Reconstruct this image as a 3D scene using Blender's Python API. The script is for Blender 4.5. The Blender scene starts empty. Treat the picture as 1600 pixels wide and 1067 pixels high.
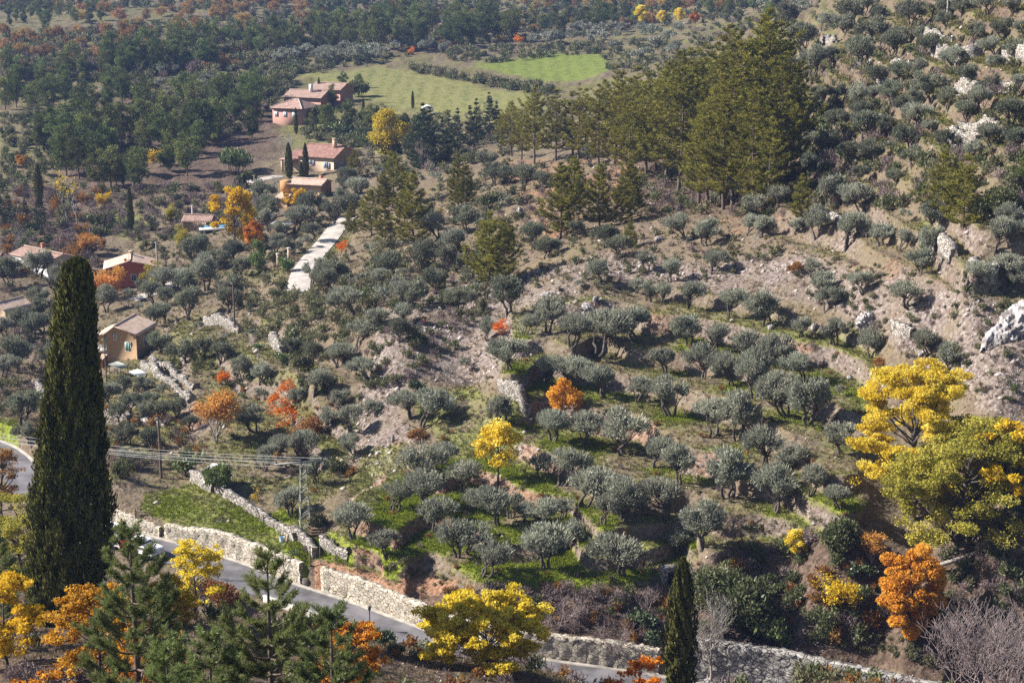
import bpy, math, random
import numpy as np
from mathutils import Vector

# ---------------------------------------------------------------- camera, sky, sun, exposure
SC = bpy.context.scene
F = 2700.0                       # focal length in pixels of a 1600 px wide frame
PITCH = math.radians(14.0)
SP, CP = math.sin(PITCH), math.cos(PITCH)
cam_d = bpy.data.cameras.new("camera")
cam_d.sensor_width = 36.0
cam_d.lens = 36.0 * F / 1600.0
cam_d.clip_start = 0.5
cam_d.clip_end = 6000.0
CAM = bpy.data.objects.new("camera", cam_d)
SC.collection.objects.link(CAM)
CAM.location = (0, 0, 0)
CAM.rotation_euler = (math.pi / 2 - PITCH, 0, 0)
SC.camera = CAM

SUN_EL = math.radians(35.0)
SUN_AZ_X, SUN_AZ_Y = -math.cos(math.radians(6)), math.sin(math.radians(6))   # towards the sun, on the ground plan
world = bpy.data.worlds.new("World")
SC.world = world
world.use_nodes = True
wn = world.node_tree.nodes
wl = world.node_tree.links
wn.clear()
sky = wn.new("ShaderNodeTexSky")
sky.sky_type = 'NISHITA'
sky.sun_disc = False
sky.sun_elevation = SUN_EL
sky.sun_rotation = math.atan2(SUN_AZ_X, SUN_AZ_Y)
sky.altitude = 500
bgn = wn.new("ShaderNodeBackground")
bgn.inputs["Strength"].default_value = 0.06
wo = wn.new("ShaderNodeOutputWorld")
wl.new(sky.outputs[0], bgn.inputs[0])
wl.new(bgn.outputs[0], wo.inputs[0])
sun_d = bpy.data.lights.new("sun", 'SUN')
sun_d.energy = 5.0
sun_d.angle = math.radians(0.5)
sun_d.color = (1.0, 0.95, 0.87)
SUN = bpy.data.objects.new("sun", sun_d)
SC.collection.objects.link(SUN)
sv = Vector((SUN_AZ_X * math.cos(SUN_EL), SUN_AZ_Y * math.cos(SUN_EL), math.sin(SUN_EL)))
SUN.rotation_euler = sv.to_track_quat('Z', 'Y').to_euler()
SUN.location = (-60, 120, 80)
SC.view_settings.view_transform = 'Standard'
SC.view_settings.look = 'None'
SC.view_settings.gamma = 1.0
SC.view_settings.exposure = 1.0
SC.view_settings.use_curve_mapping = False
SC.render.engine = 'CYCLES'
SC.render.filter_size = 1.2
cy = SC.cycles
cy.max_bounces = 5
cy.diffuse_bounces = 2
cy.glossy_bounces = 1
cy.transmission_bounces = 2
cy.transparent_max_bounces = 4
cy.volume_bounces = 0
cy.use_denoising = False
cy.use_adaptive_sampling = True
cy.caustics_reflective = False
cy.caustics_refractive = False

# ---------------------------------------------------------------- small helpers
RNG = np.random.default_rng(7)
random.seed(7)
COL = SC.collection


def ray(u, v):
    """Photo pixel -> (X/Y, Z/Y) of its line of sight, used to lay the survey points out."""
    dx = (np.asarray(u, float) - 800.0) / F
    dy = (533.5 - np.asarray(v, float)) / F
    Y = CP + dy * SP
    return dx / Y, (-SP + dy * CP) / Y


def project(X, Y, Z):
    d = Y * CP - Z * SP
    up = Y * SP + Z * CP
    return 800.0 + F * X / d, 533.5 - F * up / d


def _hash(ix, iy, seed):
    n = (ix * 374761393 + iy * 668265263 + seed * 974711) & 0x7fffffff
    n = ((n ^ (n >> 13)) * 1274126177) & 0x7fffffff
    return ((n ^ (n >> 16)) & 0xffff) / 65535.0


def vnoise(x, y, seed=0):
    ix = np.floor(x).astype(np.int64); iy = np.floor(y).astype(np.int64)
    fx = x - ix; fy = y - iy
    fx = fx * fx * (3 - 2 * fx); fy = fy * fy * (3 - 2 * fy)
    a = _hash(ix, iy, seed); b = _hash(ix + 1, iy, seed)
    c = _hash(ix, iy + 1, seed); d = _hash(ix + 1, iy + 1, seed)
    return (a * (1 - fx) + b * fx) * (1 - fy) + (c * (1 - fx) + d * fx) * fy - 0.5


def fbm(x, y, oct=4, seed=0):
    s = 0; a = 1.0; f = 1.0
    for i in range(oct):
        s = s + a * vnoise(x * f + 13.7 * i, y * f - 7.1 * i, seed + i)
        a *= 0.5; f *= 2.03
    return s


def sstep(a, b, x):
    t = np.clip((x - a) / (b - a), 0, 1)
    return t * t * (3 - 2 * t)


def poly_sd(px, py, pts):
    """signed distance (positive inside) to a polygon"""
    pts = np.asarray(pts, float)
    n = len(pts)
    dmin = np.full(px.shape, 1e9)
    inside = np.zeros(px.shape, bool)
    for i in range(n):
        x0, y0 = pts[i]; x1, y1 = pts[(i + 1) % n]
        ex, ey = x1 - x0, y1 - y0
        t = np.clip(((px - x0) * ex + (py - y0) * ey) / (ex * ex + ey * ey + 1e-9), 0, 1)
        dmin = np.minimum(dmin, np.hypot(px - x0 - t * ex, py - y0 - t * ey))
        c = ((y0 > py) != (y1 > py)) & (px < (x1 - x0) * (py - y0) / (y1 - y0 + 1e-12) + x0)
        inside ^= c
    return np.where(inside, dmin, -dmin)


def rows(txt):
    return [tuple(float(k) for k in r.split()) for r in txt.split(';') if r.strip()]


# ---------------------------------------------------------------- olive rows (photo px: u, v of the trunk foot, crown width)
OLIVES = {
 'oa': ("along the highest orchard terrace", -44.0, "992 459 28;1017 472 30;1037 476 32;1077 483 40;1140 496 46;1190 509 62;1251 527 36;1306 538 46;1361 560 40"),
 'ob': ("along the second orchard terrace down", -46.0, "817 523 32;854 520 48;893 540 50;997 533 58;1070 540 55;1120 550 40;1167 563 50;1217 572 50;1254 592 46;1311 618 22"),
 'oc': ("along the third orchard terrace down", -47.6, "795 580 60;928 558 72;1038 582 42;1095 592 52;1137 604 54;1179 623 60;1229 647 60;1265 665 72;1313 710 52"),
 'od': ("along the fourth orchard terrace down", -49.4, "853 601 47;882 604 52;940 623 55;998 628 42;1047 652 64;1106 683 64;1150 690 66;1190 728 60;1237 743 48;1268 775 44;1310 795 44"),
 'oe': ("along the fifth orchard terrace down", -51.6, "788 667 48;862 690 54;913 698 54;973 708 76;1021 730 52;1060 757 56;1132 780 80;1208 800 66"),
 'of': ("along the sixth orchard terrace down", -53.4, "688 727 42;838 750 44;872 760 56;913 790 68;973 813 64;945 822 46;1042 810 66;1100 853 72"),
 'og': ("at the back of the bright green grove", -54.7, "652 762 76;720 768 60;612 800 48;673 792 72;728 798 44;776 820 62;797 810 40;815 815 40;852 827 56;880 810 36"),
 'oh': ("at the front of the bright green grove", -56.1, "553 845 62;676 832 60;604 870 48;715 870 62;735 862 62;882 862 54;1060 868 54;755 900 58;857 893 80;970 898 84"),
 'oi': ("on the stony bank over the orchard", None, "1010 424 34;1048 440 34;934 440 36;906 452 20;1113 428 36;1268 432 28;1283 462 40;1290 490 40;1350 459 34;1421 480 44;1440 430 44;1510 448 46;1567 453 52;1600 455 30;1449 555 44;1482 580 40"),
 'oj': ("around the flat grass plot", None, "660 673 62;640 655 50;572 652 30;590 640 16;548 675 40;558 712 32;578 597 46;730 577 26;763 530 34"),
 'ok': ("on the gullied slope under the young pines", None, "628 480 40;643 482 42;682 460 40;717 488 42;747 460 24;795 490 54;668 422 48;606 440 44;562 447 26;554 492 48;580 515 42;625 508 34;625 535 34;560 545 50;545 568 40;590 450 30;695 425 36;763 400 30"),
 'ol': ("in the grove beside the tan house", None, "295 501 42;311 517 20;291 566 44;315 562 36;345 570 38;354 532 16;393 533 24;418 541 18;456 555 32;490 567 30;527 575 36;240 510 34;258 505 30;218 552 40;250 553 36;173 565 34;147 497 24"),
 'om': ("in the grove under the pale driveway", None, "280 452 40;300 462 44;322 455 44;347 475 44;355 490 38;495 447 48;515 450 44;512 462 40;528 486 32;303 420 46;337 425 42;360 412 36;374 430 32;168 488 36;202 470 26;222 455 26;238 475 36;250 455 40;260 478 30;217 487 18"),
 'on': ("beside the upper driveway", None, "430 395 30;458 398 28;477 387 26;489 378 30;462 365 44;490 350 44;521 350 44;418 340 34;428 350 36;420 362 30;410 318 34;440 375 30;555 315 40;541 305 28;543 325 30;548 340 36;542 292 32;593 280 26"),
 'oo': ("in the scrubby ground behind the cypress", None, "63 435 50;15 448 40;80 450 34;63 480 36;70 495 30;66 520 36;28 520 34;50 530 34;10 535 34;25 582 54;70 580 40;12 590 36;35 665 50;45 690 36;90 600 34"),
 'op': ("on the low terraces below the tan house", None, "173 638 38;190 620 30;212 615 30;232 608 22;255 617 24;203 645 34;238 635 28;257 655 30;165 690 24;197 695 36;235 705 34;200 735 36;300 673 26;276 655 30;225 660 28;185 660 28"),
 'oq': ("on the terraces around the orange maples", None, "380 594 32;405 600 32;492 617 42;403 625 26;402 675 46;462 642 30;514 672 32;440 717 42;470 722 48;495 754 40;414 735 36;458 808 46;530 640 34"),
 'or': ("on the wall-edged top terrace over the bank", None, "1215 325 34;1300 322 48;1348 340 48;1243 365 28;1275 372 40;1323 388 52;1374 385 40;1405 392 32;1457 403 44;1460 362 50;1555 394 50;1575 360 40;1600 375 30;1415 345 24;1115 325 36;1160 318 46;1178 342 40;1070 375 40;1105 385 44;1165 370 40;1190 370 36"),
 'os': ("among the pine trunks on the knoll", None, "818 298 40;845 295 30;898 372 28;943 388 36;968 400 36;850 405 40;832 390 40;680 285 24;763 265 34;775 290 40;792 290 36;730 365 42;713 400 40;690 372 40;920 258 30"),
 'ot': ("on the lower white-walled hillside terraces", None, "1303 208 44;1345 198 44;1348 220 50;1390 212 40;1432 200 48;1412 185 36;1460 212 30;1548 230 44;1585 235 44;1420 238 48;1265 230 30;1290 250 44;1330 255 36;1360 262 44;1390 238 24;1228 262 40;1425 262 36;1480 240 36;1515 250 34;1270 275 36;1345 285 34;1400 290 30"),
 'ou': ("on the middle white-walled hillside terraces", None, "1372 138 40;1408 132 36;1432 125 36;1507 140 40;1557 145 30;1588 142 30;1395 165 40;1340 170 40;1310 160 30;1455 160 50;1482 172 36;1532 180 44;1512 192 40;1580 198 54;1360 160 30;1430 175 34;1280 165 34;1480 150 32;1535 158 30"),
 'ov': ("on the top white-walled hillside terraces", None, "1228 45 40;1282 52 30;1330 45 50;1320 58 40;1252 90 60;1270 122 50;1240 122 40;1298 100 30;1340 105 50;1365 68 50;1420 45 50;1460 30 40;1395 95 50;1375 40 30;1522 65 30;1562 65 40;1595 60 30;1555 92 36;1582 98 36;1500 112 44;1448 92 40;1547 112 28;1400 70 36;1480 45 32;1350 25 36;1500 30 34;1540 25 36;1580 25 34;1440 70 34"),
}

# ---------------------------------------------------------------- terrain: survey points (px u, v, height) -> thin plate surface
CTRL = rows("""0 0 -46;200 0 -44;400 0 -44;600 0 -46;800 0 -46;1000 0 -42;1150 0 -36;0 60 -50;200 60 -49;400 60 -48;600 60 -48.5;800 50 -47;1000 50 -44;1150 50 -40;
0 120 -54;200 120 -53;400 100 -51;650 100 -50;860 100 -48.5;1000 100 -45.5;650 150 -52;800 165 -50;500 130 -52;0 200 -58;200 200 -57;350 200 -56.5;460 200 -56;
0 300 -61;200 300 -60.5;350 300 -59;500 280 -57.5;620 260 -54.5;750 240 -51.5;850 260 -47.5;0 400 -64;200 400 -63.5;350 400 -61;450 430 -57;520 370 -56;620 380 -52.5;720 330 -50;768 447 -48;
880 370 -44.5;950 360 -43;1100 330 -40;1200 330 -37;1000 250 -43;1100 200 -41;1200 200 -37;1240 240 -35.5;1300 370 -37;1243 427 -40;1113 428 -41.5;1010 424 -42.5;934 440 -43.5;
1348 340 -35.2;1250 345 -36.5;1470 340 -32;1457 403 -35;1555 394 -32.5;1510 448 -34.8;1421 480 -38.2;1350 459 -39.3;1449 555 -41.5;1550 520 -38.2;1560 600 -41;1482 580 -42;1590 700 -45;1400 790 -50;
1300 260 -32;1300 180 -29;1300 100 -26;1300 40 -24;1300 0 -21.5;1450 260 -28.5;1450 180 -25;1450 100 -21.5;1450 40 -18.5;1450 0 -16;1590 280 -27;1590 180 -22;1590 100 -18.5;1590 30 -14.5;1590 0 -12.5;
1150 120 -38;1050 130 -43;300 500 -59.5;190 560 -61.5;60 540 -64;30 600 -63;300 570 -58.5;440 560 -55;520 570 -52.5;540 500 -51.5;640 480 -48.5;640 540 -48.5;660 610 -51.6;740 600 -51;700 640 -52;
600 660 -54;640 720 -54.5;560 710 -56.5;450 620 -57;450 680 -58;340 680 -58.5;250 640 -59.5;200 700 -59.5;100 640 -61.5;20 650 -61.5;250 740 -58;400 740 -57.5;500 750 -57;
340 810 -57.3;260 780 -57.5;440 870 -57.3;458 808 -56.8;620 890 -56.6;600 925 -58.0;750 920 -57;900 930 -57;1040 910 -56.8;1060 945 -58;950 990 -59;1160 920 -56;1250 900 -55;1250 985 -57;1430 995 -55.5;1560 980 -53.5;1560 900 -51;1450 880 -52.5""")
GROUND_XY = rows("""-500 1500 25;-150 1500 25;150 1500 22;500 1500 30;-15 60 -32;0 60 -34;15 60 -35;-26 100 -43;0 100 -46;12 100 -49;35 100 -50;0 25 -16;-12 25 -15;12 25 -17;0 13 -9;
0 85 -42.5;3 115 -54;-35 130 -53;-18 120 -52;25 112 -54;-50 130 -52;-60 160 -57;-8 128 -57.5;60 100 -46""")

# the road: centre line through photo pixels, falling gently to the right
ROAD_PX = rows("-160 640 -58.3;-40 690 -58.6;10 715 -58.8;60 772 -59.0;120 812 -59.3;190 842 -59.5;260 862 -59.7;350 890 -60;430 922 -60.2;520 952 -60.4;600 982 -60.6;680 1012 -60.8;760 1034 -61;860 1050 -61.2;1000 1070 -61.5;1150 1100 -61.8;1330 1140 -62.2;1560 1190 -62.8;1750 1230 -63.2")
_s, _t = ray([r[0] for r in ROAD_PX], [r[1] for r in ROAD_PX])
_z = np.array([r[2] for r in ROAD_PX])
_y = _z / _t


def smooth_line(P, n):
    """Catmull-Rom through the rows of P, n samples per span"""
    P = np.asarray(P, float)
    Q = np.vstack([2 * P[0] - P[1], P, 2 * P[-1] - P[-2]])
    out = []
    for i in range(1, len(Q) - 2):
        p0, p1, p2, p3 = Q[i - 1], Q[i], Q[i + 1], Q[i + 2]
        for k in range(n):
            t = k / n
            out.append(0.5 * ((2 * p1) + (-p0 + p2) * t + (2 * p0 - 5 * p1 + 4 * p2 - p3) * t * t + (-p0 + 3 * p1 - 3 * p2 + p3) * t ** 3))
    out.append(P[-1])
    return np.array(out)


ROAD = smooth_line(np.c_[_s * _y, _y, _z], 8)
ROAD_HALF = 2.1


def road_dist(X, Y):
    """signed distance to the road centre (positive = hill side), its height and its parameter"""
    best = np.full(X.shape, 1e9); sgn = np.zeros(X.shape); zz = np.zeros(X.shape); par = np.zeros(X.shape)
    for i in range(len(ROAD) - 1):
        a, b = ROAD[i], ROAD[i + 1]
        e = b[:2] - a[:2]
        L2 = e @ e
        t = np.clip(((X - a[0]) * e[0] + (Y - a[1]) * e[1]) / L2, 0, 1)
        dx = X - a[0] - t * e[0]; dy = Y - a[1] - t * e[1]
        d = np.hypot(dx, dy)
        m = d < best
        best = np.where(m, d, best)
        sgn = np.where(m, np.sign(e[0] * dy - e[1] * dx), sgn)
        zz = np.where(m, a[2] + t * (b[2] - a[2]), zz)
        par = np.where(m, i + t, par)
    return best * np.where(sgn == 0, 1, sgn), zz, par


def tps_pts():
    u, v, z = [], [], []
    for r in CTRL:
        u.append(r[0]); v.append(r[1]); z.append(r[2])
    for k, (ph, zz, txt) in OLIVES.items():
        if zz is None:
            continue
        for i, r in enumerate(rows(txt)):
            u.append(r[0]); v.append(r[1]); z.append(zz)
    s, t = ray(u, v)
    z = np.array(z)
    Y = z / t
    X = s * Y
    for r in GROUND_XY:
        X = np.append(X, r[0]); Y = np.append(Y, r[1]); z = np.append(z, r[2])
    # the road bed, and the hill side just above the roadside wall
    for i in range(0, len(ROAD), 5):
        j = min(i + 1, len(ROAD) - 1)
        e = ROAD[j, :2] - ROAD[j - 1, :2]
        nrm = np.array([-e[1], e[0]]) / np.hypot(*e)
        if nrm[1] < 0: nrm = -nrm
        for off, dz in ((-2.5, -0.1), (3.4, 1.9 if i < 112 else 3.0)):
            p = ROAD[i, :2] + nrm * off
            X = np.append(X, p[0]); Y = np.append(Y, p[1]); z = np.append(z, ROAD[i, 2] + dz)
    return X, Y, z


def warp(X, Y):
    Y = np.maximum(Y, 5.0)
    return np.clip(X / Y, -0.75, 0.75) * 2.5, np.log(Y)


_X, _Y, _Z = tps_pts()
_a, _b = warp(_X, _Y)
_n = len(_a)
_r2 = (_a[:, None] - _a[None]) ** 2 + (_b[:, None] - _b[None]) ** 2
_K = np.where(_r2 > 0, _r2 * np.log(np.maximum(_r2, 1e-12)), 0)
_P = np.c_[np.ones(_n), _a, _b]
_A = np.zeros((_n + 3, _n + 3))
_A[:_n, :_n] = _K + np.eye(_n) * 2e-4
_A[:_n, _n:] = _P
_A[_n:, :_n] = _P.T
_W = np.linalg.solve(_A, np.r_[_Z, 0, 0, 0])


def base_h(X, Y):
    a, b = warp(X, Y)
    out = np.empty(a.size)
    af, bf = a.ravel(), b.ravel()
    for i in range(0, af.size, 40000):
        aa, bb = af[i:i + 40000], bf[i:i + 40000]
        r2 = (aa[:, None] - _a[None]) ** 2 + (bb[:, None] - _b[None]) ** 2
        k = r2 * np.log(np.maximum(r2, 1e-12))
        out[i:i + 40000] = k @ _W[:_n] + _W[_n] + _W[_n + 1] * aa + _W[_n + 2] * bb
    return out.reshape(a.shape)


NS = 760
S_AX = np.linspace(-0.47, 0.47, NS)
R_AX = np.r_[np.geomspace(12.0, 85.0, 240)[:-1], np.geomspace(85.0, 320.0, 1300)[:-1], np.geomspace(320.0, 1500.0, 420)]
NR = len(R_AX)
R_IX = np.arange(NR)
# thin plate on a coarse lattice, then refined by linear interpolation (the surface is smooth)
cs = np.linspace(-0.47, 0.47, 250)
cr = np.geomspace(12.0, 1500.0, 330)
GS, GR = np.meshgrid(cs, cr)
Hc = base_h(GS * GR, GR)


def bilin(grid, fs, fr):
    i = np.clip(np.floor(fs).astype(int), 0, grid.shape[1] - 2); j = np.clip(np.floor(fr).astype(int), 0, grid.shape[0] - 2)
    a = fs - i; b = fr - j
    return (grid[j, i] * (1 - a) + grid[j, i + 1] * a) * (1 - b) + (grid[j + 1, i] * (1 - a) + grid[j + 1, i + 1] * a) * b


SG, RG = np.meshgrid(S_AX, R_AX)
XG, YG = SG * RG, RG
HB = bilin(Hc, (SG + 0.47) / 0.94 * 249, np.log(RG / 12.0) / math.log(125.0) * 329)
UG, VG = project(XG, YG, HB)
_wob = 9 * fbm(XG / 4.0, YG / 4.0, 3, 50)


def pmask(pts, feather):
    return sstep(-feather, feather, poly_sd(UG, VG, pts) + _wob * feather / 10.0)


ORCHARD = [(790, 490), (985, 440), (1100, 455), (1380, 540), (1400, 650), (1335, 720), (1345, 815), (1150, 880), (1020, 915), (545, 890), (520, 850), (560, 740), (640, 735), (700, 690), (830, 690), (780, 600)]
m_orch = pmask(ORCHARD, 14)
m_up = pmask([(1235, -60), (1700, -60), (1700, 300), (1560, 275), (1380, 300), (1225, 290)], 25)
m_mid = pmask([(1225, 295), (1330, 330), (1600, 330), (1620, 470), (1400, 425), (1290, 405), (1200, 380)], 12)
m_left = pmask([(150, 590), (300, 480), (470, 500), (560, 600), (545, 740), (480, 800), (330, 760), (170, 760)], 18)


def terrace(H, lv, mask, flat=0.06, w=0.125):
    """step the surface between the heights lv (sorted low to high): treads at lv, risers between"""
    k = np.arange(len(lv))
    L = np.interp(H + 0.25 * fbm(XG / 7, YG / 7, 2, 5), lv, k)
    fl = np.floor(L + 0.5); fr = L - fl
    ris = np.where(fr > 0, sstep(0.5 - w, 0.5, fr) * 0.5, -sstep(0.5 - w, 0.5, -fr) * 0.5)
    Lq = fl + fr * flat + ris * (1 - flat)
    Z = np.interp(Lq, k, lv)
    steep = sstep(0.5 - w * 1.35, 0.5 - w * 0.5, np.abs(fr))
    inside = (H > lv[0] - 0.5) & (H < lv[-1] + 0.5)
    m = mask * inside
    return H + (Z - H) * m, steep * m


HT = HB.copy()
lv_or = np.array([-58.0, -56.1, -54.7, -53.4, -51.6, -49.4, -47.6, -46.0, -44.0, -42.4])
HT, st1 = terrace(HT, lv_or, m_orch)
HT, st2 = terrace(HT, np.arange(-40, 0, 1.9), m_up, 0.15, 0.12)
HT, st3 = terrace(HT, np.arange(-41.0, -28, 2.6), m_mid, 0.12, 0.14)
HT, st4 = terrace(HT, np.arange(-63.9, -48, 1.45), m_left * (1 - pmask([(425, 480), (450, 405), (505, 355), (575, 330), (560, 365), (520, 410), (500, 475)], 10)), 0.15, 0.14)
RISER = np.clip(st1 + st2 + st3 + st4, 0, 1)
UPRISE = st2

LAWN = [(226, 772), (322, 752), (352, 775), (490, 868), (478, 890), (400, 876), (300, 828), (222, 802)]
PLOT = [(640, 622), (735, 602), (800, 625), (835, 665), (800, 700), (740, 712), (690, 690), (655, 655)]
FIELD_PALE = [(470, 117), (600, 103), (690, 122), (760, 137), (842, 152), (800, 178), (720, 186), (640, 172), (560, 152), (530, 134)]
FIELD_GREEN = [(745, 103), (800, 93), (862, 83), (948, 86), (952, 112), (905, 127), (850, 128), (790, 116)]
m_lawn = pmask(LAWN, 5); m_plot = pmask(PLOT, 8)
m_fp = pmask(FIELD_PALE, 4); m_fg = pmask(FIELD_GREEN, 4)
flat_m = np.clip(m_lawn + 0.6 * m_plot + m_fp + m_fg, 0, 1)
DR, ZR, PR = road_dist(XG, YG)
rough = 1.0 - 0.85 * flat_m
rough *= sstep(2.6, 6.0, np.abs(DR))
rough *= 1 - .92 * pmask([(425, 480), (450, 405), (505, 355), (535, 325), (575, 330), (560, 365), (520, 410), (500, 475)], 10)
amp = np.clip(YG / 170.0, 0.6, 2.5)
HT = HT + rough * amp * (0.55 * fbm(XG / 9, YG / 9, 4, 21) + 0.22 * fbm(XG / 1.6, YG / 1.6, 3, 33))
# gullied scree: channels running down the slope
m_gully = pmask([(560, 590), (620, 470), (760, 430), (960, 395), (1100, 410), (1240, 395), (1420, 430), (1600, 480), (1600, 690), (1470, 600), (1340, 500), (1150, 460), (1000, 440), (900, 500), (770, 600), (640, 600), (600, 720), (540, 720)], 14)
g = fbm((XG * 0.89 - YG * 0.45) / 11, (XG * 0.45 + YG * 0.89) / 4.0, 3, 71)
HT = HT + m_gully * 0.9 * np.abs(g) * 1.3 - 0.3 * m_gully
# far ground rolls
HT = HT + sstep(420, 800, YG) * 3.0 * fbm(XG / 60, YG / 60, 3, 91)
# the ditch of red earth cut above the road wall
RED = [(492, 878), (560, 884), (640, 892), (712, 905), (706, 952), (650, 945), (585, 930), (520, 915), (490, 905)]
m_red = pmask(RED, 6)
HT = HT + m_red * 0.5 * fbm(XG / 1.4, YG / 1.4, 3, 15)
# road bed and the cut behind the wall
inner = 1 - sstep(ROAD_HALF + 0.35, ROAD_HALF + 0.75, np.abs(DR))
HT = np.where(np.abs(DR) < ROAD_HALF + 6, HT * (1 - inner) + (ZR - 0.06) * inner, HT)
low = (DR < 0) & (DR > -7)
HT = np.where(low, np.minimum(HT, ZR - 0.05 - np.clip(-DR - ROAD_HALF, 0, 9) * 0.25 * (1 - inner)), HT)
WALL_TOP = 2.15
_d = DR - ROAD_HALF
hi = (_d > 0) & (_d < 12)
HT = np.where(hi, np.minimum(HT, ZR + WALL_TOP + 0.35 * np.minimum(_d, 1.9) + 1.25 * np.maximum(_d - 1.9, 0) + sstep(105, 115, PR) * 1.6), HT)
HG = HT


def ground(x, y):
    """height of the finished ground at a plan position"""
    x = np.asarray(x, float); y = np.asarray(y, float)
    return bilin(HG, (x / y + 0.47) / 0.94 * (NS - 1), np.interp(y, R_AX, R_IX))


def spot(u, v, y_min=30.0):
    """the ground point seen at photo pixel u, v"""
    s, t = ray(u, v)
    fs = (s + 0.47) / 0.94 * (NS - 1)
    i = int(np.clip(math.floor(fs), 0, NS - 2)); a = fs - i
    col = HG[:, i] * (1 - a) + HG[:, i + 1] * a
    d = col - t * R_AX
    j0 = int(np.searchsorted(R_AX, y_min))
    k = np.nonzero(d[j0:] >= 0)[0]
    if len(k) == 0:
        j = NR - 1
        return s * R_AX[j], R_AX[j], col[j]
    j = j0 + int(k[0])
    if j > 0 and d[j - 1] < 0:
        f = -d[j - 1] / (d[j] - d[j - 1])
        y = R_AX[j - 1] + f * (R_AX[j] - R_AX[j - 1])
    else:
        y = R_AX[j]
    return s * y, y, float(ground(s * y, y))

# ---------------------------------------------------------------- materials
def new_mat(name):
    m = bpy.data.materials.new(name)
    m.use_nodes = True
    nt = m.node_tree
    nt.nodes.clear()
    out = nt.nodes.new("ShaderNodeOutputMaterial")
    return m, nt.nodes, nt.links, out


def leaf_mat(name, cols, transl=0.28, var=0.25, gloss=0.0, vary_hue=0.015):
    """leaf colours spread over the leaves by the mesh attribute tint, and shifted a little from tree to tree"""
    m, n, l, out = new_mat(name)
    at = n.new("ShaderNodeAttribute"); at.attribute_name = "tint"
    rp = n.new("ShaderNodeValToRGB")
    el = rp.color_ramp.elements
    while len(el) < len(cols): el.new(0.5)
    for i, c in enumerate(cols):
        el[i].position = i / max(1, len(cols) - 1)
        el[i].color = (*c, 1)
    oi = n.new("ShaderNodeObjectInfo")
    hs = n.new("ShaderNodeHueSaturation")
    mr = n.new("ShaderNodeMapRange"); mr.inputs[3].default_value = 1 - var; mr.inputs[4].default_value = 1 + var
    mh = n.new("ShaderNodeMapRange"); mh.inputs[3].default_value = 0.5 - vary_hue; mh.inputs[4].default_value = 0.5 + vary_hue
    mu = n.new("ShaderNodeMath"); mu.operation = 'MULTIPLY'; mu.inputs[1].default_value = 7.31
    fr = n.new("ShaderNodeMath"); fr.operation = 'FRACT'
    l.new(at.outputs["Fac"], rp.inputs[0]); l.new(rp.outputs[0], hs.inputs["Color"])
    l.new(oi.outputs["Random"], mr.inputs[0]); l.new(mr.outputs[0], hs.inputs["Value"])
    l.new(oi.outputs["Random"], mu.inputs[0]); l.new(mu.outputs[0], fr.inputs[0]); l.new(fr.outputs[0], mh.inputs[0]); l.new(mh.outputs[0], hs.inputs["Hue"])
    df = n.new("ShaderNodeBsdfDiffuse"); tr = n.new("ShaderNodeBsdfTranslucent"); mx = n.new("ShaderNodeMixShader")
    mx.inputs[0].default_value = transl
    l.new(hs.outputs[0], df.inputs[0]); l.new(hs.outputs[0], tr.inputs[0])
    l.new(df.outputs[0], mx.inputs[1]); l.new(tr.outputs[0], mx.inputs[2])
    last = mx
    if gloss:
        gl = n.new("ShaderNodeBsdfGlossy"); gl.inputs["Roughness"].default_value = 0.45
        m2 = n.new("ShaderNodeMixShader"); m2.inputs[0].default_value = gloss
        l.new(mx.outputs[0], m2.inputs[1]); l.new(gl.outputs[0], m2.inputs[2])
        last = m2
    l.new(last.outputs[0], out.inputs[0])
    return m


def plain_mat(name, col, rough=0.8, noise=0.25, scale=3.0, bump=0.0, metal=0.0, col2=None, detail=6):
    m, n, l, out = new_mat(name)
    b = n.new("ShaderNodeBsdfPrincipled")
    b.inputs["Roughness"].default_value = rough
    b.inputs["Metallic"].default_value = metal
    tc = n.new("ShaderNodeTexCoord")
    nz = n.new("ShaderNodeTexNoise"); nz.inputs["Scale"].default_value = scale; nz.inputs["Detail"].default_value = detail
    l.new(tc.outputs["Object"], nz.inputs["Vector"])
    mx = n.new("ShaderNodeMix"); mx.data_type = 'RGBA'
    c2 = col2 or tuple(k * (1 - noise) for k in col)
    mx.inputs[6].default_value = (*tuple(min(1, k * (1 + noise * .5)) for k in col), 1)
    mx.inputs[7].default_value = (*c2, 1)
    rm = n.new("ShaderNodeMapRange"); rm.inputs[1].default_value = 0.35; rm.inputs[2].default_value = 0.65
    l.new(nz.outputs["Fac"], rm.inputs[0]); l.new(rm.outputs[0], mx.inputs[0]); l.new(mx.outputs[2], b.inputs["Base Color"])
    if bump:
        bp = n.new("ShaderNodeBump"); bp.inputs["Strength"].default_value = bump; bp.inputs["Distance"].default_value = 0.05
        l.new(nz.outputs["Fac"], bp.inputs["Height"]); l.new(bp.outputs[0], b.inputs["Normal"])
    l.new(b.outputs[0], out.inputs[0])
    return m


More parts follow.
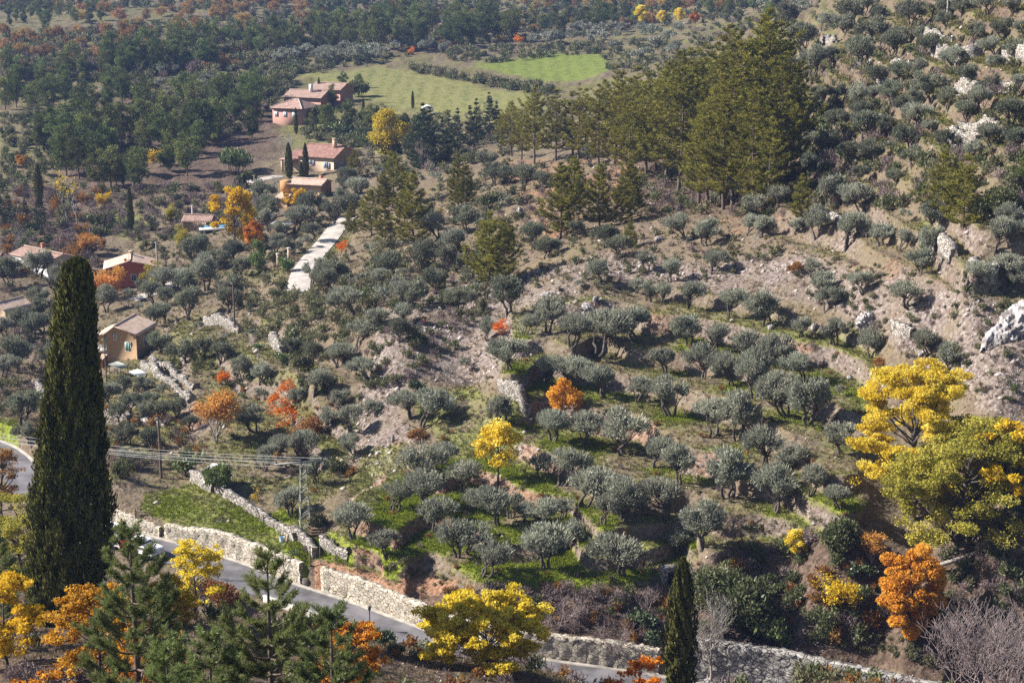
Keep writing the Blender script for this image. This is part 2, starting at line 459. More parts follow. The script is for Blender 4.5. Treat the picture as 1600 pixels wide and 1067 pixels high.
def stone_mat(name, cols, scale=2.2, joint=(0.16, 0.13, 0.10), jw=0.06):
    """coursed rubble: voronoi stones with dark joints and a colour of their own"""
    m, n, l, out = new_mat(name)
    b = n.new("ShaderNodeBsdfPrincipled"); b.inputs["Roughness"].default_value = 0.9
    tc = n.new("ShaderNodeTexCoord")
    mp = n.new("ShaderNodeMapping"); mp.inputs["Scale"].default_value = (scale, scale, scale * 1.5)
    l.new(tc.outputs["Object"], mp.inputs[0])
    v1 = n.new("ShaderNodeTexVoronoi"); v1.feature = 'F1'; v1.inputs["Scale"].default_value = 1.0
    v2 = n.new("ShaderNodeTexVoronoi"); v2.feature = 'DISTANCE_TO_EDGE'; v2.inputs["Scale"].default_value = 1.0
    l.new(mp.outputs[0], v1.inputs["Vector"]); l.new(mp.outputs[0], v2.inputs["Vector"])
    rp = n.new("ShaderNodeValToRGB")
    el = rp.color_ramp.elements
    while len(el) < len(cols): el.new(0.5)
    for i, c in enumerate(cols):
        el[i].position = i / (len(cols) - 1); el[i].color = (*c, 1)
    sx = n.new("ShaderNodeSeparateColor")
    l.new(v1.outputs["Color"], sx.inputs[0]); l.new(sx.outputs[0], rp.inputs[0])
    jr = n.new("ShaderNodeMapRange"); jr.inputs[2].default_value = jw
    l.new(v2.outputs["Distance"], jr.inputs[0])
    mx = n.new("ShaderNodeMix"); mx.data_type = 'RGBA'; mx.inputs[6].default_value = (*joint, 1)
    l.new(jr.outputs[0], mx.inputs[0]); l.new(rp.outputs[0], mx.inputs[7]); l.new(mx.outputs[2], b.inputs["Base Color"])
    bp = n.new("ShaderNodeBump"); bp.inputs["Strength"].default_value = 0.9; bp.inputs["Distance"].default_value = 0.12
    l.new(jr.outputs[0], bp.inputs["Height"]); l.new(bp.outputs[0], b.inputs["Normal"])
    l.new(b.outputs[0], out.inputs[0])
    return m


def tile_mat(name, cols, row=0.34):
    """roman tiles: rows of ridged tiles, each tile its own clay colour (object coordinates, ridges run down the slope)"""
    m, n, l, out = new_mat(name)
    b = n.new("ShaderNodeBsdfPrincipled"); b.inputs["Roughness"].default_value = 0.85
    tc = n.new("ShaderNodeUVMap")
    mp = n.new("ShaderNodeMapping"); mp.inputs["Scale"].default_value = (1 / row, 1 / (row * 1.3), 1)
    l.new(tc.outputs[0], mp.inputs[0])
    vo = n.new("ShaderNodeTexVoronoi"); vo.inputs["Randomness"].default_value = 0.25; vo.inputs["Scale"].default_value = 1
    vo.voronoi_dimensions = '2D'
    l.new(mp.outputs[0], vo.inputs["Vector"])
    nz = n.new("ShaderNodeTexNoise"); nz.inputs["Scale"].default_value = 0.25; nz.inputs["Detail"].default_value = 4
    l.new(mp.outputs[0], nz.inputs["Vector"])
    sc = n.new("ShaderNodeSeparateColor"); l.new(vo.outputs["Color"], sc.inputs[0])
    ad = n.new("ShaderNodeMath"); ad.operation = 'MULTIPLY_ADD'; ad.inputs[1].default_value = 0.55
    n2 = n.new("ShaderNodeMath"); n2.operation = 'MULTIPLY'; n2.inputs[1].default_value = 0.5
    l.new(nz.outputs["Fac"], n2.inputs[0])
    l.new(sc.outputs[0], ad.inputs[0]); l.new(n2.outputs[0], ad.inputs[2])
    rp = n.new("ShaderNodeValToRGB")
    el = rp.color_ramp.elements
    while len(el) < len(cols): el.new(0.5)
    for i, c in enumerate(cols):
        el[i].position = 0.1 + 0.8 * i / (len(cols) - 1); el[i].color = (*c, 1)
    l.new(ad.outputs[0], rp.inputs[0]); l.new(rp.outputs[0], b.inputs["Base Color"])
    l.new(b.outputs[0], out.inputs[0])
    return m


M = {}
M['olive'] = leaf_mat("olive leaf", [(0.185, 0.186, 0.128), (0.305, 0.310, 0.235), (0.450, 0.458, 0.375)], 0.33, 0.2, 0.02)
M['bark'] = plain_mat("grey bark", (0.11, 0.09, 0.075), 0.95, 0.5, 6, 0.6)
M['bark_pine'] = plain_mat("pine bark", (0.15, 0.11, 0.09), 0.95, 0.5, 5, 0.6)
M['bark_pale'] = plain_mat("pale bark", (0.38, 0.34, 0.31), 0.95, 0.4, 5, 0.4)
M['bark_mauve'] = plain_mat("mauve twig", (0.32, 0.25, 0.24), 0.95, 0.4, 4)
M['pine'] = leaf_mat("black pine needle", [(0.125, 0.124, 0.024), (0.220, 0.208, 0.042), (0.340, 0.306, 0.074)], 0.28, 0.2, 0, 0.006)
M['pine_dark'] = leaf_mat("dark conifer needle", [(0.030, 0.046, 0.030), (0.055, 0.078, 0.046), (0.090, 0.115, 0.062)], 0.15, 0.2)
M['aleppo'] = leaf_mat("aleppo pine needle", [(0.070, 0.095, 0.036), (0.135, 0.165, 0.056), (0.225, 0.240, 0.085)], 0.24, 0.4, 0, 0.025)
M['pine_near'] = leaf_mat("young pine needle", [(0.100, 0.135, 0.040), (0.200, 0.235, 0.075), (0.360, 0.380, 0.150)], 0.35, 0.1, 0.03)
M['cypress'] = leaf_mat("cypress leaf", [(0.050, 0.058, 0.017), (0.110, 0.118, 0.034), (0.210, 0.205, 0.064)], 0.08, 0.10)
M['orange'] = leaf_mat("orange autumn leaf", [(0.24, 0.10, 0.025), (0.50, 0.20, 0.025), (0.72, 0.34, 0.045), (0.84, 0.52, 0.12)], 0.42, 0.12)
M['olive_green'] = leaf_mat('greener olive leaf', [(0.112, 0.120, 0.078), (0.195, 0.205, 0.140), (0.310, 0.318, 0.235)], 0.28, 0.26, 0.02)
M['orange_bright'] = leaf_mat('glowing orange leaf', [(0.42, 0.18, 0.03), (0.74, 0.36, 0.045), (0.88, 0.52, 0.09)], 0.42, 0.03, 0, 0.004)
M['ygold'] = leaf_mat('dull yellow autumn leaf', [(0.34, 0.27, 0.035), (0.54, 0.42, 0.05), (0.68, 0.55, 0.10)], 0.42, 0.08, 0, 0.004)
M['red'] = leaf_mat("red orange autumn leaf", [(0.58, 0.12, 0.02), (0.76, 0.21, 0.03), (0.82, 0.38, 0.06)], 0.42, 0.1)
M['yellow'] = leaf_mat("yellow autumn leaf", [(0.55, 0.40, 0.03), (0.82, 0.63, 0.06), (0.92, 0.79, 0.18)], 0.45, 0.05, 0, 0.004)
M['gold'] = leaf_mat("gold autumn leaf", [(0.34, 0.23, 0.03), (0.60, 0.38, 0.025), (0.80, 0.54, 0.04), (0.86, 0.66, 0.10)], 0.42, 0.12, 0, 0.008)
M['ygreen'] = leaf_mat("yellow green leaf", [(0.20, 0.19, 0.04), (0.42, 0.37, 0.065), (0.62, 0.53, 0.12)], 0.4, 0.05, 0, 0.005)
M['russet'] = leaf_mat("russet leaf", [(0.20, 0.095, 0.04), (0.33, 0.17, 0.06), (0.44, 0.26, 0.09)], 0.3, 0.2)
M['salmon'] = leaf_mat("salmon maple leaf", [(0.50, 0.20, 0.07), (0.68, 0.34, 0.09), (0.78, 0.50, 0.12)], 0.42, 0.1)
M['far_orange'] = leaf_mat("far oak leaf", [(0.24, 0.14, 0.055), (0.38, 0.235, 0.085), (0.46, 0.31, 0.125)], 0.3, 0.3, 0, 0.02)
M['bush'] = leaf_mat("dark shrub leaf", [(0.066, 0.074, 0.030), (0.122, 0.132, 0.056), (0.200, 0.204, 0.100)], 0.22, 0.25, 0.02)
M['broom'] = leaf_mat("dull scrub leaf", [(0.108, 0.104, 0.055), (0.180, 0.174, 0.098), (0.270, 0.252, 0.155)], 0.22, 0.25, 0, 0.02)
M['laurel'] = leaf_mat("glossy laurel leaf", [(0.075, 0.115, 0.036), (0.150, 0.200, 0.066), (0.290, 0.330, 0.125)], 0.2, 0.12, 0.06)
M['twigs'] = leaf_mat("bare twig", [(0.170, 0.125, 0.120), (0.270, 0.210, 0.200), (0.380, 0.300, 0.280)], 0.1, 0.2)
M['ivy'] = leaf_mat("ivy leaf", [(0.035, 0.055, 0.024), (0.070, 0.098, 0.042), (0.130, 0.165, 0.080)], 0.15, 0.15, 0.05)
M['wall_stone'] = stone_mat("pale rubble stone", [(0.50, 0.43, 0.33), (0.66, 0.58, 0.46), (0.40, 0.34, 0.27), (0.72, 0.66, 0.55)], 2.6)
M['old_stone'] = stone_mat("weathered dry stone", [(0.30, 0.265, 0.23), (0.44, 0.40, 0.36), (0.19, 0.165, 0.14), (0.53, 0.485, 0.44)], 2.4, (0.10, 0.08, 0.06), 0.09)
M['big_stone'] = stone_mat("grey block stone", [(0.34, 0.31, 0.29), (0.46, 0.43, 0.40), (0.26, 0.24, 0.22), (0.52, 0.49, 0.45)], 1.9, (0.11, 0.10, 0.09), 0.08)
M['rock'] = plain_mat("white limestone", (0.46, 0.43, 0.42), 0.9, 0.3, 1.3, 1.0, 0, (0.14, 0.12, 0.115), 9)
M['scree'] = plain_mat("scree stone", (0.48, 0.42, 0.38), 0.95, 0.4, 0.6)
M['asphalt'] = plain_mat("grey asphalt", (0.165, 0.155, 0.165), 0.85, 0.45, 0.5)
M['kerb'] = plain_mat("worn kerb stone", (0.40, 0.36, 0.31), 0.9, 0.3, 1.2)
M['gravel'] = plain_mat("pale gravel", (0.52, 0.46, 0.41), 0.95, 0.3, 0.7, 0.3)
M['concrete'] = plain_mat("pale concrete", (0.62, 0.58, 0.52), 0.9, 0.15, 1.5)
M['tan'] = plain_mat("tan render", (0.44, 0.29, 0.17), 0.9, 0.12, 0.7)
M['ochre'] = plain_mat("ochre render", (0.50, 0.26, 0.10), 0.9, 0.12, 0.7)
M['redwall'] = plain_mat("terracotta render", (0.42, 0.135, 0.085), 0.9, 0.10, 0.7)
M['pinkwall'] = plain_mat("pink render", (0.45, 0.25, 0.20), 0.9, 0.12, 0.7)
M['beige'] = plain_mat("beige render", (0.58, 0.43, 0.30), 0.9, 0.12, 0.7)
M['white'] = plain_mat("white render", (0.78, 0.76, 0.74), 0.85, 0.08, 0.7)
M['tile_pale'] = tile_mat("pale roof tile", [(0.40, 0.26, 0.19), (0.58, 0.42, 0.33), (0.66, 0.52, 0.43)])
M['tile_brown'] = tile_mat("brown roof tile", [(0.22, 0.13, 0.10), (0.36, 0.22, 0.17), (0.46, 0.33, 0.27)])
M['tile_red'] = tile_mat("red roof tile", [(0.22, 0.105, 0.085), (0.33, 0.165, 0.13), (0.42, 0.26, 0.21)])
M['wood'] = plain_mat("dark wood", (0.10, 0.065, 0.045), 0.85, 0.4, 4)
M['pole'] = plain_mat("weathered pole", (0.17, 0.12, 0.095), 0.9, 0.4, 2)
M['pole_pale'] = plain_mat("pale concrete pole", (0.48, 0.42, 0.37), 0.9, 0.2, 2)
M['steel'] = plain_mat("galvanised steel", (0.34, 0.35, 0.31), 0.55, 0.3, 3, 0, 0.3)
M['wire'] = plain_mat("pale wire", (0.55, 0.55, 0.55), 0.5, 0.1, 1)
M['iron'] = plain_mat("black iron", (0.03, 0.03, 0.03), 0.5, 0.2, 3)
M['green_iron'] = plain_mat("green painted iron", (0.10, 0.15, 0.08), 0.6, 0.2, 3)
M['green_paint'] = plain_mat("green shutter paint", (0.16, 0.34, 0.28), 0.7, 0.15, 3)
M['blue_paint'] = plain_mat("blue shutter paint", (0.16, 0.30, 0.68), 0.6, 0.12, 3)
M['pale_blue'] = plain_mat("pale blue shutter paint", (0.52, 0.62, 0.78), 0.6, 0.1, 3)
M['glass'] = plain_mat("window glass", (0.03, 0.035, 0.045), 0.08, 0.1, 1)
M['frame'] = plain_mat("white window frame", (0.75, 0.73, 0.70), 0.6, 0.05, 3)
M['water'] = plain_mat("pool water", (0.16, 0.45, 0.75), 0.1, 0.1, 1)
M['canvas'] = plain_mat("white canvas", (0.80, 0.80, 0.78), 0.8, 0.05, 2)
M['carwhite'] = plain_mat("white car paint", (0.80, 0.80, 0.80), 0.3, 0.03, 1)
M['carred'] = plain_mat("red car paint", (0.50, 0.03, 0.03), 0.3, 0.03, 1)
M['tile_mauve'] = tile_mat('mauve roof tile', [(0.26, 0.155, 0.125), (0.38, 0.25, 0.20), (0.48, 0.34, 0.28)])
M['rubber'] = plain_mat("black rubber", (0.025, 0.025, 0.025), 0.8, 0.1, 3)
M['lamp'] = plain_mat("lamp lens", (0.65, 0.10, 0.06), 0.2, 0.05, 3)
M['terracotta'] = plain_mat("terracotta", (0.55, 0.19, 0.10), 0.8, 0.2, 3)
M['char_dark'] = plain_mat("dark hut panel", (0.09, 0.07, 0.07), 0.95, 0.4, 1.5)
M['log'] = plain_mat("cut firewood", (0.34, 0.22, 0.15), 0.9, 0.4, 6)


# ---------------------------------------------------------------- mesh building
def mesh_np(name, verts, faces, mat, tint=None, smooth=False, uv=None):
    """one mesh from arrays; faces is a list of arrays (m,3) or (m,4)"""
    verts = np.asarray(verts, np.float32)
    me = bpy.data.meshes.new(name)
    faces = [np.asarray(f, np.int32) for f in (faces if isinstance(faces, list) else [faces]) if len(f)]
    loops = np.concatenate([f.ravel() for f in faces])
    tot = np.concatenate([np.full(len(f), f.shape[1], np.int32) for f in faces])
    me.vertices.add(len(verts)); me.loops.add(len(loops)); me.polygons.add(len(tot))
    me.vertices.foreach_set("co", verts.ravel())
    me.loops.foreach_set("vertex_index", loops)
    me.polygons.foreach_set("loop_start", np.r_[0, np.cumsum(tot)[:-1]].astype(np.int32))
    me.polygons.foreach_set("loop_total", tot)
    if smooth:
        me.polygons.foreach_set("use_smooth", np.ones(len(tot), bool))
    if tint is not None:
        at = me.attributes.new("tint", 'FLOAT', 'POINT')
        at.data.foreach_set("value", np.asarray(tint, np.float32))
    if uv is not None:
        ul = me.uv_layers.new(name="UVMap")
        ul.data.foreach_set("uv", np.asarray(uv, np.float32)[loops].ravel())
    me.materials.append(mat)
    me.update(calc_edges=True)
    return me


def unit(v):
    return v / np.maximum(np.linalg.norm(v, axis=-1, keepdims=True), 1e-9)


class Leaves:
    """collects diamond shaped leaves (or leaf sprays)"""
    def __init__(self, rng):
        self.C = []; self.A = []; self.B = []; self.T = []; self.rng = rng

    def add(self, C, axis, L, Wd, tint=None, face=None):
        r = self.rng
        n = len(C)
        axis = unit(axis)
        if face is None:
            face = r.normal(size=(n, 3))
        b = unit(np.cross(axis, face))
        L = np.broadcast_to(np.asarray(L, float), (n,)) * r.uniform(0.7, 1.3, n)
        Wd = np.broadcast_to(np.asarray(Wd, float), (n,)) * r.uniform(0.75, 1.25, n)
        self.C.append(C); self.A.append(axis * L[:, None] * 0.5); self.B.append(b * Wd[:, None] * 0.5)
        self.T.append(np.clip(r.beta(2, 2, n) if tint is None else tint, 0, 1))

    def mesh(self, name, mat):
        C = np.concatenate(self.C); A = np.concatenate(self.A); B = np.concatenate(self.B); T = np.concatenate(self.T)
        n = len(C)
        V = np.stack([C - A, C + B * 1.0 - A * .1, C + A, C - B - A * .1], 1).reshape(-1, 3)
        Fc = np.arange(4 * n, dtype=np.int32).reshape(n, 4)
        return mesh_np(name, V, Fc, mat, np.repeat(T, 4))


def tube(pts, radii, k=6):
    """a tapered tube along pts; returns verts, quads"""
    P = np.asarray(pts, float); n = len(P)
    R = np.broadcast_to(np.asarray(radii, float), (n,))
    T = unit(np.gradient(P, axis=0))
    ref = np.array([0.31, 0.17, 0.93]) if abs(T[0, 2]) < 0.8 else np.array([0.94, 0.3, 0.1])
    U = unit(np.cross(T, ref)); Wv = np.cross(T, U)
    a = np.arange(k) * 2 * math.pi / k
    V = (P[:, None] + R[:, None, None] * (np.cos(a)[None, :, None] * U[:, None] + np.sin(a)[None, :, None] * Wv[:, None])).reshape(-1, 3)
    i = np.arange(n - 1)[:, None] * k; j = np.arange(k)[None]; j2 = (j + 1) % k
    Fq = np.stack([i + j, i + j2, i + k + j2, i + k + j], -1).reshape(-1, 4)
    return V, Fq


class Parts:
    """collects verts and faces of several shapes into one mesh"""
    def __init__(self):
        self.V = []; self.F = []; self.n = 0; self.uv = []

    def add(self, V, Fc, uv=None):
        V = np.asarray(V, float)
        self.V.append(V)
        for f in (Fc if isinstance(Fc, list) else [Fc]):
            self.F.append(np.asarray(f, np.int32) + self.n)
        self.uv.append(np.zeros((len(V), 2)) if uv is None else np.asarray(uv, float))
        self.n += len(V)
        return self

    def tube(self, pts, radii, k=6):
        V, Fq = tube(pts, radii, k)
        self.add(V, Fq)
        n = len(pts)
        c = np.array([pts[0], pts[-1]], float)
        f0 = [[0 + self.n, 0, 0]]
        return self

    def box(self, c, size, rz=0.0, ry=0.0):
        h = np.asarray(size, float) / 2
        V = np.array([[x, y, z] for x in (-1, 1) for y in (-1, 1) for z in (-1, 1)], float) * h
        if ry:
            ca, sa = math.cos(ry), math.sin(ry)
            V = np.c_[V[:, 0] * ca + V[:, 2] * sa, V[:, 1], -V[:, 0] * sa + V[:, 2] * ca]
        if rz:
            ca, sa = math.cos(rz), math.sin(rz)
            V = np.c_[V[:, 0] * ca - V[:, 1] * sa, V[:, 0] * sa + V[:, 1] * ca, V[:, 2]]
        V = V + np.asarray(c, float)
        return self.add(V, np.array([[0, 1, 3, 2], [4, 6, 7, 5], [0, 4, 5, 1], [2, 3, 7, 6], [0, 2, 6, 4], [1, 5, 7, 3]]))

    def poly_prism(self, pts2, y0, y1, axis='y'):
        """extrude a polygon given in (a, z) between two values of the third axis"""
        p = np.asarray(pts2, float); n = len(p)
        def mk(y):
            return np.c_[p[:, 0], np.full(n, y), p[:, 1]] if axis == 'y' else np.c_[np.full(n, y), p[:, 0], p[:, 1]]
        V = np.vstack([mk(y0), mk(y1)])
        i = np.arange(n); j = (i + 1) % n
        Q = np.stack([i, j, j + n, i + n], 1)
        tri = np.array([[0, k, k + 1] for k in range(1, n - 1)])
        return self.add(V, [Q, tri, tri[:, ::-1] + n])

    def mesh(self, name, mat, smooth=False):
        q = [f for f in self.F if f.shape[1] == 4]; t = [f for f in self.F if f.shape[1] == 3]
        fs = ([np.vstack(q)] if q else []) + ([np.vstack(t)] if t else [])
        return mesh_np(name, np.vstack(self.V), fs, mat, None, smooth, np.vstack(self.uv))


def link(name, data, parent=None, loc=None, rz=None, label=None, cat=None, group=None, kind=None, scale=None):
    o = bpy.data.objects.new(name, data)
    COL.objects.link(o)
    if parent is not None: o.parent = parent
    if loc is not None: o.location = loc
    if rz is not None: o.rotation_euler = (0, 0, rz)
    if scale is not None: o.scale = scale if hasattr(scale, '__len__') else (scale,) * 3
    if label: o["label"] = label
    if cat: o["category"] = cat
    if group: o["group"] = group
    if kind: o["kind"] = kind
    return o


def dirs(rng, n):
    return unit(rng.normal(size=(n, 3)))


# ---------------------------------------------------------------- tree kinds: each returns a list of (part name, mesh)
def bend(p0, p1, rng, n=5, amp=0.12):
    t = np.linspace(0, 1, n)[:, None]
    L = np.linalg.norm(np.asarray(p1) - np.asarray(p0))
    off = rng.normal(size=(1, 3)) * amp * L * np.sin(np.pi * t) + rng.normal(size=(n, 3)) * amp * 0.25 * L * np.sin(np.pi * t)
    return np.asarray(p0) + (np.asarray(p1) - np.asarray(p0)) * t + off


def make_olive(seed, n_leaf=5200, thin=1.0, squash=1.0, lop=0.35, mat='olive'):
    """5 m wide, about 4.4 m tall, several leaning stems, a dome of uneven leaf clumps"""
    r = np.random.default_rng(seed)
    wood = Parts()
    lean = r.normal(size=2) * lop
    cen = np.array([lean[0], lean[1], 2.55])
    rad = np.array([2.05, 2.05, 1.50 * squash]) * r.uniform(0.78, 1.12, 3)
    gap = dirs(r, 2)
    K = int(r.integers(20, 27))
    cl = []
    while len(cl) < K:
        d = dirs(r, 1)[0]
        if d[2] < -0.55 or (gap @ d).max() > .80: continue
        rr = r.uniform(0.45, 0.95)
        p = cen + d * rad * rr
        if d[2] < 0: p[2] += 0.15
        cl.append(p)
    cl = np.array(cl)
    ns = int(r.integers(2, 4))
    base_r = 0.2
    forks = []
    for s in range(ns):
        a = r.uniform(0, 6.28)
        p0 = np.array([math.cos(a) * 0.16 * (ns > 1), math.sin(a) * 0.16 * (ns > 1), -0.3])
        p1 = np.array([lean[0] * .6 + math.cos(a) * r.uniform(.35, .8), lean[1] * .6 + math.sin(a) * r.uniform(.35, .8), r.uniform(1.0, 1.5)])
        pts = bend(p0, p1, r, 6, 0.12)
        wood.tube(pts, np.linspace(base_r, 0.10, 6), 6)
        forks.append(p1)
    forks = np.array(forks)
    for c in cl:
        k = np.argmin(np.linalg.norm(forks - c, axis=1) + r.uniform(0, 1, len(forks)))
        pts = bend(forks[k], forks[k] + (c - forks[k]) * 0.92, r, 5, 0.10)
        wood.tube(pts, np.linspace(0.07, 0.018, 5), 4)
    lv = Leaves(r)
    per = int(n_leaf * thin / K)
    for c in cl:
        cr = r.uniform(0.36, 0.82)
        d = dirs(r, per)
        q = r.uniform(0, 1, per) ** 0.45
        C = c + d * (q * cr)[:, None] * np.array([1.05, 1.05, 0.85])
        out = unit(C - np.array([lean[0] * .5, lean[1] * .5, 1.2]))
        ax = out * 0.8 + np.array([0, 0, 0.45]) + r.normal(size=(per, 3)) * 0.6
        tint = np.clip(r.beta(2, 2, per) * .8 + .1 + r.normal() * 0.10, 0, 1)
        lv.add(C, ax, 0.30, 0.115, tint)
    # upright sprays that roughen the outline
    m = int(per * 3.2)
    d = dirs(r, m); d[:, 2] = np.abs(d[:, 2])
    C = cen + d * rad * r.uniform(0.95, 1.22, m)[:, None]
    near = np.min(np.linalg.norm(C[:, None] - cl[None], axis=2), axis=1) < 0.95
    C = C[near]
    lv.add(C, d[near] + np.array([0, 0, .7]), 0.42, 0.10)
    return [("trunk", wood.mesh("olive_trunk", M['bark'])), ("crown", lv.mesh("olive_crown", M[mat]))]


def make_pine(seed, H=12.0, W=6.4, mat='pine', bark='bark_pine', bare=0.16, conic=1.25, nwh=15, leafL=0.55, spread=1.0, drop=0.0, dens=5.2):
    """whorled pine: flat, layered boughs with upturned tips and gaps between the layers"""
    r = np.random.default_rng(seed)
    wood = Parts(); lv = Leaves(r)
    bx = r.normal(size=2) * 0.02 * H
    zt = np.linspace(-0.5, H, 9)
    P = np.c_[bx[0] * np.sin(zt / H * 3), bx[1] * np.sin(zt / H * 2.4), zt]
    wood.tube(P, np.linspace(0.018 * H, 0.02, 9), 7)
    for w in range(nwh):
        f = (w + r.uniform(-.25, .25)) / (nwh - 1)
        f = min(max(f, 0), 1)
        z = H * (bare + (1 - bare) * f * 0.985) + r.normal() * .012 * H
        env = (W / 2) * (max(0.0, 1 - f ** conic) * (0.55 + 0.45 * min(1, f / 0.22 + 0.35)) + 0.05)
        nb = int(r.integers(5, 8)) if f < 0.93 else 4
        az0 = r.uniform(0, 6.28)
        for b in range(nb):
            a = az0 + b * 6.283 / nb + r.normal() * 0.25
            Lb = env * r.uniform(0.5, 1.18) * (1 + .18 * math.sin(a * 2 + seed + f * 5))
            if r.uniform() < 0.10: continue
            d = np.array([math.cos(a), math.sin(a), 0])
            t = np.linspace(0, 1, 6)
            up = 0.10 + 0.55 * f - drop
            bz = z + Lb * (up * t - 0.16 * np.sin(t * 3.14) + 0.22 * t ** 3) + r.normal() * 0.08
            root = np.array([bx[0] * math.sin(z / H * 3), bx[1] * math.sin(z / H * 2.4), 0])
            pts = root + d[None] * (t * Lb)[:, None]; pts[:, 2] = bz
            wood.tube(pts[::1], np.linspace(0.0055 * H * (1 - f * 0.7), 0.012, 6), 4)
            nt = max(3, int(Lb * dens))
            tt = 1 - r.uniform(0, 0.72, nt) ** 1.25
            side = np.array([-d[1], d[0], 0])
            cc = np.stack([np.interp(tt, t, pts[:, k]) for k in range(3)], 1)
            lat = r.normal(size=nt) * 0.42 * spread * (0.25 + 0.75 * tt) * min(1.0, Lb * 0.42)
            cc += side[None] * lat[:, None] + np.array([0, 0, 1]) * r.uniform(-.06, .20, nt)[:, None]
            k = 10
            C = np.repeat(cc, k, 0)
            nd = dirs(r, nt * k); nd[:, 2] = np.abs(nd[:, 2]) * 0.75 + 0.05
            ax = unit(nd + d[None] * 0.5)
            tn = np.repeat(np.clip(0.5 + 0.22 * r.normal(size=nt), 0, 1), k) + r.normal(size=nt * k) * 0.12
            lv.add(C + ax * leafL * 0.38, ax, leafL, leafL * 0.16, tn)
    return [("trunk", wood.mesh("pine_trunk", M[bark])), ("crown", lv.mesh("pine_crown", M[mat]))]


def make_clumpy(seed, H, W, mat, bark, z0=0.25, K=26, n_leaf=3000, L=0.42, wd=0.22, cr=(0.14, 0.24), up=0.3, flat=0.85, top=1.0, trunk_r=0.018, limb=True, shape='dome', wood_vis=0.9):
    """broadleaf or rounded conifer: limbs that reach leaf clumps spread over the crown's volume"""
    r = np.random.default_rng(seed)
    wood = Parts(); lv = Leaves(r)
    zc = H * (z0 + (1 - z0) * 0.5); rz = H * (1 - z0) * 0.5
    cl = []; crs = []
    while len(cl) < K:
        d = dirs(r, 1)[0]
        q = r.uniform(0.35, 0.98) ** 0.8
        p = np.array([d[0] * W / 2 * q, d[1] * W / 2 * q, zc + d[2] * rz * q])
        h = (p[2] - H * z0) / (H * (1 - z0))
        if shape == 'cone' and math.hypot(p[0], p[1]) > W / 2 * (1.08 - h) * 1.1: continue
        if shape == 'dome' and h < 0.12 and r.uniform() < .5: continue
        if shape == 'vase' and math.hypot(p[0], p[1]) > W / 2 * (0.35 + 0.85 * h): continue
        cl.append(p); crs.append(r.uniform(*cr) * W)
    cl = np.array(cl)
    P = np.c_[r.normal() * .02 * H * np.sin(np.linspace(0, 3, 7)), r.normal() * .02 * H * np.sin(np.linspace(0, 2.5, 7)), np.linspace(-0.4, H * (z0 + (1 - z0) * 0.62), 7)]
    wood.tube(P, np.linspace(trunk_r * H, trunk_r * H * .3, 7), 7)
    if limb:
        for c in cl:
            zr = max(H * z0 * 0.6, c[2] - np.hypot(c[0], c[1]) * r.uniform(0.5, 1.0) - 0.1 * H)
            zr = min(zr, P[-1, 2])
            p0 = np.array([np.interp(zr, P[:, 2], P[:, 0]), np.interp(zr, P[:, 2], P[:, 1]), zr])
            wood.tube(bend(p0, p0 + (c - p0) * wood_vis, r, 6, 0.07), np.linspace(trunk_r * H * .42, 0.015, 6), 4)
    per = int(n_leaf / K)
    for c, rr in zip(cl, crs):
        d = dirs(r, per)
        q = r.uniform(0, 1, per) ** 0.42
        C = c + d * (q * rr)[:, None] * np.array([1.1, 1.1, flat])
        ax = d * 0.7 + np.array([0, 0, up]) + r.normal(size=(per, 3)) * 0.7
        tint = np.clip(0.5 + 0.16 * r.normal() + 0.2 * r.normal(size=per), 0, 1)
        lv.add(C, ax, L, wd, tint)
    return [("trunk", wood.mesh("broadleaf_trunk", M[bark])), ("crown", lv.mesh("broadleaf_crown", M[mat]))]


def make_column(seed, H, W, mat='cypress', n=2600, L=0.5, wd=0.2, flame=0.62, amp=1.0):
    """cypress: a tight column of upward sprays, fluted and ragged"""
    r = np.random.default_rng(seed)
    wood = Parts(); lv = Leaves(r)
    wood.tube(np.c_[np.zeros(4), np.zeros(4), np.linspace(-0.4, H * .85, 4)], np.linspace(0.02 * H, .02, 4), 6)
    t = r.uniform(0.0, 1, n) ** 0.92
    a = r.uniform(0, 6.283, n)
    prof = (np.sin(np.clip(t, 0, 1) ** flame * math.pi) ** 0.55) * 0.98 + 0.02
    lump = 1 + amp * (0.13 * np.sin(a * 5 + 4 * np.sin(t * 9)) + 0.10 * np.sin(a * 9 + t * 31 + seed))
    q = 1 - 0.28 * r.uniform(0, 1, n) ** 2
    R = W / 2 * prof * lump * q
    C = np.c_[R * np.cos(a), R * np.sin(a), H * (0.03 + 0.97 * t)]
    ax = np.c_[np.cos(a) * .28, np.sin(a) * .28, np.ones(n)] + r.normal(size=(n, 3)) * 0.18
    fc = np.c_[np.cos(a), np.sin(a), np.full(n, .2)] + r.normal(size=(n, 3)) * 0.5
    lv.add(C, ax, L, wd, None, np.cross(ax, np.cross(fc, ax)))
    return [("trunk", wood.mesh("cypress_trunk", M['bark'])), ("crown", lv.mesh("cypress_crown", M[mat]))]


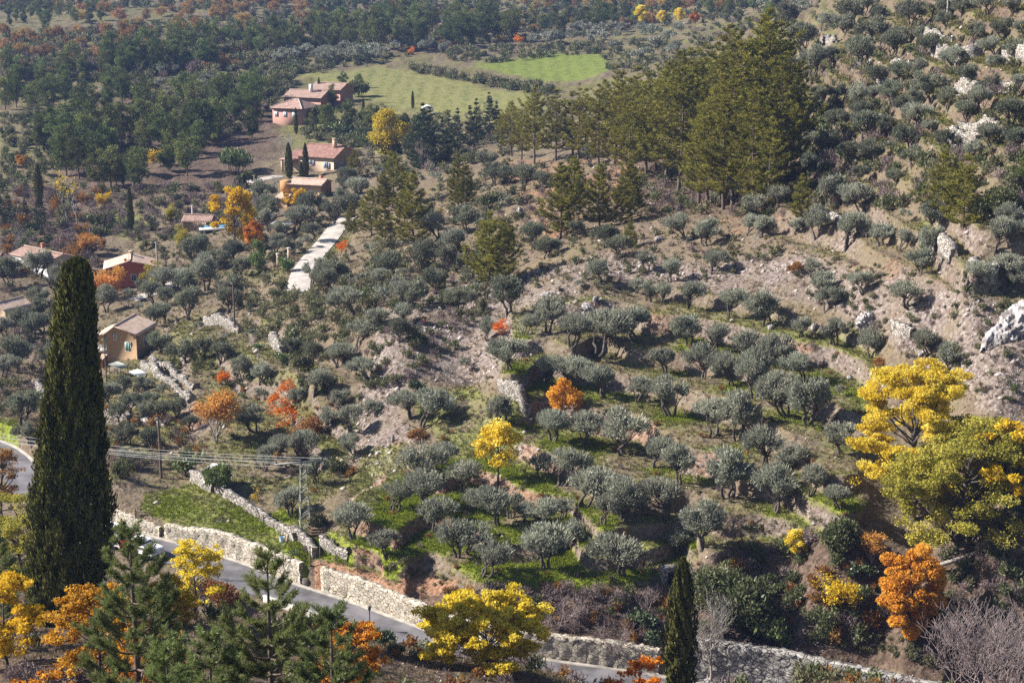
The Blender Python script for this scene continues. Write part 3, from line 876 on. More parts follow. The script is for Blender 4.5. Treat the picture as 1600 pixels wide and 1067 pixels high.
def grow(r, wood, tips, p, d, L, rad, lev, kids=3, gnarl=0.25, up=0.15, k=3, ratio=0.72, min_r=0.006):
    n = 4
    pts = [p]
    dd = d
    for i in range(n):
        dd = unit(dd + r.normal(size=3) * gnarl * 0.5 + np.array([0, 0, up * 0.4]))
        pts.append(pts[-1] + dd * L / n)
    pts = np.array(pts)
    wood.tube(pts, np.linspace(rad, rad * 0.62, n + 1), 6 if lev > 3 else k)
    if lev == 0:
        tips.append(pts[-1]); return
    for i in range(kids if lev > 1 else kids):
        a = r.uniform(0, 6.28)
        j = pts[-1] if i == 0 else pts[int(r.integers(2, n + 1))]
        side = unit(np.cross(dd, r.normal(size=3)))
        nd = unit(dd * (0.9 if i == 0 else 0.55) + side * r.uniform(0.5, 0.95) + np.array([0, 0, up]))
        grow(r, wood, tips, j, nd, L * ratio * r.uniform(.8, 1.15), max(min_r, rad * 0.58), lev - 1, kids, gnarl, up, k, ratio, min_r)


def make_bare(seed, H=6.0, bark='bark_mauve', lev=5, kids=3, stems=1, up=0.2, spread=0.3, rad=0.014, min_r=0.010):
    r = np.random.default_rng(seed)
    wood = Parts(); tips = []
    L = H * 0.30
    for s in range(stems):
        d = unit(np.array([r.normal() * spread, r.normal() * spread, 1.0]))
        grow(r, wood, tips, np.array([r.normal() * .15 * (stems > 1), r.normal() * .15 * (stems > 1), -0.3]), d, L, rad * H, lev, kids, 0.28, up, 3, 0.74, min_r)
    return [("branches", wood.mesh("bare_branches", M[bark]))], np.array(tips)


def make_open(seed, H, mat, bark, lev=4, leaf=9, L=0.3, wd=0.2, stems=1, spread=0.3, up=0.12, cl=0.38, rad=0.016, gaps=0.0):
    """open autumn tree: visible branches with leaves gathered at the twig ends"""
    parts, tips = make_bare(seed, H, bark, lev, 3, stems, up, spread, rad, 0.012)
    r = np.random.default_rng(seed + 500)
    if gaps:
        tips = tips[r.uniform(size=len(tips)) > gaps]
    lv = Leaves(r)
    n = len(tips) * leaf
    C = np.repeat(tips, leaf, 0) + r.normal(size=(n, 3)) * cl * np.array([1, 1, .7])
    tn = np.repeat(np.clip(.5 + .16 * r.normal(size=len(tips)), 0, 1), leaf) + .18 * r.normal(size=n)
    lv.add(C, r.normal(size=(n, 3)) + np.array([0, 0, -.2]), L, wd, tn)
    parts[0][1].name = "autumn_branches"
    return [("trunk", parts[0][1]), ("crown", lv.mesh("autumn_crown", M[mat]))]


def make_bush(seed, mat, H=1.7, W=2.4, K=12, n=1100, L=0.26, wd=0.13, up=0.5):
    """loose shrub: a low heap of leafy clumps on short stems"""
    r = np.random.default_rng(seed)
    wood = Parts(); lv = Leaves(r)
    per = n // K
    for i in range(K):
        a = r.uniform(0, 6.28); q = math.sqrt(r.uniform(0, 1)) * 0.36 * W
        h = r.uniform(0.35, 0.75) * H * (1 - 0.5 * (q / (0.5 * W)) ** 2)
        c = np.array([math.cos(a) * q, math.sin(a) * q, h])
        wood.tube(bend([c[0] * .2, c[1] * .2, -.15], c, r, 4, .1), np.linspace(.035, .01, 4), 4)
        d = dirs(r, per); d[:, 2] *= np.where(d[:, 2] < 0, .6, 1)
        rr = r.uniform(.2, .34) * min(H, W)
        C = c + d * (r.uniform(0, 1, per) ** .45 * rr)[:, None] * np.array([1.15, 1.15, .95])
        C[:, 2] = np.maximum(C[:, 2], 0.02)
        lv.add(C, d * .7 + np.array([0, 0, up]) + r.normal(size=(per, 3)) * .5, L, wd, np.clip(.5 + .15 * r.normal() + .2 * r.normal(size=per), 0, 1))
    return [("stems", wood.mesh("shrub_stems", M['bark'])), ("foliage", lv.mesh("shrub_foliage", M[mat]))]


ORD = "first second third fourth fifth sixth seventh eighth ninth tenth eleventh twelfth thirteenth fourteenth fifteenth sixteenth seventeenth eighteenth nineteenth".split()
TENS = {2: "twent", 3: "thirt", 4: "fort", 5: "fift", 6: "sixt", 7: "sevent", 8: "eight", 9: "ninet"}


def ordinal(i):
    if i < 19: return ORD[i]
    n = i + 1
    if n >= 100: return ("hundred" if n == 100 else "hundred-" + ordinal(n - 101))
    return TENS[n // 10] + ("ieth" if n % 10 == 0 else "y-" + ORD[n % 10 - 1])


def plant(name, protos, loc, width=None, proto_w=None, scale=None, rz=None, label=None, cat="tree", group=None, sz=1.0):
    """an Empty at the foot of the tree that parents one object per part, sharing the kind's meshes"""
    k = RNG.integers(0, len(protos))
    s = scale if scale is not None else width / proto_w
    root = link(name, None, None, (loc[0], loc[1], loc[2] - 0.06 * s), RNG.uniform(0, 6.283) if rz is None else rz, label, cat, group, None, (s, s, s * sz))
    root.empty_display_size = 0.2
    for pn, me in protos[k]:
        link(pn, me, root)
    return root


def px_w(w, y, z=-50.0):
    """metres that w photo pixels span at plan distance y"""
    return w * (y * CP - z * SP) / F

# ---------------------------------------------------------------- the ground sheet and its cover
def blobs(pts, r_in, r_out, Xo=0.0, Yo=0.0):
    """soft discs round plan points, evaluated on the ground lattice"""
    out = np.zeros(XG.shape, np.float32)
    for (x, y) in pts:
        x = x + Xo; y = y + Yo
        j0, j1 = np.searchsorted(R_AX, [max(12, y - r_out), y + r_out])
        i0, i1 = np.searchsorted(S_AX, [(x - r_out) / y - .01, (x + r_out) / y + .01])
        if j1 <= j0 or i1 <= i0: continue
        sl = (slice(j0, j1), slice(i0, i1))
        d = np.hypot(XG[sl] - x, YG[sl] - y)
        out[sl] = np.maximum(out[sl], 1 - sstep(r_in, r_out, d))
    return out


def line_px(txt, n=6, lift=0.0):
    """ground points under a photo-pixel polyline, smoothed"""
    P = np.array([spot(u, v) for (u, v) in rows(txt)])
    Q = smooth_line(P, n)
    Q[:, 2] = ground(Q[:, 0], Q[:, 1]) + lift
    return Q


DRIVES = {"driveway": ("466 456;468 438;475 420;490 400;510 377;528 354;545 338", 1.75), "lane": ("205 470;232 458;262 446;290 436", 1.3),
          "farm_lane": ("385 286;410 279;436 274", 1.6), "farm_yard_path": ("560 221;590 222;620 232", 1.5), "grass_track": ("300 512;360 530;420 548;480 572;530 592", 1.0)}
DLINE = {}
DRV = np.zeros(XG.shape)
for nm, (txt, half) in DRIVES.items():
    Q = line_px(txt, 14)
    s = np.r_[0, np.cumsum(np.linalg.norm(np.diff(Q[:, :2], axis=0), axis=1))]
    t = np.linspace(0, s[-1], int(s[-1] / 0.6) + 2)
    Q = np.stack([np.interp(t, s, Q[:, k]) for k in range(3)], 1)
    kk = min(15, len(t) // 2 * 2 - 1)
    Q[:, 2] = np.convolve(np.pad(Q[:, 2], kk // 2, mode='edge'), np.ones(kk) / kk, 'valid')
    DLINE[nm] = Q
    y0, y1 = Q[:, 1].min() - 8, Q[:, 1].max() + 8
    j0, j1 = np.searchsorted(R_AX, [y0, y1])
    sl = slice(j0, j1)
    dmin = np.full(XG[sl].shape, 1e9); zq = np.zeros(XG[sl].shape)
    for i in range(len(Q) - 1):
        e = Q[i + 1] - Q[i]
        tt = np.clip(((XG[sl] - Q[i, 0]) * e[0] + (YG[sl] - Q[i, 1]) * e[1]) / (e[0] ** 2 + e[1] ** 2), 0, 1)
        d = np.hypot(XG[sl] - Q[i, 0] - tt * e[0], YG[sl] - Q[i, 1] - tt * e[1])
        m_ = d < dmin
        dmin = np.where(m_, d, dmin); zq = np.where(m_, Q[i, 2] + tt * e[2], zq)
    w_ = 1 - sstep(half + 1.2, half + 5.0, dmin)
    if nm != 'grass_track': DRV[sl] = np.maximum(DRV[sl], dmin < half + .25)
    HG[sl] = HG[sl] * (1 - w_) + (zq - .12) * w_


OL_PT = {}
for k, (ph, zz, txt) in OLIVES.items():
    L = []
    for (u, v, w) in rows(txt):
        x, y, z = spot(u, v)
        L.append((x, y, z, px_w(w, y, z), u, v))
    OL_PT[k] = L

n1 = fbm(XG / 5, YG / 5, 4, 3); n2 = fbm(XG / 1.2, YG / 1.2, 3, 4); n3 = fbm(XG / 18, YG / 18, 3, 8)
grove = pmask([(560, 850), (600, 770), (660, 735), (760, 715), (830, 735), (905, 790), (965, 800), (945, 870), (1010, 905), (900, 925), (780, 908), (680, 893), (600, 883), (545, 858)], 12)
tree_xy = [(p[0], p[1]) for k in ('ob', 'oc', 'od', 'oe', 'of', 'og', 'oh') for p in OL_PT[k]]
under = blobs(tree_xy, 1.0, 3.2, 1.2, -0.2)
tread = (1 - RISER)
lush = np.clip(grove * (0.82 + 1.1 * n1 + .5 * n2) * tread + under * tread * (0.30 + 1.3 * n1) * m_orch, 0, 1)
lush = np.maximum(lush, m_lawn * (.36 + .6 * n1 + .5 * n2))
lush = np.maximum(lush, 0.75 * pmask([(-20, 655), (25, 660), (30, 690), (-20, 690)], 5))
lush = np.maximum(lush, 0.8 * pmask([(395, 812), (440, 795), (520, 830), (560, 870), (520, 880), (455, 850)], 6) * (0.7 + n1))
grass = np.clip(0.85 * m_orch * tread * (0.75 + 1.2 * n1) + 0.55 * m_left * tread * (0.8 + 1.2 * n1) + 0.85 * m_lawn + 0.65 * m_plot * (1 + n1) + m_up * tread * (0.8 + n1) + 0.55 * m_mid * tread * (0.6 + 1.2 * n1), 0, 1)
for pl, s_ in (([(140, 342), (195, 320), (245, 350), (215, 378), (150, 362)], .8), ([(-20, 287), (40, 282), (45, 292), (-20, 298)], .8), ([(340, 405), (480, 430), (460, 450), (300, 430)], .35),
               ([(470, 400), (540, 330), (560, 350), (500, 420)], .6), ([(540, 480), (533, 520), (560, 530)], .4), ([(560, 700), (640, 690), (640, 740), (560, 745)], .6),
               ([(270, 515), (420, 545), (540, 590), (530, 605), (400, 570), (260, 545)], .55), ([(25, 72), (95, 60), (95, 75), (40, 84)], .6), ([(240, 12), (330, 8), (330, 22), (240, 30)], .35),
               ([(150, 585), (250, 585), (230, 600), (150, 600)], .5), ([(990, 60), (1060, 65), (1060, 75), (1000, 72)], .8), ([(600, 165), (720, 180), (720, 200), (600, 195)], .5)):
    grass = np.maximum(grass, s_ * pmask(pl, 5) * (0.9 + 0.8 * n1))
grass = np.maximum(grass, sstep(330, 480, YG) * (.55 + .9 * n3 + .4 * n1) * (1 - m_gully))
stony = np.clip(m_gully * (0.75 + 0.9 * n1) + RISER * (0.55 + 0.8 * n1) * (1 - .7 * m_up), 0, 1)
stony = np.maximum(stony, pmask([(540, 640), (620, 640), (660, 700), (620, 740), (540, 730)], 12) * (.7 + n1))
redm = np.clip(m_red * 1.2 + RISER * m_orch * sstep(0.05, 0.35, n3 + 0.5 * n1) * 0.55, 0, 1)
for pl in ([(995, 470), (1045, 480), (1075, 505), (1060, 540), (1020, 520)], [(1180, 335), (1240, 330), (1250, 370), (1180, 365)], [(1120, 340), (1180, 330), (1200, 350), (1140, 370)],
           [(1320, 410), (1420, 405), (1400, 440), (1330, 440)], [(615, 690), (690, 690), (690, 740), (620, 740)], [(560, 92), (640, 80), (690, 72), (740, 72), (690, 92), (600, 100)],
           [(790, 250), (990, 250), (990, 290), (930, 330), (860, 380), (830, 350)], [(200, 640), (330, 640), (300, 680), (200, 680)]):
    redm = np.maximum(redm, pmask(pl, 8) * (0.45 + 0.8 * n1))
litter_shade = np.clip(m_up * (.45 + n1) + pmask([(650, 925), (860, 918), (1060, 935), (1100, 1010), (900, 1020), (700, 985)], 10) + pmask([(1050, 915), (1180, 850), (1330, 840), (1500, 860), (1640, 800), (1640, 1080), (1060, 1010)], 14)
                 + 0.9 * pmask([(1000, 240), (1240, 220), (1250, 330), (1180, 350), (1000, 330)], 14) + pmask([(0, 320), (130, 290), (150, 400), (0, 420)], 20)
                 + pmask([(50, 190), (240, 150), (420, 150), (440, 230), (350, 310), (120, 310)], 18) + (YG < 126) * (DR < -3) + (sstep(400, 520, YG) * .40 + .3 * n3) * (1 - m_fp) * (1 - m_fg) * (YG > 400), 0, 1)  # leaf litter, plus the shaded slope's darkness painted into the ground colour
fieldp = m_fp; fieldg = m_fg
char_dark = np.zeros_like(XG)
for (u, v, r) in ((718, 633, 1.3), (343, 812, 0.75)):
    x, y, z = spot(u, v)
    char_dark = np.maximum(char_dark, blobs([(x, y)], r * .75, r * 1.2))
far_mauve = sstep(480, 700, YG)

SG_, cols1, cols2 = None, np.stack([grass, lush, stony, redm], -1), np.stack([litter_shade, fieldp, fieldg, np.clip(char_dark, 0, 1)], -1)
idx = np.arange(NS * NR).reshape(NR, NS)
fq = np.stack([idx[:-1, :-1], idx[:-1, 1:], idx[1:, 1:], idx[1:, :-1]], -1).reshape(-1, 4)


def ground_mat():
    m, n, l, out = new_mat("hillside earth and grass")
    b = n.new("ShaderNodeBsdfPrincipled"); b.inputs["Roughness"].default_value = 0.95
    b.inputs["Specular IOR Level"].default_value = 0.15
    geo = n.new("ShaderNodeNewGeometry")
    def noise(scale, det=5, dist=0.0):
        z = n.new("ShaderNodeTexNoise"); z.inputs["Scale"].default_value = scale; z.inputs["Detail"].default_value = det; z.inputs["Distortion"].default_value = dist
        l.new(geo.outputs["Position"], z.inputs["Vector"]); return z.outputs["Fac"]
    fine = noise(2.6, 8); mid = noise(0.5, 6); big = noise(0.09, 4)
    tuft = noise(1.1, 7, 0.6)
    def ramp(fac, cs, lo=0.3, hi=0.7):
        r = n.new("ShaderNodeValToRGB"); e = r.color_ramp.elements
        while len(e) < len(cs): e.new(.5)
        for i, c in enumerate(cs):
            e[i].position = lo + (hi - lo) * i / (len(cs) - 1); e[i].color = (*c, 1)
        l.new(fac, r.inputs[0]); return r.outputs[0]
    def attr(nm):
        a = n.new("ShaderNodeAttribute"); a.attribute_name = nm
        s = n.new("ShaderNodeSeparateColor"); l.new(a.outputs["Color"], s.inputs[0])
        return s.outputs[0], s.outputs[1], s.outputs[2], a.outputs["Alpha"]
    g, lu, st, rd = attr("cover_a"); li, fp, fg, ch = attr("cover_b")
    def brk(fac, nz, w=0.35):
        """break a soft mask up with noise"""
        a = n.new("ShaderNodeMath"); a.operation = 'ADD'; l.new(fac, a.inputs[0]); l.new(nz, a.inputs[1])
        r = n.new("ShaderNodeMapRange"); r.inputs[1].default_value = 1.0 - w; r.inputs[2].default_value = 1.0 + w
        l.new(a.outputs[0], r.inputs[0]); return r.outputs[0]
    def mix(fac, a, c):
        x = n.new("ShaderNodeMix"); x.data_type = 'RGBA'
        l.new(fac, x.inputs[0]); l.new(a, x.inputs[6]); l.new(c, x.inputs[7]); return x.outputs[2]
    earth = ramp(fine, [(0.085, 0.062, 0.047), (0.162, 0.120, 0.090), (0.245, 0.192, 0.153)])
    dry = ramp(mid, [(0.115, 0.095, 0.050), (0.190, 0.155, 0.085), (0.150, 0.110, 0.073)])
    c = mix(brk(big, tuft, .25), earth, dry)
    stone = ramp(fine, [(0.085, 0.064, 0.054), (0.168, 0.128, 0.110), (0.255, 0.208, 0.185), (0.43, 0.39, 0.36)], 0.28, 0.74)
    c = mix(brk(st, tuft), c, stone)
    c = mix(brk(rd, mid), c, ramp(fine, [(0.175, 0.090, 0.055), (0.30, 0.165, 0.100), (0.40, 0.255, 0.175)]))
    gr = ramp(tuft, [(0.090, 0.102, 0.026), (0.165, 0.178, 0.046), (0.235, 0.220, 0.092)])
    c = mix(brk(g, tuft), c, gr)
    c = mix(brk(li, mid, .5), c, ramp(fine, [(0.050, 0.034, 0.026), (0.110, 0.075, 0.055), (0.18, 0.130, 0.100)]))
    c = mix(brk(lu, tuft, .3), c, ramp(tuft, [(0.105, 0.132, 0.013), (0.200, 0.245, 0.022), (0.290, 0.325, 0.055)]))
    wv = n.new('ShaderNodeTexWave'); wv.inputs['Scale'].default_value = .07; wv.inputs['Distortion'].default_value = 3.0; wv.inputs['Detail'].default_value = 3
    l.new(geo.outputs['Position'], wv.inputs['Vector'])
    av = n.new('ShaderNodeMath'); av.operation = 'MULTIPLY_ADD'; av.inputs[1].default_value = .12; l.new(wv.outputs['Fac'], av.inputs[0]); l.new(mid, av.inputs[2])
    mid = av.outputs[0]
    c = mix(fp, c, ramp(mid, [(0.120, 0.125, 0.042), (0.215, 0.210, 0.075), (0.190, 0.150, 0.080)], .38, .85))
    c = mix(fg, c, ramp(mid, [(0.105, 0.135, 0.026), (0.180, 0.215, 0.044), (0.16, 0.125, 0.058)], .38, .95))
    c = mix(ch, c, ramp(fine, [(0.06, 0.05, 0.05), (0.14, 0.11, 0.10)]))
    l.new(c, b.inputs["Base Color"])
    ad = n.new("ShaderNodeMath"); ad.operation = 'MULTIPLY_ADD'; ad.inputs[1].default_value = 0.6
    l.new(fine, ad.inputs[0]); l.new(tuft, ad.inputs[2])
    bp = n.new("ShaderNodeBump"); bp.inputs["Strength"].default_value = 0.9; bp.inputs["Distance"].default_value = 0.35
    l.new(ad.outputs[0], bp.inputs["Height"]); l.new(bp.outputs[0], b.inputs["Normal"])
    l.new(b.outputs[0], out.inputs[0])
    return m


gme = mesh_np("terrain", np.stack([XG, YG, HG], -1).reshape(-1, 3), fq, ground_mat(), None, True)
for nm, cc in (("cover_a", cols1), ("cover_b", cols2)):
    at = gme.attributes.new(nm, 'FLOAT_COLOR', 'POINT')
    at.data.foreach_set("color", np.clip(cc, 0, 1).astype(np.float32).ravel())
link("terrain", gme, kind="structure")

# ---------------------------------------------------------------- roads
def ribbon(P, offs, dz, nm, mat, kind="structure", uvs=False):
    """a strip along the rows of P with the cross offsets offs and heights dz"""
    P = np.asarray(P, float)
    T = unit(np.gradient(P[:, :2], axis=0)); N = np.c_[-T[:, 1], T[:, 0]]
    k = len(offs)
    V = np.concatenate([np.c_[P[:, :2] + N * o, P[:, 2] + d] for o, d in zip(offs, dz)])
    n = len(P)
    f = []
    for c in range(k - 1):
        i = np.arange(n - 1)
        f.append(np.stack([i + c * n, i + 1 + c * n, i + 1 + (c + 1) * n, i + (c + 1) * n], 1))
    me = mesh_np(nm, V, np.vstack(f), mat)
    return link(nm, me, kind=kind)


RD = ROAD[2:]
ribbon(RD, (-ROAD_HALF, -ROAD_HALF * .3, ROAD_HALF * .3, ROAD_HALF), (0.02, 0.05, 0.05, 0.02), "road", M['asphalt'])
ribbon(RD, (ROAD_HALF - 0.12, ROAD_HALF - 0.11, ROAD_HALF + .25), (0.0, 0.11, 0.12), "kerb", M['kerb'])


for nm in ("driveway", "lane", "farm_lane", "farm_yard_path"):
    hw = DRIVES[nm][1]
    ribbon(DLINE[nm], (-hw, -hw * .5, 0, hw * .5, hw), (-.02, .06, .07, .06, -.02), nm, M['gravel'])

# ---------------------------------------------------------------- stone walls
def stone_wall(Q, h, thick, nm, mat, label, cat="wall", group=None, seed=0, rag=0.12, base=-0.5, bump=0.06, lean=0.0, cap=None):
    """a rubble wall standing on the line Q: faces and top pushed about stone by stone"""
    r = np.random.default_rng(seed + 900)
    Q = np.asarray(Q, float)
    s = np.r_[0, np.cumsum(np.linalg.norm(np.diff(Q[:, :2], axis=0), axis=1))]
    m = max(4, int(s[-1] / 0.3))
    t = np.linspace(0, s[-1], m)
    P = np.stack([np.interp(t, s, Q[:, k]) for k in range(3)], 1)
    hh = np.interp(np.linspace(0, 1, m), np.linspace(0, 1, len(np.atleast_1d(h))), np.atleast_1d(h)) if np.ndim(h) else np.full(m, float(h))
    hh = hh + rag * (r.normal(size=m) * .5 + np.sin(t * 0.9 + seed) * .5 + np.sin(t * .31) * .6)
    hh = np.maximum(hh, 0.15)
    T = unit(np.gradient(P[:, :2], axis=0)); N = np.c_[-T[:, 1], T[:, 0]]
    nv = max(3, int(np.max(hh) / 0.3) + 1)
    ring = []
    for side in (-1, 1):
        for j in range(nv):
            f = j / (nv - 1)
            if side == 1: f = 1 - f
            off = side * thick / 2 + lean * f + bump * r.normal(size=m)
            ring.append(np.c_[P[:, :2] + N * off[:, None], P[:, 2] + base + (hh - base) * f + 0.03 * r.normal(size=m)])
    k = len(ring)
    V = np.concatenate(ring)
    f = []
    i = np.arange(m - 1)
    for c in range(k):
        d = (c + 1) % k
        f.append(np.stack([i + c * m, i + 1 + c * m, i + 1 + d * m, i + d * m], 1))
    for e in (0, m - 1):
        for j in range(nv - 1):
            q = [e + j * m, e + (j + 1) * m, e + (k - 2 - j) * m, e + (k - 1 - j) * m]
            f.append(np.array([q]))
    me = mesh_np(nm, V, np.vstack(f), mat)
    o = link(nm, me, label=label, cat=cat, group=group)
    return o, P, hh


def road_off(i0, i1, off, dz=0.0):
    P = ROAD[i0:i1]
    T = unit(np.gradient(P[:, :2], axis=0)); N = np.c_[-T[:, 1], T[:, 0]]
    return np.c_[P[:, :2] + N * off, P[:, 2] + dz]


def road_i(u):
    uu, vv = project(ROAD[:, 0], ROAD[:, 1], ROAD[:, 2])
    return int(np.argmin(np.abs(uu - u)))


WO = ROAD_HALF + 0.55
stone_wall(road_off(road_i(120), road_i(232), WO), [1.35, 1.3, 1.1], 0.6, "roadside_wall", M['wall_stone'], "low pale rubble wall along the road right behind the big cypress", seed=1)
stone_wall(road_off(road_i(232), road_i(452), WO), [1.5, 2.2, 2.35, 2.3], 0.6, "roadside_wall", M['wall_stone'], "pale rubble retaining wall along the front of the sloping lawn", seed=2)
stone_wall(road_off(road_i(478), road_i(730), WO), [2.35, 2.3, 2.2, 2.1], 0.6, "roadside_wall", M['wall_stone'], "cream rubble retaining wall under the red earth bank", seed=3, rag=0.08)
stone_wall(road_off(road_i(732), road_i(1040), WO), [2.2, 2.2, 2.3, 2.4], 0.6, "roadside_wall", M['wall_stone'], "cream rubble retaining wall behind the yellow tree at the bottom", seed=4, rag=0.1)
stone_wall(road_off(road_i(1045), road_i(1560), WO), [3.6, 4.2, 4.2, 4.2], 0.8, "roadside_wall", M['big_stone'], "tall grey block retaining wall below the orange maple", seed=5, rag=0.1, bump=0.08)
stone_wall(road_off(road_i(440), road_i(640), -ROAD_HALF - .25), 0.55, 0.35, "parapet", M['concrete'], "low white parapet along the valley edge of the road", seed=6, rag=0.02, bump=0.01)
stone_wall(line_px("338 768;362 782;400 806;440 830;462 845"), [0.9, 0.9, 0.8, 0.9], 0.55, "garden_wall", M['old_stone'], "dry stone garden wall climbing along the upper edge of the lawn", seed=7, rag=0.1)
stone_wall(line_px("456 838;478 852;492 872"), [1.0, 1.0, 1.0], 0.6, "garden_wall", M['old_stone'], "short dry stone garden wall below the lattice pylon", seed=8)
stone_wall(line_px("504 852;520 862;545 868"), [1.1, 1.0, 0.7], 0.6, "garden_wall", M['old_stone'], "tumbled dry stone wall over the red earth bank", seed=9, rag=.2)
stone_wall(line_px("300 746;316 760;334 768"), [1.1, 1.2, 1.0], 0.7, "garden_wall", M['old_stone'], "stub of dry stone wall beside the little shed", seed=10)
stone_wall(line_px("782 606;800 620;818 636;830 648"), [1.0, 1.5, 1.7, 0.9], 0.8, "terrace_wall", M['old_stone'], "bright dry stone terrace wall beside the flat grass plot", seed=11, rag=.2)
TW = [("225 575;248 590;275 606;300 628", [1.0, 1.2, 1.1, .8], "long white ruined terrace wall under the tan house"),
      ("238 566;262 578;290 594;306 606", [1.0, .9, 1.0, .6], "upper white ruined terrace wall under the tan house"),
      ("322 506;345 510;368 516;376 520", [1.9, 2.1, 1.9, 1.2], "white stone revetment behind the tall wooden pole"),
      ("424 538;432 545;442 552", [2.0, 2.2, 1.4], "small white stone revetment below the dense scrub"),
      ("155 648;190 654;225 662;262 664", [.8, .9, .8, .7], "low brown dry stone wall right of the big cypress"),
      ("55 605;68 622;70 640", [1.2, 1.5, 1.4], "broken white terrace wall left of the big cypress"),
      ("1286 340;1305 346;1330 356;1358 370", [1.1, 1.2, 1.2, .9], "white dry stone terrace wall over the row of round olives"),
      ("1472 384;1484 396;1490 402", [1.6, 1.8, 1.0], "short white stone wall end beside the dark green bush"),
      ("1518 414;1535 424;1556 428", [1.3, 1.4, 1.1], "white terrace wall among the olives by the white boulder"),
      ("1398 508;1412 518;1426 524", [.8, .8, .6], "small curved dry stone wall on the scree slope"),
      ("1455 88;1485 90;1510 92;1534 88", [2.6, 2.4, 2.5, 2.2], "biggest white terrace wall high on the hillside"),
      ("1446 62;1470 64;1490 66", [1.6, 1.7, 1.4], "white terrace wall above the biggest hillside wall"),
      ("1396 106;1412 108;1424 110", [1.6, 1.7, 1.3], "white terrace wall left below the biggest hillside wall"),
      ("1372 136;1386 138;1396 136", [1.6, 1.7, 1.2], "bright patch of terrace wall on the middle hillside"),
      ("1560 146;1575 146;1590 144", [2.0, 2.1, 1.7], "white terrace wall at the frame edge on the middle hillside"),
      ("1495 142;1512 144;1530 142", [1.5, 1.6, 1.3], "grey terrace wall under the long bright grass terrace"),
      ("1405 164;1416 166;1428 164", [1.0, 1.0, .8], "little white wall under the middle hillside olives"),
      ("1480 220;1500 222;1530 222", [1.6, 1.6, 1.2], "grey white terrace wall over the big lone pine"),
      ("1570 88;1585 90;1610 88", [1.8, 1.9, 1.7], "white terrace wall on the top hillside at the frame edge"),
      ("1500 200;1530 202;1560 200", [1.0, 1.1, .9], "low grey terrace wall between the lower hillside olives"),
      ("1340 105;1352 106;1362 105", [0.9, 1.0, .8], "small white wall beside the tall hillside pines"),
      ("1285 66;1296 68;1304 68", [1.1, 1.2, .9], "pinkish white terrace wall next to the pine tops")]
for i, (px, h, lb) in enumerate(TW):
    stone_wall(line_px(px), [.68 * q for q in h], 0.8, "terrace_wall", M['old_stone'], lb, seed=20 + i, rag=0.36, bump=.10, base=-0.8, group="dry stone terrace walls")
# the free standing white stone post high on the hill
x, y, z = spot(1481, 33)
stone_wall(np.array([[x - .25, y, z], [x + .25, y, z]]), 3.2, 0.5, "stone_pillar", M['old_stone'], "slim white stone pillar standing on the top hillside", cat="pillar", seed=60, rag=.05)


def boulder(u, v, w, h, d, nm, lb, seed, rz=0.0, tilt=0.0, group=None, mat='rock', sub=34):
    """a craggy rock: a squashed ball cut by ridged noise"""
    x, y, z = spot(u, v)
    k = px_w(1.0, y, z)
    a = np.linspace(0, math.pi, sub); b = np.linspace(0, 2 * math.pi, sub * 2, endpoint=False)
    A, B = np.meshgrid(a, b, indexing='ij')
    D = np.stack([np.sin(A) * np.cos(B), np.sin(A) * np.sin(B), np.cos(A)], -1)
    q = D * 2.1 + seed * 3.1
    fa = q[..., 0] + q[..., 2] * .8; fb_ = q[..., 1] - q[..., 2] * .6
    nz = np.abs(fbm(fa, fb_, 5, seed)) * 1.1 + 0.8 * np.abs(fbm(fa * 2.3 + 5, fb_ * 2.3, 4, seed + 9)) + .35 * np.abs(fbm(fa * 6, fb_ * 6, 3, seed + 4))
    R = 1.12 - 0.75 * nz
    R = R + .06 * np.abs(((D[..., 2] * 2.2 + D[..., 0]) * 2.5 + fbm(fa, fb_, 2, 3)) % 1 - .5)
    V = D * R[..., None] * np.array([w * k / 2, d * k / 2, h * k * .62])
    V[..., 2] += V[..., 0] * tilt
    V = V.reshape(-1, 3)
    n, m2 = A.shape
    i, j = np.meshgrid(np.arange(n - 1), np.arange(m2), indexing='ij')
    fq_ = np.stack([i * m2 + j, i * m2 + (j + 1) % m2, (i + 1) * m2 + (j + 1) % m2, (i + 1) * m2 + j], -1).reshape(-1, 4)
    link(nm, mesh_np(nm, V, fq_, M[mat]), None, (x, y, z + h * k * .15), rz, lb, "rock", group)


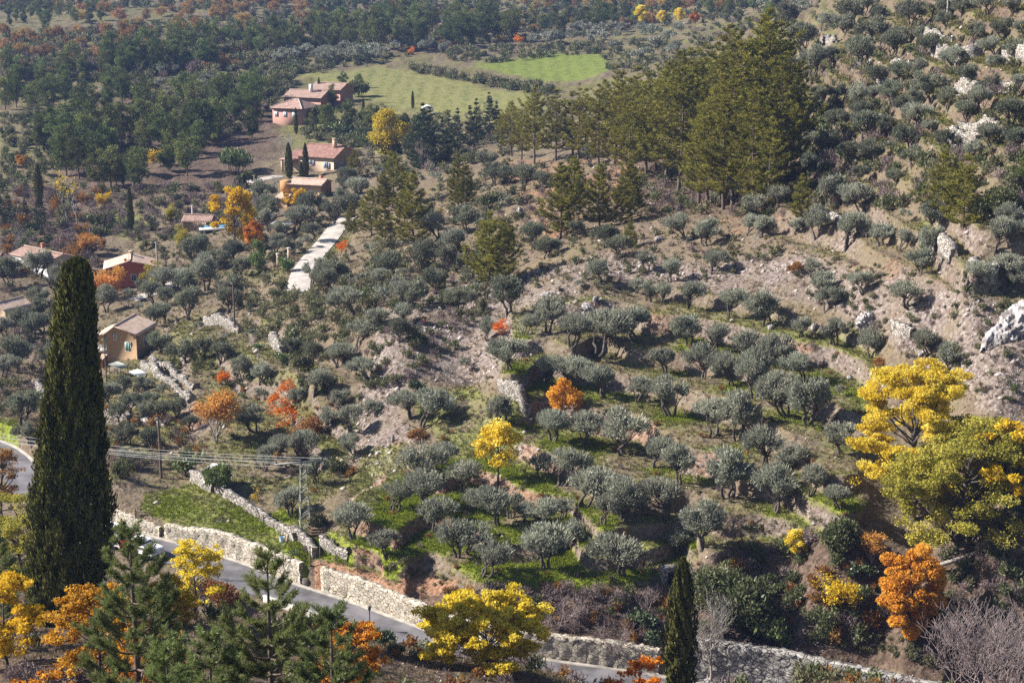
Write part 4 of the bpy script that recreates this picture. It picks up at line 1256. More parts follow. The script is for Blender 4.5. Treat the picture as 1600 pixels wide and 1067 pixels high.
def rock_ridge(txt, r0, r1, nm, lb, seed):
    """a jagged spine of rock along a ground line: faceted cross sections with deep clefts"""
    Q = line_px(txt, 10)
    s = np.r_[0, np.cumsum(np.linalg.norm(np.diff(Q, axis=0), axis=1))]
    m = 150; k = 60
    t = np.linspace(0, s[-1], m)
    P = np.stack([np.interp(t, s, Q[:, c]) for c in range(3)], 1)
    T = unit(np.gradient(P[:, :2], axis=0)); N = np.c_[-T[:, 1], T[:, 0], np.zeros(m)]
    th = np.linspace(0, 2 * math.pi, k, endpoint=False)
    S, TH = np.meshgrid(t, th, indexing='ij')
    w = (r0 + (r1 - r0) * t / s[-1]) * (np.sin(np.clip(t / s[-1], .02, .98) * math.pi) ** .3)
    blk = np.floor(S * .55 + 1.2 * vnoise(S * .3, TH * 1.2, seed)) * 7.3 + np.floor(TH * 1.3 + .5 * vnoise(S * .8, TH, seed + 1)) * 3.1
    R = w[:, None] * (1 + .42 * (_hash(np.floor(blk * 10).astype(np.int64), np.full(blk.shape, 3, np.int64), seed) - .5) - .5 * np.abs(fbm(S * .8, TH * 1.6, 4, seed)) - .3 * np.abs(fbm(S * 2.6, TH * 5, 3, seed + 2)))
    V = P[:, None] + (R * np.cos(TH) * .9)[..., None] * N[:, None] + (R * np.sin(TH) * .95)[..., None] * np.array([0, 0, 1.0])
    o0 = P[0]
    ii, jj = np.meshgrid(np.arange(m - 1), np.arange(k), indexing='ij')
    f = np.stack([ii * k + jj, (ii + 1) * k + jj, (ii + 1) * k + (jj + 1) % k, ii * k + (jj + 1) % k], -1).reshape(-1, 4)
    link(nm, mesh_np(nm, (V - o0).reshape(-1, 3), f, M['rock']), None, tuple(o0), 0, lb, "rock")


rock_ridge("1625 492;1600 502;1580 514;1564 526;1548 540;1538 552", 2.6, 1.3, "rock_outcrop", "great white rock outcrop jutting from the scree at the frame edge", 5)
boulder(1352, 506, 32, 26, 28, "boulder", "rounded grey white boulder on the scree above the orchard", 3, .3, .2)
boulder(1439, 556, 9, 8, 8, "boulder", "small white boulder beside the russet bush", 4)
boulder(920, 486, 26, 16, 16, "boulder", "white broken rock on the bank over the big olive", 5, -.4, -.4)
boulder(938, 496, 22, 14, 14, "boulder", "second white broken rock on the bank over the big olive", 6, -.2, -.5)
boulder(931, 470, 11, 11, 9, "boulder", "dark standing rock on the bank over the big olive", 7, .2)
boulder(960, 510, 18, 13, 12, "boulder", "white rubble block beside the big round orchard olive", 8, .1)
boulder(1030, 375, 16, 8, 12, "boulder", "pale boulder lying in the scree under the pines", 9)
boulder(1025, 368, 7, 6, 6, "boulder", "small white boulder among the pines' stumps", 10)
boulder(1075, 377, 9, 6, 7, "boulder", "pale boulder at the edge of the scrub under the pines", 11)
boulder(614, 690, 6, 16, 5, "boulder", "thin white rock standing in the red slope", 12)
boulder(812, 340, 14, 22, 10, "boulder", "grey rock face on the knoll under the olives", 13, .1)
boulder(1205, 515, 12, 12, 9, "boulder", "white rubble beside the orchard's upper olives", 14)
boulder(1273, 516, 13, 16, 9, "boulder", "pile of pale rock between two upper orchard olives", 15)
boulder(1375, 185, 14, 10, 9, "boulder", "white rock between the lower hillside olives", 16)
boulder(1328, 593, 10, 10, 8, "boulder", "white rock by the small orchard olive", 17)
boulder(860, 462, 34, 8, 14, "boulder", "shaded pale rubble under the lone pine's shadow", 18)

# ---------------------------------------------------------------- buildings
def roof_slab(pa, y0, y1, xe, ze, xr, zr, th=0.14):
    """corrugated tile slope from the eave line (xe, ze) to the ridge (xr, zr) between y0 and y1"""
    nn = int((y1 - y0) / 0.11) + 2
    ys = np.linspace(y0, y1, nn)
    L = math.hypot(xr - xe, zr - ze)
    m = max(3, int(L / 0.5))
    t = np.linspace(0, 1, m)
    nx, nz = -(zr - ze) / L, (xr - xe) / L
    if nz < 0: nx, nz = -nx, -nz
    V = []; U = []
    for tt in t:
        wv = 0.045 * np.cos(ys / 0.34 * 2 * math.pi)
        V.append(np.c_[xe + (xr - xe) * tt + nx * (th + wv), ys, ze + (zr - ze) * tt + nz * (th + wv)]); U.append(np.c_[ys, np.full(nn, tt * L)])
    V.append(np.c_[np.full(nn, xr), ys, np.full(nn, zr)]); U.append(np.c_[ys, np.full(nn, L)])
    V.append(np.c_[np.full(nn, xe), ys, np.full(nn, ze)]); U.append(np.c_[ys, np.zeros(nn)])
    k = len(V); f = []
    i = np.arange(nn - 1)
    for c in range(k):
        d = (c + 1) % k
        f.append(np.stack([i + c * nn, i + 1 + c * nn, i + 1 + d * nn, i + d * nn], 1))
    tri = []
    for e in (0, nn - 1):
        for c in range(0, k - 2):
            tri.append([e + (k - 1) * nn, e + c * nn, e + (c + 1) * nn])
    pa.add(np.concatenate(V), [np.vstack(f), np.array(tri)], np.concatenate(U))


FACES = {'front': (lambda W, D, a, z: ((a, 0.0, z), (1, 0), (0, -1))), 'back': (lambda W, D, a, z: ((a, D, z), (-1, 0), (0, 1))),
         'east': (lambda W, D, a, z: ((W / 2, a, z), (0, 1), (1, 0))), 'west': (lambda W, D, a, z: ((-W / 2, a, z), (0, -1), (-1, 0)))}


def obox(c, ud, nd, su, sn, sz):
    """box with its length along ud and its depth along nd (both plan directions)"""
    p = Parts()
    p.box((0, 0, 0), (su, sn, sz), math.atan2(ud[1], ud[0]))
    for V in p.V:
        V += np.asarray(c, float)
    return p


def window(root, W, D, face, a, z, w, h, shutter=None, closed=False, door=False, x0=0.0, y0=0.0, frame='frame'):
    (cx, cy, cz), ud, nd = FACES[face](W, D, a, z)
    cx += x0; cy += y0
    c = np.array([cx, cy, cz]); n3 = np.array([nd[0], nd[1], 0.0]); u3 = np.array([ud[0], ud[1], 0.0])
    if door:
        wn_ = link("door", obox(c + n3 * 0.03, ud, nd, w, 0.08, h).mesh("door", M[shutter or 'wood']), root)
        link("frame", obox(c + n3 * 0.02 + np.array([0, 0, h / 2 + .06]), ud, nd, w + .24, 0.12, 0.12).mesh("door_lintel", M[frame]), wn_)
        return
    fr = Parts()
    for dx, dz, sw, sh in ((-w / 2 - .05, 0, .1, h + .2), (w / 2 + .05, 0, .1, h + .2), (0, h / 2 + .05, w, .1), (0, -h / 2 - .05, w + .25, .1), (0, 0, .06, h)):
        b = obox(c + u3 * dx + n3 * .04 + np.array([0, 0, dz]), ud, nd, sw, .10, sh)
        fr.add(b.V[0], b.F[0])
    wn_ = link("window", fr.mesh("window_frame", M[frame]), root)
    link("pane", obox(c + n3 * 0.01, ud, nd, w, 0.03, h).mesh("window_pane", M['glass']), wn_)
    if shutter:
        for sgn in (-1, 1):
            off = sgn * (w / 4 if closed else w * 0.78)
            link("shutter", obox(c + u3 * off + n3 * (.115 if closed else .05), ud, nd, w / 2 - .01 if closed else w * .5, .05, h).mesh("window_shutter", M[shutter]), wn_)


def house(name, label, loc, rz, W, D, He, rise, wall, tile, over=0.35, off=0.0, cat="house", down=2.5, chim=(), ridge_off=0.0, gable_over=0.25):
    """gabled house: front wall on y=0, ridge running back along y; off shifts the block sideways"""
    root = link(name, None, None, loc, rz, label, cat)
    pw = Parts()
    rx = ridge_off
    zl = He; zr = He
    pw.poly_prism([(-W / 2, -down), (W / 2, -down), (W / 2, zr), (rx, He + rise), (-W / 2, zl)], 0.0, D)
    link("wall", pw.mesh("house_wall", M[wall]), root)
    pr = Parts()
    sl = rise / (W / 2 + rx); sr = rise / (W / 2 - rx)
    roof_slab(pr, -gable_over, D + gable_over, -W / 2 - over, He - over * sl + .02, rx, He + rise + .02)
    roof_slab(pr, -gable_over, D + gable_over, W / 2 + over, He - over * sr + .02, rx, He + rise + .02)
    rf = link("roof", pr.mesh("house_roof", M[tile]), root)
    rp = Parts(); rp.tube([(rx, -gable_over, He + rise + .2), (rx, D + gable_over, He + rise + .2)], .13, 7)
    link("ridge_tiles", rp.mesh("ridge_tiles", M[tile]), rf)
    for (cx, cyy, ch, cw) in chim:
        zt = He + rise - abs(cx - rx) * (sl if cx < rx else sr)
        pc = Parts(); pc.box((cx, cyy, zt + ch / 2 - .3), (cw, cw * .8, ch + .6)).box((cx, cyy, zt + ch + .08), (cw + .18, cw * .8 + .18, .12))
        link("chimney", pc.mesh("chimney", M['terracotta'] if cw < .7 else M['beige']), rf)
    return root


def lean_to(root, x0, x1, y0, y1, zlow, zhigh, wall, tile, down=2.0, front=True):
    """a lower wing whose tiles fall towards the front (y0)"""
    p = Parts(); p.poly_prism([(y0 + .05, -down), (y1, -down), (y1, zhigh - .05), (y0 + .05, zlow - .05)], x0 + .05, x1 - .05, 'x')
    link("wing_wall", p.mesh("wing_wall", M[wall]), root)
    pr = Parts()
    q = Parts(); roof_slab(q, x0 - .15, x1 + .15, y0 - .3, zlow - .08, y1, zhigh)
    V = q.V[0][:, [1, 0, 2]]
    pr.add(V, q.F, q.uv[0])
    link("wing_roof", pr.mesh("wing_roof", M[tile]), root)


# tan house in front of the cypress' shoulder
x, y, z = spot(191, 562)
H1 = house("tan_house", "tan rendered gabled house with a loggia and green shutters right of the cypress", (x, y, z), -0.19, 5.0, 7.6, 4.2, 1.15, 'tan', 'tile_pale', 0.45, ridge_off=-0.9)
H1.scale = (.9, .9, .88)
# left half under the long slope: recessed loggia
p = Parts(); p.poly_prism([(-4.6, -2.5), (-2.51, -2.5), (-2.51, 4.15), (-4.6, 3.55)], 2.0, 7.5)
link("loggia_wall", p.mesh("loggia_wall", M['ochre']), H1)
p = Parts(); roof_slab(p, -.25, 7.85, -4.9, 3.42, -2.9, 4.0); link("loggia_roof", p.mesh("loggia_roof", M['tile_pale']), H1)
p = Parts(); p.box((-3.55, 0.95, 1.25), (2.1, 2.1, .18)); link("balcony_floor", p.mesh("balcony_floor", M['concrete']), H1)
p = Parts()
for k in range(9): p.box((-4.5 + .25 * k, -.02, 1.8), (.05, .05, .95))
p.box((-3.5, -.02, 2.3), (2.1, .07, .07)).box((-3.5, -.02, 1.95), (2.1, .05, .05))
link("balcony_railing", p.mesh("balcony_railing", M['frame']), H1)
lean_to(H1, -4.7, -2.5, -1.6, 2.0, 0.4, 1.1, 'ochre', 'tile_pale')
window(H1, 5.0, 7.6, 'front', 1.1, 2.2, .8, 1.3, 'green_paint', True)
window(H1, 5.0, 7.6, 'front', -0.9, 3.7, .35, .75, None)
window(H1, 5.0, 7.6, 'front', -3.3, 2.6, .7, 1.3, 'green_paint', True, y0=2.0)
window(H1, 5.0, 7.6, 'east', 3.0, 2.4, .8, 1.2, None)
# red house
x, y, z = spot(206, 448)
H2 = house("red_house", "terracotta red gabled house with a white framed window", (x, y, z), 0.20, 8.6, 6.6, 3.3, 1.25, 'redwall', 'tile_pale', 0.35, chim=((.1, 5.2, .7, .75), (-.9, .5, .45, .4), (3.5, 2.0, .45, .4)))
window(H2, 8.6, 6.6, 'front', 0.4, 1.6, .75, 1.05, None)
window(H2, 8.6, 6.6, 'front', 3.0, 1.0, .9, 2.0, 'pale_blue', door=True)
p = Parts(); p.box((4.6, 1.4, .7), (.8, 1.0, 2.4)); link("annex", p.mesh("annex", M['redwall']), H2)
# white house behind the cypress tip
x, y, z = spot(100, 430)
H3 = house("white_house", "low white house half hidden behind the top of the cypress", (x, y, z), 0.85, 6.5, 12.0, 2.8, 1.0, 'white', 'tile_brown', 0.2, chim=((1.2, 8.0, 1.2, .55),))
window(H3, 6.5, 12.0, 'east', 9.0, 1.5, 1.0, 1.0, None)
x, y, z = spot(-3, 436)
H4 = house("small_white_house", "small white gabled house cut by the frame beside the bare tree", (x, y, z), 0.15, 3.6, 7.0, 2.4, 0.8, 'white', 'tile_red', 0.3)
window(H4, 3.6, 7.0, 'front', 0.3, 1.2, .8, 1.0, None)
x, y, z = spot(-4, 506)
H5 = house("brown_house", "brown house at the frame edge with a square chimney and pale tiles", (x, y, z), -0.55, 4.0, 5.4, 2.3, .9, 'beige', 'tile_pale', 0.3, chim=((-1.2, 1.2, 1.3, .9),))
window(H5, 4.0, 5.4, 'east', 2.6, 1.1, .9, 1.1, None)
# farmhouse with blue shutters: ridge across the view
x, y, z = spot(494, 268)
H6 = link("farmhouse", None, None, (x, y, z), -0.42, "beige farmhouse with a big red roof and blue shutters beside two cypresses", "house")
def farm_block(root, x0, x1, D, He, rise, wall, tile, down=3.0, hip=False):
    p = Parts(); p.poly_prism([(0, -down), (D, -down), (D, He), (D / 2, He + rise), (0, He)], x0, x1, 'x')
    link("wall", p.mesh("farm_wall", M[wall]), root)
    pr = Parts()
    for ye, yr in ((-.4, D / 2), (D + .4, D / 2)):
        q = Parts(); roof_slab(q, x0 - .3, x1 + .3, ye, He - .4 * rise / (D / 2) + .02, yr, He + rise + .02)
        pr.add(q.V[0][:, [1, 0, 2]], q.F, q.uv[0])
    rf = link("roof", pr.mesh("farm_roof", M[tile]), root)
    rp = Parts(); rp.tube([(x0 - .3, D / 2, He + rise + .2), (x1 + .3, D / 2, He + rise + .2)], .14, 7)
    link("ridge_tiles", rp.mesh("ridge_tiles", M[tile]), rf)
    return rf
rf = farm_block(H6, -4.6, 4.6, 10.5, 3.3, 2.0, 'beige', 'tile_red')
p = Parts(); p.box((2.6, 4.2, 5.9), (.8, .7, 2.2)).box((2.6, 4.2, 7.05), (1.0, .9, .14)); link("chimney", p.mesh("chimney", M['beige']), rf)
window(H6, 9.2, 10.5, 'front', 2.8, 1.5, .8, 1.3, 'blue_paint', False)
window(H6, 9.2, 10.5, 'front', -1.2, 1.9, .8, 1.0, 'blue_paint', False)
window(H6, 9.2, 10.5, 'front', -3.4, 1.1, .9, 2.0, 'wood', door=True)
window(H6, 9.2, 10.5, 'east', 3.4, 1.2, .8, 1.2, None)
window(H6, 9.2, 10.5, 'east', 7.4, 1.2, .8, 1.2, None)
lean_to(H6, -9.0, -4.6, 1.2, 7.0, 2.2, 3.5, 'beige', 'tile_red')
for xx in (-8.7, -6.8): 
    p = Parts(); p.box((xx, -.3, .9), (.45, .45, 3.0)); link("pillar", p.mesh("porch_pillar", M['beige']), H6)
p = Parts(); p.box((-7.2, 0.3, 2.35), (4.2, 2.0, .12)); link("porch_roof", p.mesh("porch_roof", M['tile_red']), H6)
# pink hip roofed house
x, y, z = spot(449, 196)
H7 = link("pink_house", None, None, (x, y, z), -0.45, "pink rendered house with hipped tile roof and pale blue shutters", "house")
Wp, Dp, Hp, Rp = 9.2, 8.6, 4.6, 2.0
p = Parts(); p.box((0, Dp / 2, Hp / 2 - 1.2), (Wp, Dp, Hp + 2.4)); link("wall", p.mesh("pink_wall", M['pinkwall']), H7)
o = .5
E = np.array([[-Wp / 2 - o, -o, Hp], [Wp / 2 + o, -o, Hp], [Wp / 2 + o, Dp + o, Hp], [-Wp / 2 - o, Dp + o, Hp], [-.5, Dp / 2, Hp + Rp], [1.0, Dp / 2, Hp + Rp]])
V = E[[0, 1, 5, 4, 1, 2, 5, 2, 3, 4, 5, 3, 0, 4]]
uvh = np.array([[0, 0], [Wp, 0], [5, 4.6], [4, 4.6], [0, 0], [Dp, 0], [4, 4.6], [0, 0], [Wp, 0], [5, 4.6], [4, 4.6], [0, 0], [Dp, 0], [4, 4.6]])
p = Parts(); p.add(V, [np.array([[0, 1, 2, 3], [7, 8, 9, 10]]), np.array([[4, 5, 6], [11, 12, 13]])], uvh)
p.box((0, Dp / 2, Hp - .08), (Wp + 2 * o, Dp + 2 * o, .14))
rf = link("roof", p.mesh("hip_roof", M['tile_brown']), H7)
p = Parts()
for a_, b_ in ((1, 5), (0, 4), (4, 5)): p.tube([E[a_] + (0, 0, .05), E[b_] + (0, 0, .08)], .12, 6)
link("ridge_tiles", p.mesh("hip_ridge_tiles", M['tile_pale']), rf)
for a_ in (-3.4, -0.6, 2.2): window(H7, Wp, Dp, 'front', a_, 2.9, .8, 1.1, 'pale_blue', True)
window(H7, Wp, Dp, 'east', 1.6, .8, 1.6, 1.9, 'blue_paint', door=True)
window(H7, Wp, Dp, 'east', 6.0, 3.0, .8, 1.0, 'pale_blue', True)
# long roofs stepping up behind the pink house
x, y, z = spot(470, 178)
H8 = link("brick_farm", None, None, (x, y + 6, z + 0.3), -0.35, "rambling pink farm with stepped tile roofs behind the pink house", "house")
rf = farm_block(H8, -6.0, 5.5, 8.5, 3.6, 1.5, 'pinkwall', 'tile_mauve')
p = Parts(); p.box((1.0, 3.2, 5.8), (.9, .8, 2.4)); link("chimney", p.mesh("chimney", M['white']), rf)
H8b = link("wing", None, H8, (2.5, 9.5, 1.6), 0)
rf = farm_block(H8b, -5.0, 4.5, 8.5, 3.4, 1.4, 'pinkwall', 'tile_mauve')
# little tan house with pale slab roof and lower wing
x, y, z = spot(478, 316)
H9 = link("small_tan_house", None, None, (x, y, z), -0.30, "small tan house with bright pale roofs beside the golden tree", "house")
farm_block(H9, -3.6, 3.4, 5.4, 3.6, .7, 'tan', 'tile_pale')
lean_to(H9, -5.6, -3.2, -2.2, 2.2, .9, 1.9, 'tan', 'tile_pale')
p = Parts(); p.box((-4.6, 1.0, 3.0), (2.0, 2.4, 2.2)); link("tower_block", p.mesh("tower_block", M['ochre']), H9)
window(H9, 6.8, 5.4, 'front', 0.6, 1.6, .7, 1.0, None)
p = Parts(); p.box((2.2, 3.0, 4.6), (.7, .6, 1.0)); link("chimney", p.mesh("chimney", M['terracotta']), H9)
# pool house
x, y, z = spot(310, 361)
H10 = link("pool_house", None, None, (x, y, z), -0.1, "little dark tiled pool house with a white chimney pipe", "house")
farm_block(H10, -3.0, 2.4, 3.6, 1.9, .8, 'tan', 'tile_brown')
p = Parts(); p.tube([(-1.8, 2.6, 2.4), (-1.8, 2.6, 4.6)], .16, 8); link("chimney", p.mesh("flue_pipe", M['white']), H10)
window(H10, 5.4, 3.6, 'front', 0.4, .9, .6, .9, None)
x, y, z = spot(345, 357)
root = link("swimming_pool", None, None, (x, y, z + .35), 0.1, "bright blue pool with white rim behind the tall yellow tree", "pool")
p = Parts(); p.box((0, 0, 0), (8.0, 5.5, .5)); link("rim", p.mesh("pool_rim", M['white']), root)
p = Parts(); p.box((0, 0, .26), (6.8, 4.3, .03)); link("water", p.mesh("pool_water", M['water']), root)
x, y, z = spot(446, 352)
root = link("terrace_slab", None, None, (x, y, z + .2), -.2, "white paved terrace below the small tan house", "terrace")
p = Parts(); p.box((0, 0, 0), (5.0, 2.6, .6)); link("paving", p.mesh("terrace_paving", M['white']), root)
# caravan-like white canopy by the pale field
x, y, z = spot(668, 180)
root = link("white_canopy", None, None, (x, y, z), 0.1, "white canopy tent at the edge of the pale field", "canopy")
p = Parts(); p.poly_prism([(-1.6, 1.6), (1.6, 1.6), (1.1, 2.3), (0, 2.6), (-1.1, 2.3)], -1.5, 1.5); link("cover", p.mesh("canopy_cover", M['canvas']), root)
for sx in (-1.4, 1.4):
    for sy in (-1.3, 1.3):
        p = Parts(); p.tube([(sx, sy, -.2), (sx, sy, 1.65)], .06, 6); link("leg", p.mesh("canopy_leg", M['frame']), root)
# awning hut and sunshade below the tan house
for (u, v, lb, w) in ((186, 586, "grey corrugated lean-to roof on posts below the tan house", 2.2), (217, 598, "white garden awning beside the ruined terrace wall", 1.8)):
    x, y, z = spot(u, v)
    root = link("garden_shelter", None, None, (x, y, z), -.5, lb, "shelter")
    p = Parts(); p.poly_prism([(-w / 2, 1.5), (w / 2, 1.15), (w / 2, 1.22), (-w / 2, 1.57)], -.9, .9); link("cover", p.mesh("shelter_cover", M['steel'] if u < 200 else M['canvas']), root)
    for sx, hh in ((-w / 2 + .15, 1.5), (w / 2 - .15, 1.2)):
        for sy in (-.75, .75):
            p = Parts(); p.tube([(sx, sy, -.3), (sx, sy, hh)], .05, 6); link("leg", p.mesh("shelter_leg", M['wood']), root)
# small stone shed at the lawn's upper end
x, y, z = spot(336, 762)
root = link("garden_shed", None, None, (x, y, z), -.3, "tiny dark open shed with a pale sheet roof at the lawn's upper end", "shed")
p = Parts()
p.box((-.8, 0.7, .7), (.25, 1.8, 2.0)).box((0, 1.5, .7), (1.8, .25, 2.0)); link("wall", p.mesh("shed_wall", M['old_stone']), root)
p = Parts(); p.poly_prism([(-1.1, 1.9), (1.1, 1.6), (1.1, 1.68), (-1.1, 1.98)], -.5, 1.9); link("roof", p.mesh("shed_roof", M['steel']), root)
p = Parts(); p.tube([(.8, -.3, -.3), (.8, -.3, 1.65)], .07, 6); link("post", p.mesh("shed_post", M['pole']), root)
# stone hut mouth by the bottom of the green grove
x, y, z = spot(1046, 916)
root = link("spring_hut", None, None, (x, y, z), .3, "small ruined stone hut mouth at the corner of the green grove", "hut")
p = Parts(); p.box((-.55, 0, .55), (.4, .9, 1.7)).box((.55, 0, .55), (.4, .9, 1.7)).box((0, .3, 1.5), (1.6, .9, .5)); link("wall", p.mesh("hut_wall", M['old_stone']), root)
p = Parts(); p.box((0, .25, .55), (.7, .1, 1.5)); link("doorway", p.mesh("hut_doorway", M['char_dark']), root)  # flat dark panel in place of the hut's open inside

# ---------------------------------------------------------------- poles, pylon, wires, lamp, gates
def pole(u, v, vt, r, mat, lb, arm=False, wires=()):
    x, y, z = spot(u, v)
    h = (v - vt) * px_w(1, y, z) / CP
    root = link("utility_pole", None, None, (x, y, z), 0, lb, "pole", "utility poles")
    p = Parts(); p.tube([(0, 0, -.6), (0.02, 0, h * .5), (0, 0, h)], [r * 1.2, r, r * .8], 8); link("shaft", p.mesh("pole_shaft", M[mat]), root)
    p = Parts(); p.box((0, 0, h - .25), (.7, .08, .08)).tube([(-.3, 0, h - .2), (-.3, 0, h)], .05, 6).tube([(.3, 0, h - .2), (.3, 0, h)], .05, 6); link("bracket", p.mesh("pole_bracket", M['steel']), root)
    return np.array([x, y, z + h])


P1 = pole(367, 519, 441, .13, 'pole', "tall dark wooden pole in front of the white stone revetment")
P2 = pole(252, 747, 649, .13, 'pole', "dark wooden pole on the low terraces above the lawn")
P3 = pole(247, 438, 378, .16, 'pole_pale', "tall pale concrete pole beside the red house")
P4 = pole(167, 607, 528, .08, 'pole', "thin dark pole in front of the tan house")
P5 = pole(398, 299, 274, .14, 'pole_pale', "grey pole by the farm lane under the bare trees")
P6 = pole(258, 352, 335, .10, 'pole', "small pole beside the meadow cypress")
P7 = pole(82, 505, 466, .09, 'pole', "thin brown pole left behind the cypress")

x, y, z = spot(477, 833)
PY = np.array([x, y, z])
root = link("lattice_pylon", None, None, (x, y, z), 0.25, "grey steel lattice pylon with a wide crossarm over the lawn wall", "pylon")
h = 112 * px_w(1, y, z) / CP
p = Parts()
b0, b1 = .52, .24
cn = [(-1, -1), (1, -1), (1, 1), (-1, 1)]
for (sx, sy) in cn: p.tube([(sx * b0, sy * b0, -.4), (sx * b1, sy * b1, h)], .05, 4)
link("leg_frame", p.mesh("pylon_corner_posts", M['steel']), root)
p = Parts(); nb = 11
for k in range(nb):
    z0, z1 = h * k / nb, h * (k + 1) / nb
    for q in range(4):
        (ax, ay), (bx, by) = cn[q], cn[(q + 1) % 4]
        w0 = b0 + (b1 - b0) * k / nb; w1 = b0 + (b1 - b0) * (k + 1) / nb
        if (k + q) % 2: p.tube([(ax * w0, ay * w0, z0), (bx * w1, by * w1, z1)], .032, 4)
        else: p.tube([(bx * w0, by * w0, z0), (ax * w1, ay * w1, z1)], .032, 4)
link("bracing", p.mesh("pylon_bracing", M['steel']), root)
p = Parts(); p.box((-.35, 0, h + .05), (4.6, .14, .14)); ca = link("crossarm", p.mesh("pylon_crossarm", M['steel']), root)
INS = [(-2.5, .3), (-1.6, -.3), (-.2, .3), (.9, -.3), (1.8, .3)]
for (ix, ud) in INS:
    p = Parts(); p.tube([(ix, 0, h + .02), (ix, 0, h + ud)], [.05, .05], 6).tube([(ix, 0, h + ud * .5), (ix, 0, h + ud)], [.10, .08], 8)
    link("insulator", p.mesh("insulator", M['glass']), ca)
# the wires run off to a far pole beyond the left edge, behind the cypress
s_, t_ = ray(-70, 676)
ye = 168.0
far = np.array([s_ * ye, ye, t_ * ye])
gx, gy = far[0], far[1]
gz = float(ground(gx, gy))
root2 = link("utility_pole", None, None, (gx, gy, gz), .4, "roadside pole beyond the frame that carries the pylon's wires", "pole", "utility poles")
p = Parts(); p.tube([(0, 0, -.5), (0, 0, far[2] - gz + .2)], [.16, .12], 8); link("shaft", p.mesh("pole_shaft", M['pole']), root2)
p = Parts(); p.box((0, 0, far[2] - gz), (.12, 2.6, .12)); link("bracket", p.mesh("pole_bracket", M['steel']), root2)
ct, st_ = math.cos(.25), math.sin(.25)
for k, (ix, ud) in enumerate(INS):
    a = PY + np.array([ix * ct, ix * st_, h + ud])
    b = far + np.array([0, -1.1 + .55 * k, .1])
    t = np.linspace(0, 1, 24)[:, None]
    pts = a + (b - a) * t - np.array([0, 0, .5]) * (4 * t * (1 - t))
    p = Parts(); p.tube(pts, .016, 4)
    link("power_wire", p.mesh("power_wire", M['wire']), None, None, None, "pale overhead wire from the lattice pylon past the cypress", "wire", "overhead wires")

x, y, z = spot(578, 986)
h = 41 * px_w(1, y, z) / CP
root = link("street_lamp", None, None, (x, y, z), .3, "small black lantern street lamp at the roadside", "street lamp")
p = Parts(); p.tube([(0, 0, -.2), (0, 0, .3), (0, 0, h * .82)], [.07, .05, .04], 8); link("post", p.mesh("lamp_post", M['iron']), root)
p = Parts(); p.tube([(0, 0, h * .82), (0, 0, h * .95)], [.09, .17], 6); link("lantern", p.mesh("lamp_lantern", M['glass']), root)
p = Parts(); p.tube([(0, 0, h * .95), (0, 0, h)], [.2, .04], 6); link("cap", p.mesh("lamp_cap", M['iron']), root)


def gate(u, v, W, Hh, rz, mat, lb):
    x, y, z = spot(u, v)
    root = link("garden_gate", None, None, (x, y, z), rz, lb, "gate")
    for sx in (-W / 2, W / 2):
        p = Parts(); p.box((sx, 0, Hh / 2 - .15), (.09, .09, Hh + .5)); link("post", p.mesh("gate_post", M[mat]), root)
    p = Parts()
    p.box((0, 0, .2), (W, .05, .06)).box((0, 0, Hh - .1), (W, .05, .06))
    k = int(W / .16)
    for i in range(1, k): p.box((-W / 2 + W * i / k, 0, Hh / 2), (.05, .03, Hh - .2))
    link("bars", p.mesh("gate_bars", M[mat]), root)


gate(453, 878, 1.25, 1.15, .35, 'green_iron', "green iron bar gate beside the steps to the lawn")
gate(221, 812, 1.3, .95, -.35, 'wood', "brown slatted gate at the lower end of the lawn")
for (u, v, lb) in ((435, 417, "square stone gate pillar on the near side of the driveway"), (452, 408, "square stone gate pillar on the far side of the driveway")):
    x, y, z = spot(u, v)
    root = link("gate_pillar", None, None, (x, y, z), .3, lb, "pillar")
    hh = 20 * px_w(1, y, z)
    p = Parts(); p.box((0, 0, hh / 2 - .2), (.48, .48, hh + .4)); link("shaft", p.mesh("pillar_shaft", M['beige']), root)
    p = Parts(); p.box((0, 0, hh + .06), (.66, .66, .12)); link("cap", p.mesh("pillar_cap", M['concrete']), root)
# steps beside the green gate
x, y, z = spot(474, 902)
root = link("stone_steps", None, None, (x, y, z), -.75, "stone steps climbing from the road to the green gate", "steps")
p = Parts()
for k in range(7): p.box((0, .32 * k, -.4 + .19 * k), (1.3, .34, .8))
link("treads", p.mesh("step_treads", M['old_stone']), root)
# fence posts by the pylon, firewood and boxes
for k, (u, v, hpx) in enumerate(((485, 884, 34), (500, 872, 22))):
    x, y, z = spot(u, v)
    p = Parts(); hh = hpx * px_w(1, y, z); p.tube([(0, 0, -.3), (.02, 0, hh)], [.06, .05], 6)
    tag = link("fence_post", p.mesh("fence_post", M['pole']), None, (x, y, z), 0, ("tall" if k == 0 else "short") + " grey wooden post beside the lawn's lower wall", "post")
x, y, z = spot(497, 834)
root = link("firewood_stack", None, None, (x, y, z), .2, "low stack of cut firewood beside the pylon foot", "firewood")
r = np.random.default_rng(5)
for i in range(3):
    for k in range(5 - i):
        p = Parts(); p.tube([(-.75 + r.normal() * .05, -.4 + .25 * k + .12 * i, .12 + .22 * i), (.75, -.4 + .25 * k + .12 * i, .12 + .22 * i)], [.12, .11], 7)
        link("log", p.mesh("firewood_log", M['log']), root)
x, y, z = spot(441, 847)
p = Parts(); p.tube([(0, 0, -.1), (0, 0, .55)], [.24, .28], 10).tube([(0, 0, .5), (0, 0, .54)], [.30, .30], 10)
link("metal_tub", p.mesh("metal_tub", M['pale_blue']), None, (x, y, z), 0, "pale metal tub at the end of the lawn wall", "tub")
x, y, z = spot(449, 848)
p = Parts(); p.box((0, 0, .35), (.22, .14, 1.0), .2, .15)
link("marker_board", p.mesh("marker_board", M['beige']), None, (x, y, z), 0, "pale board leaning against the lawn wall", "board")
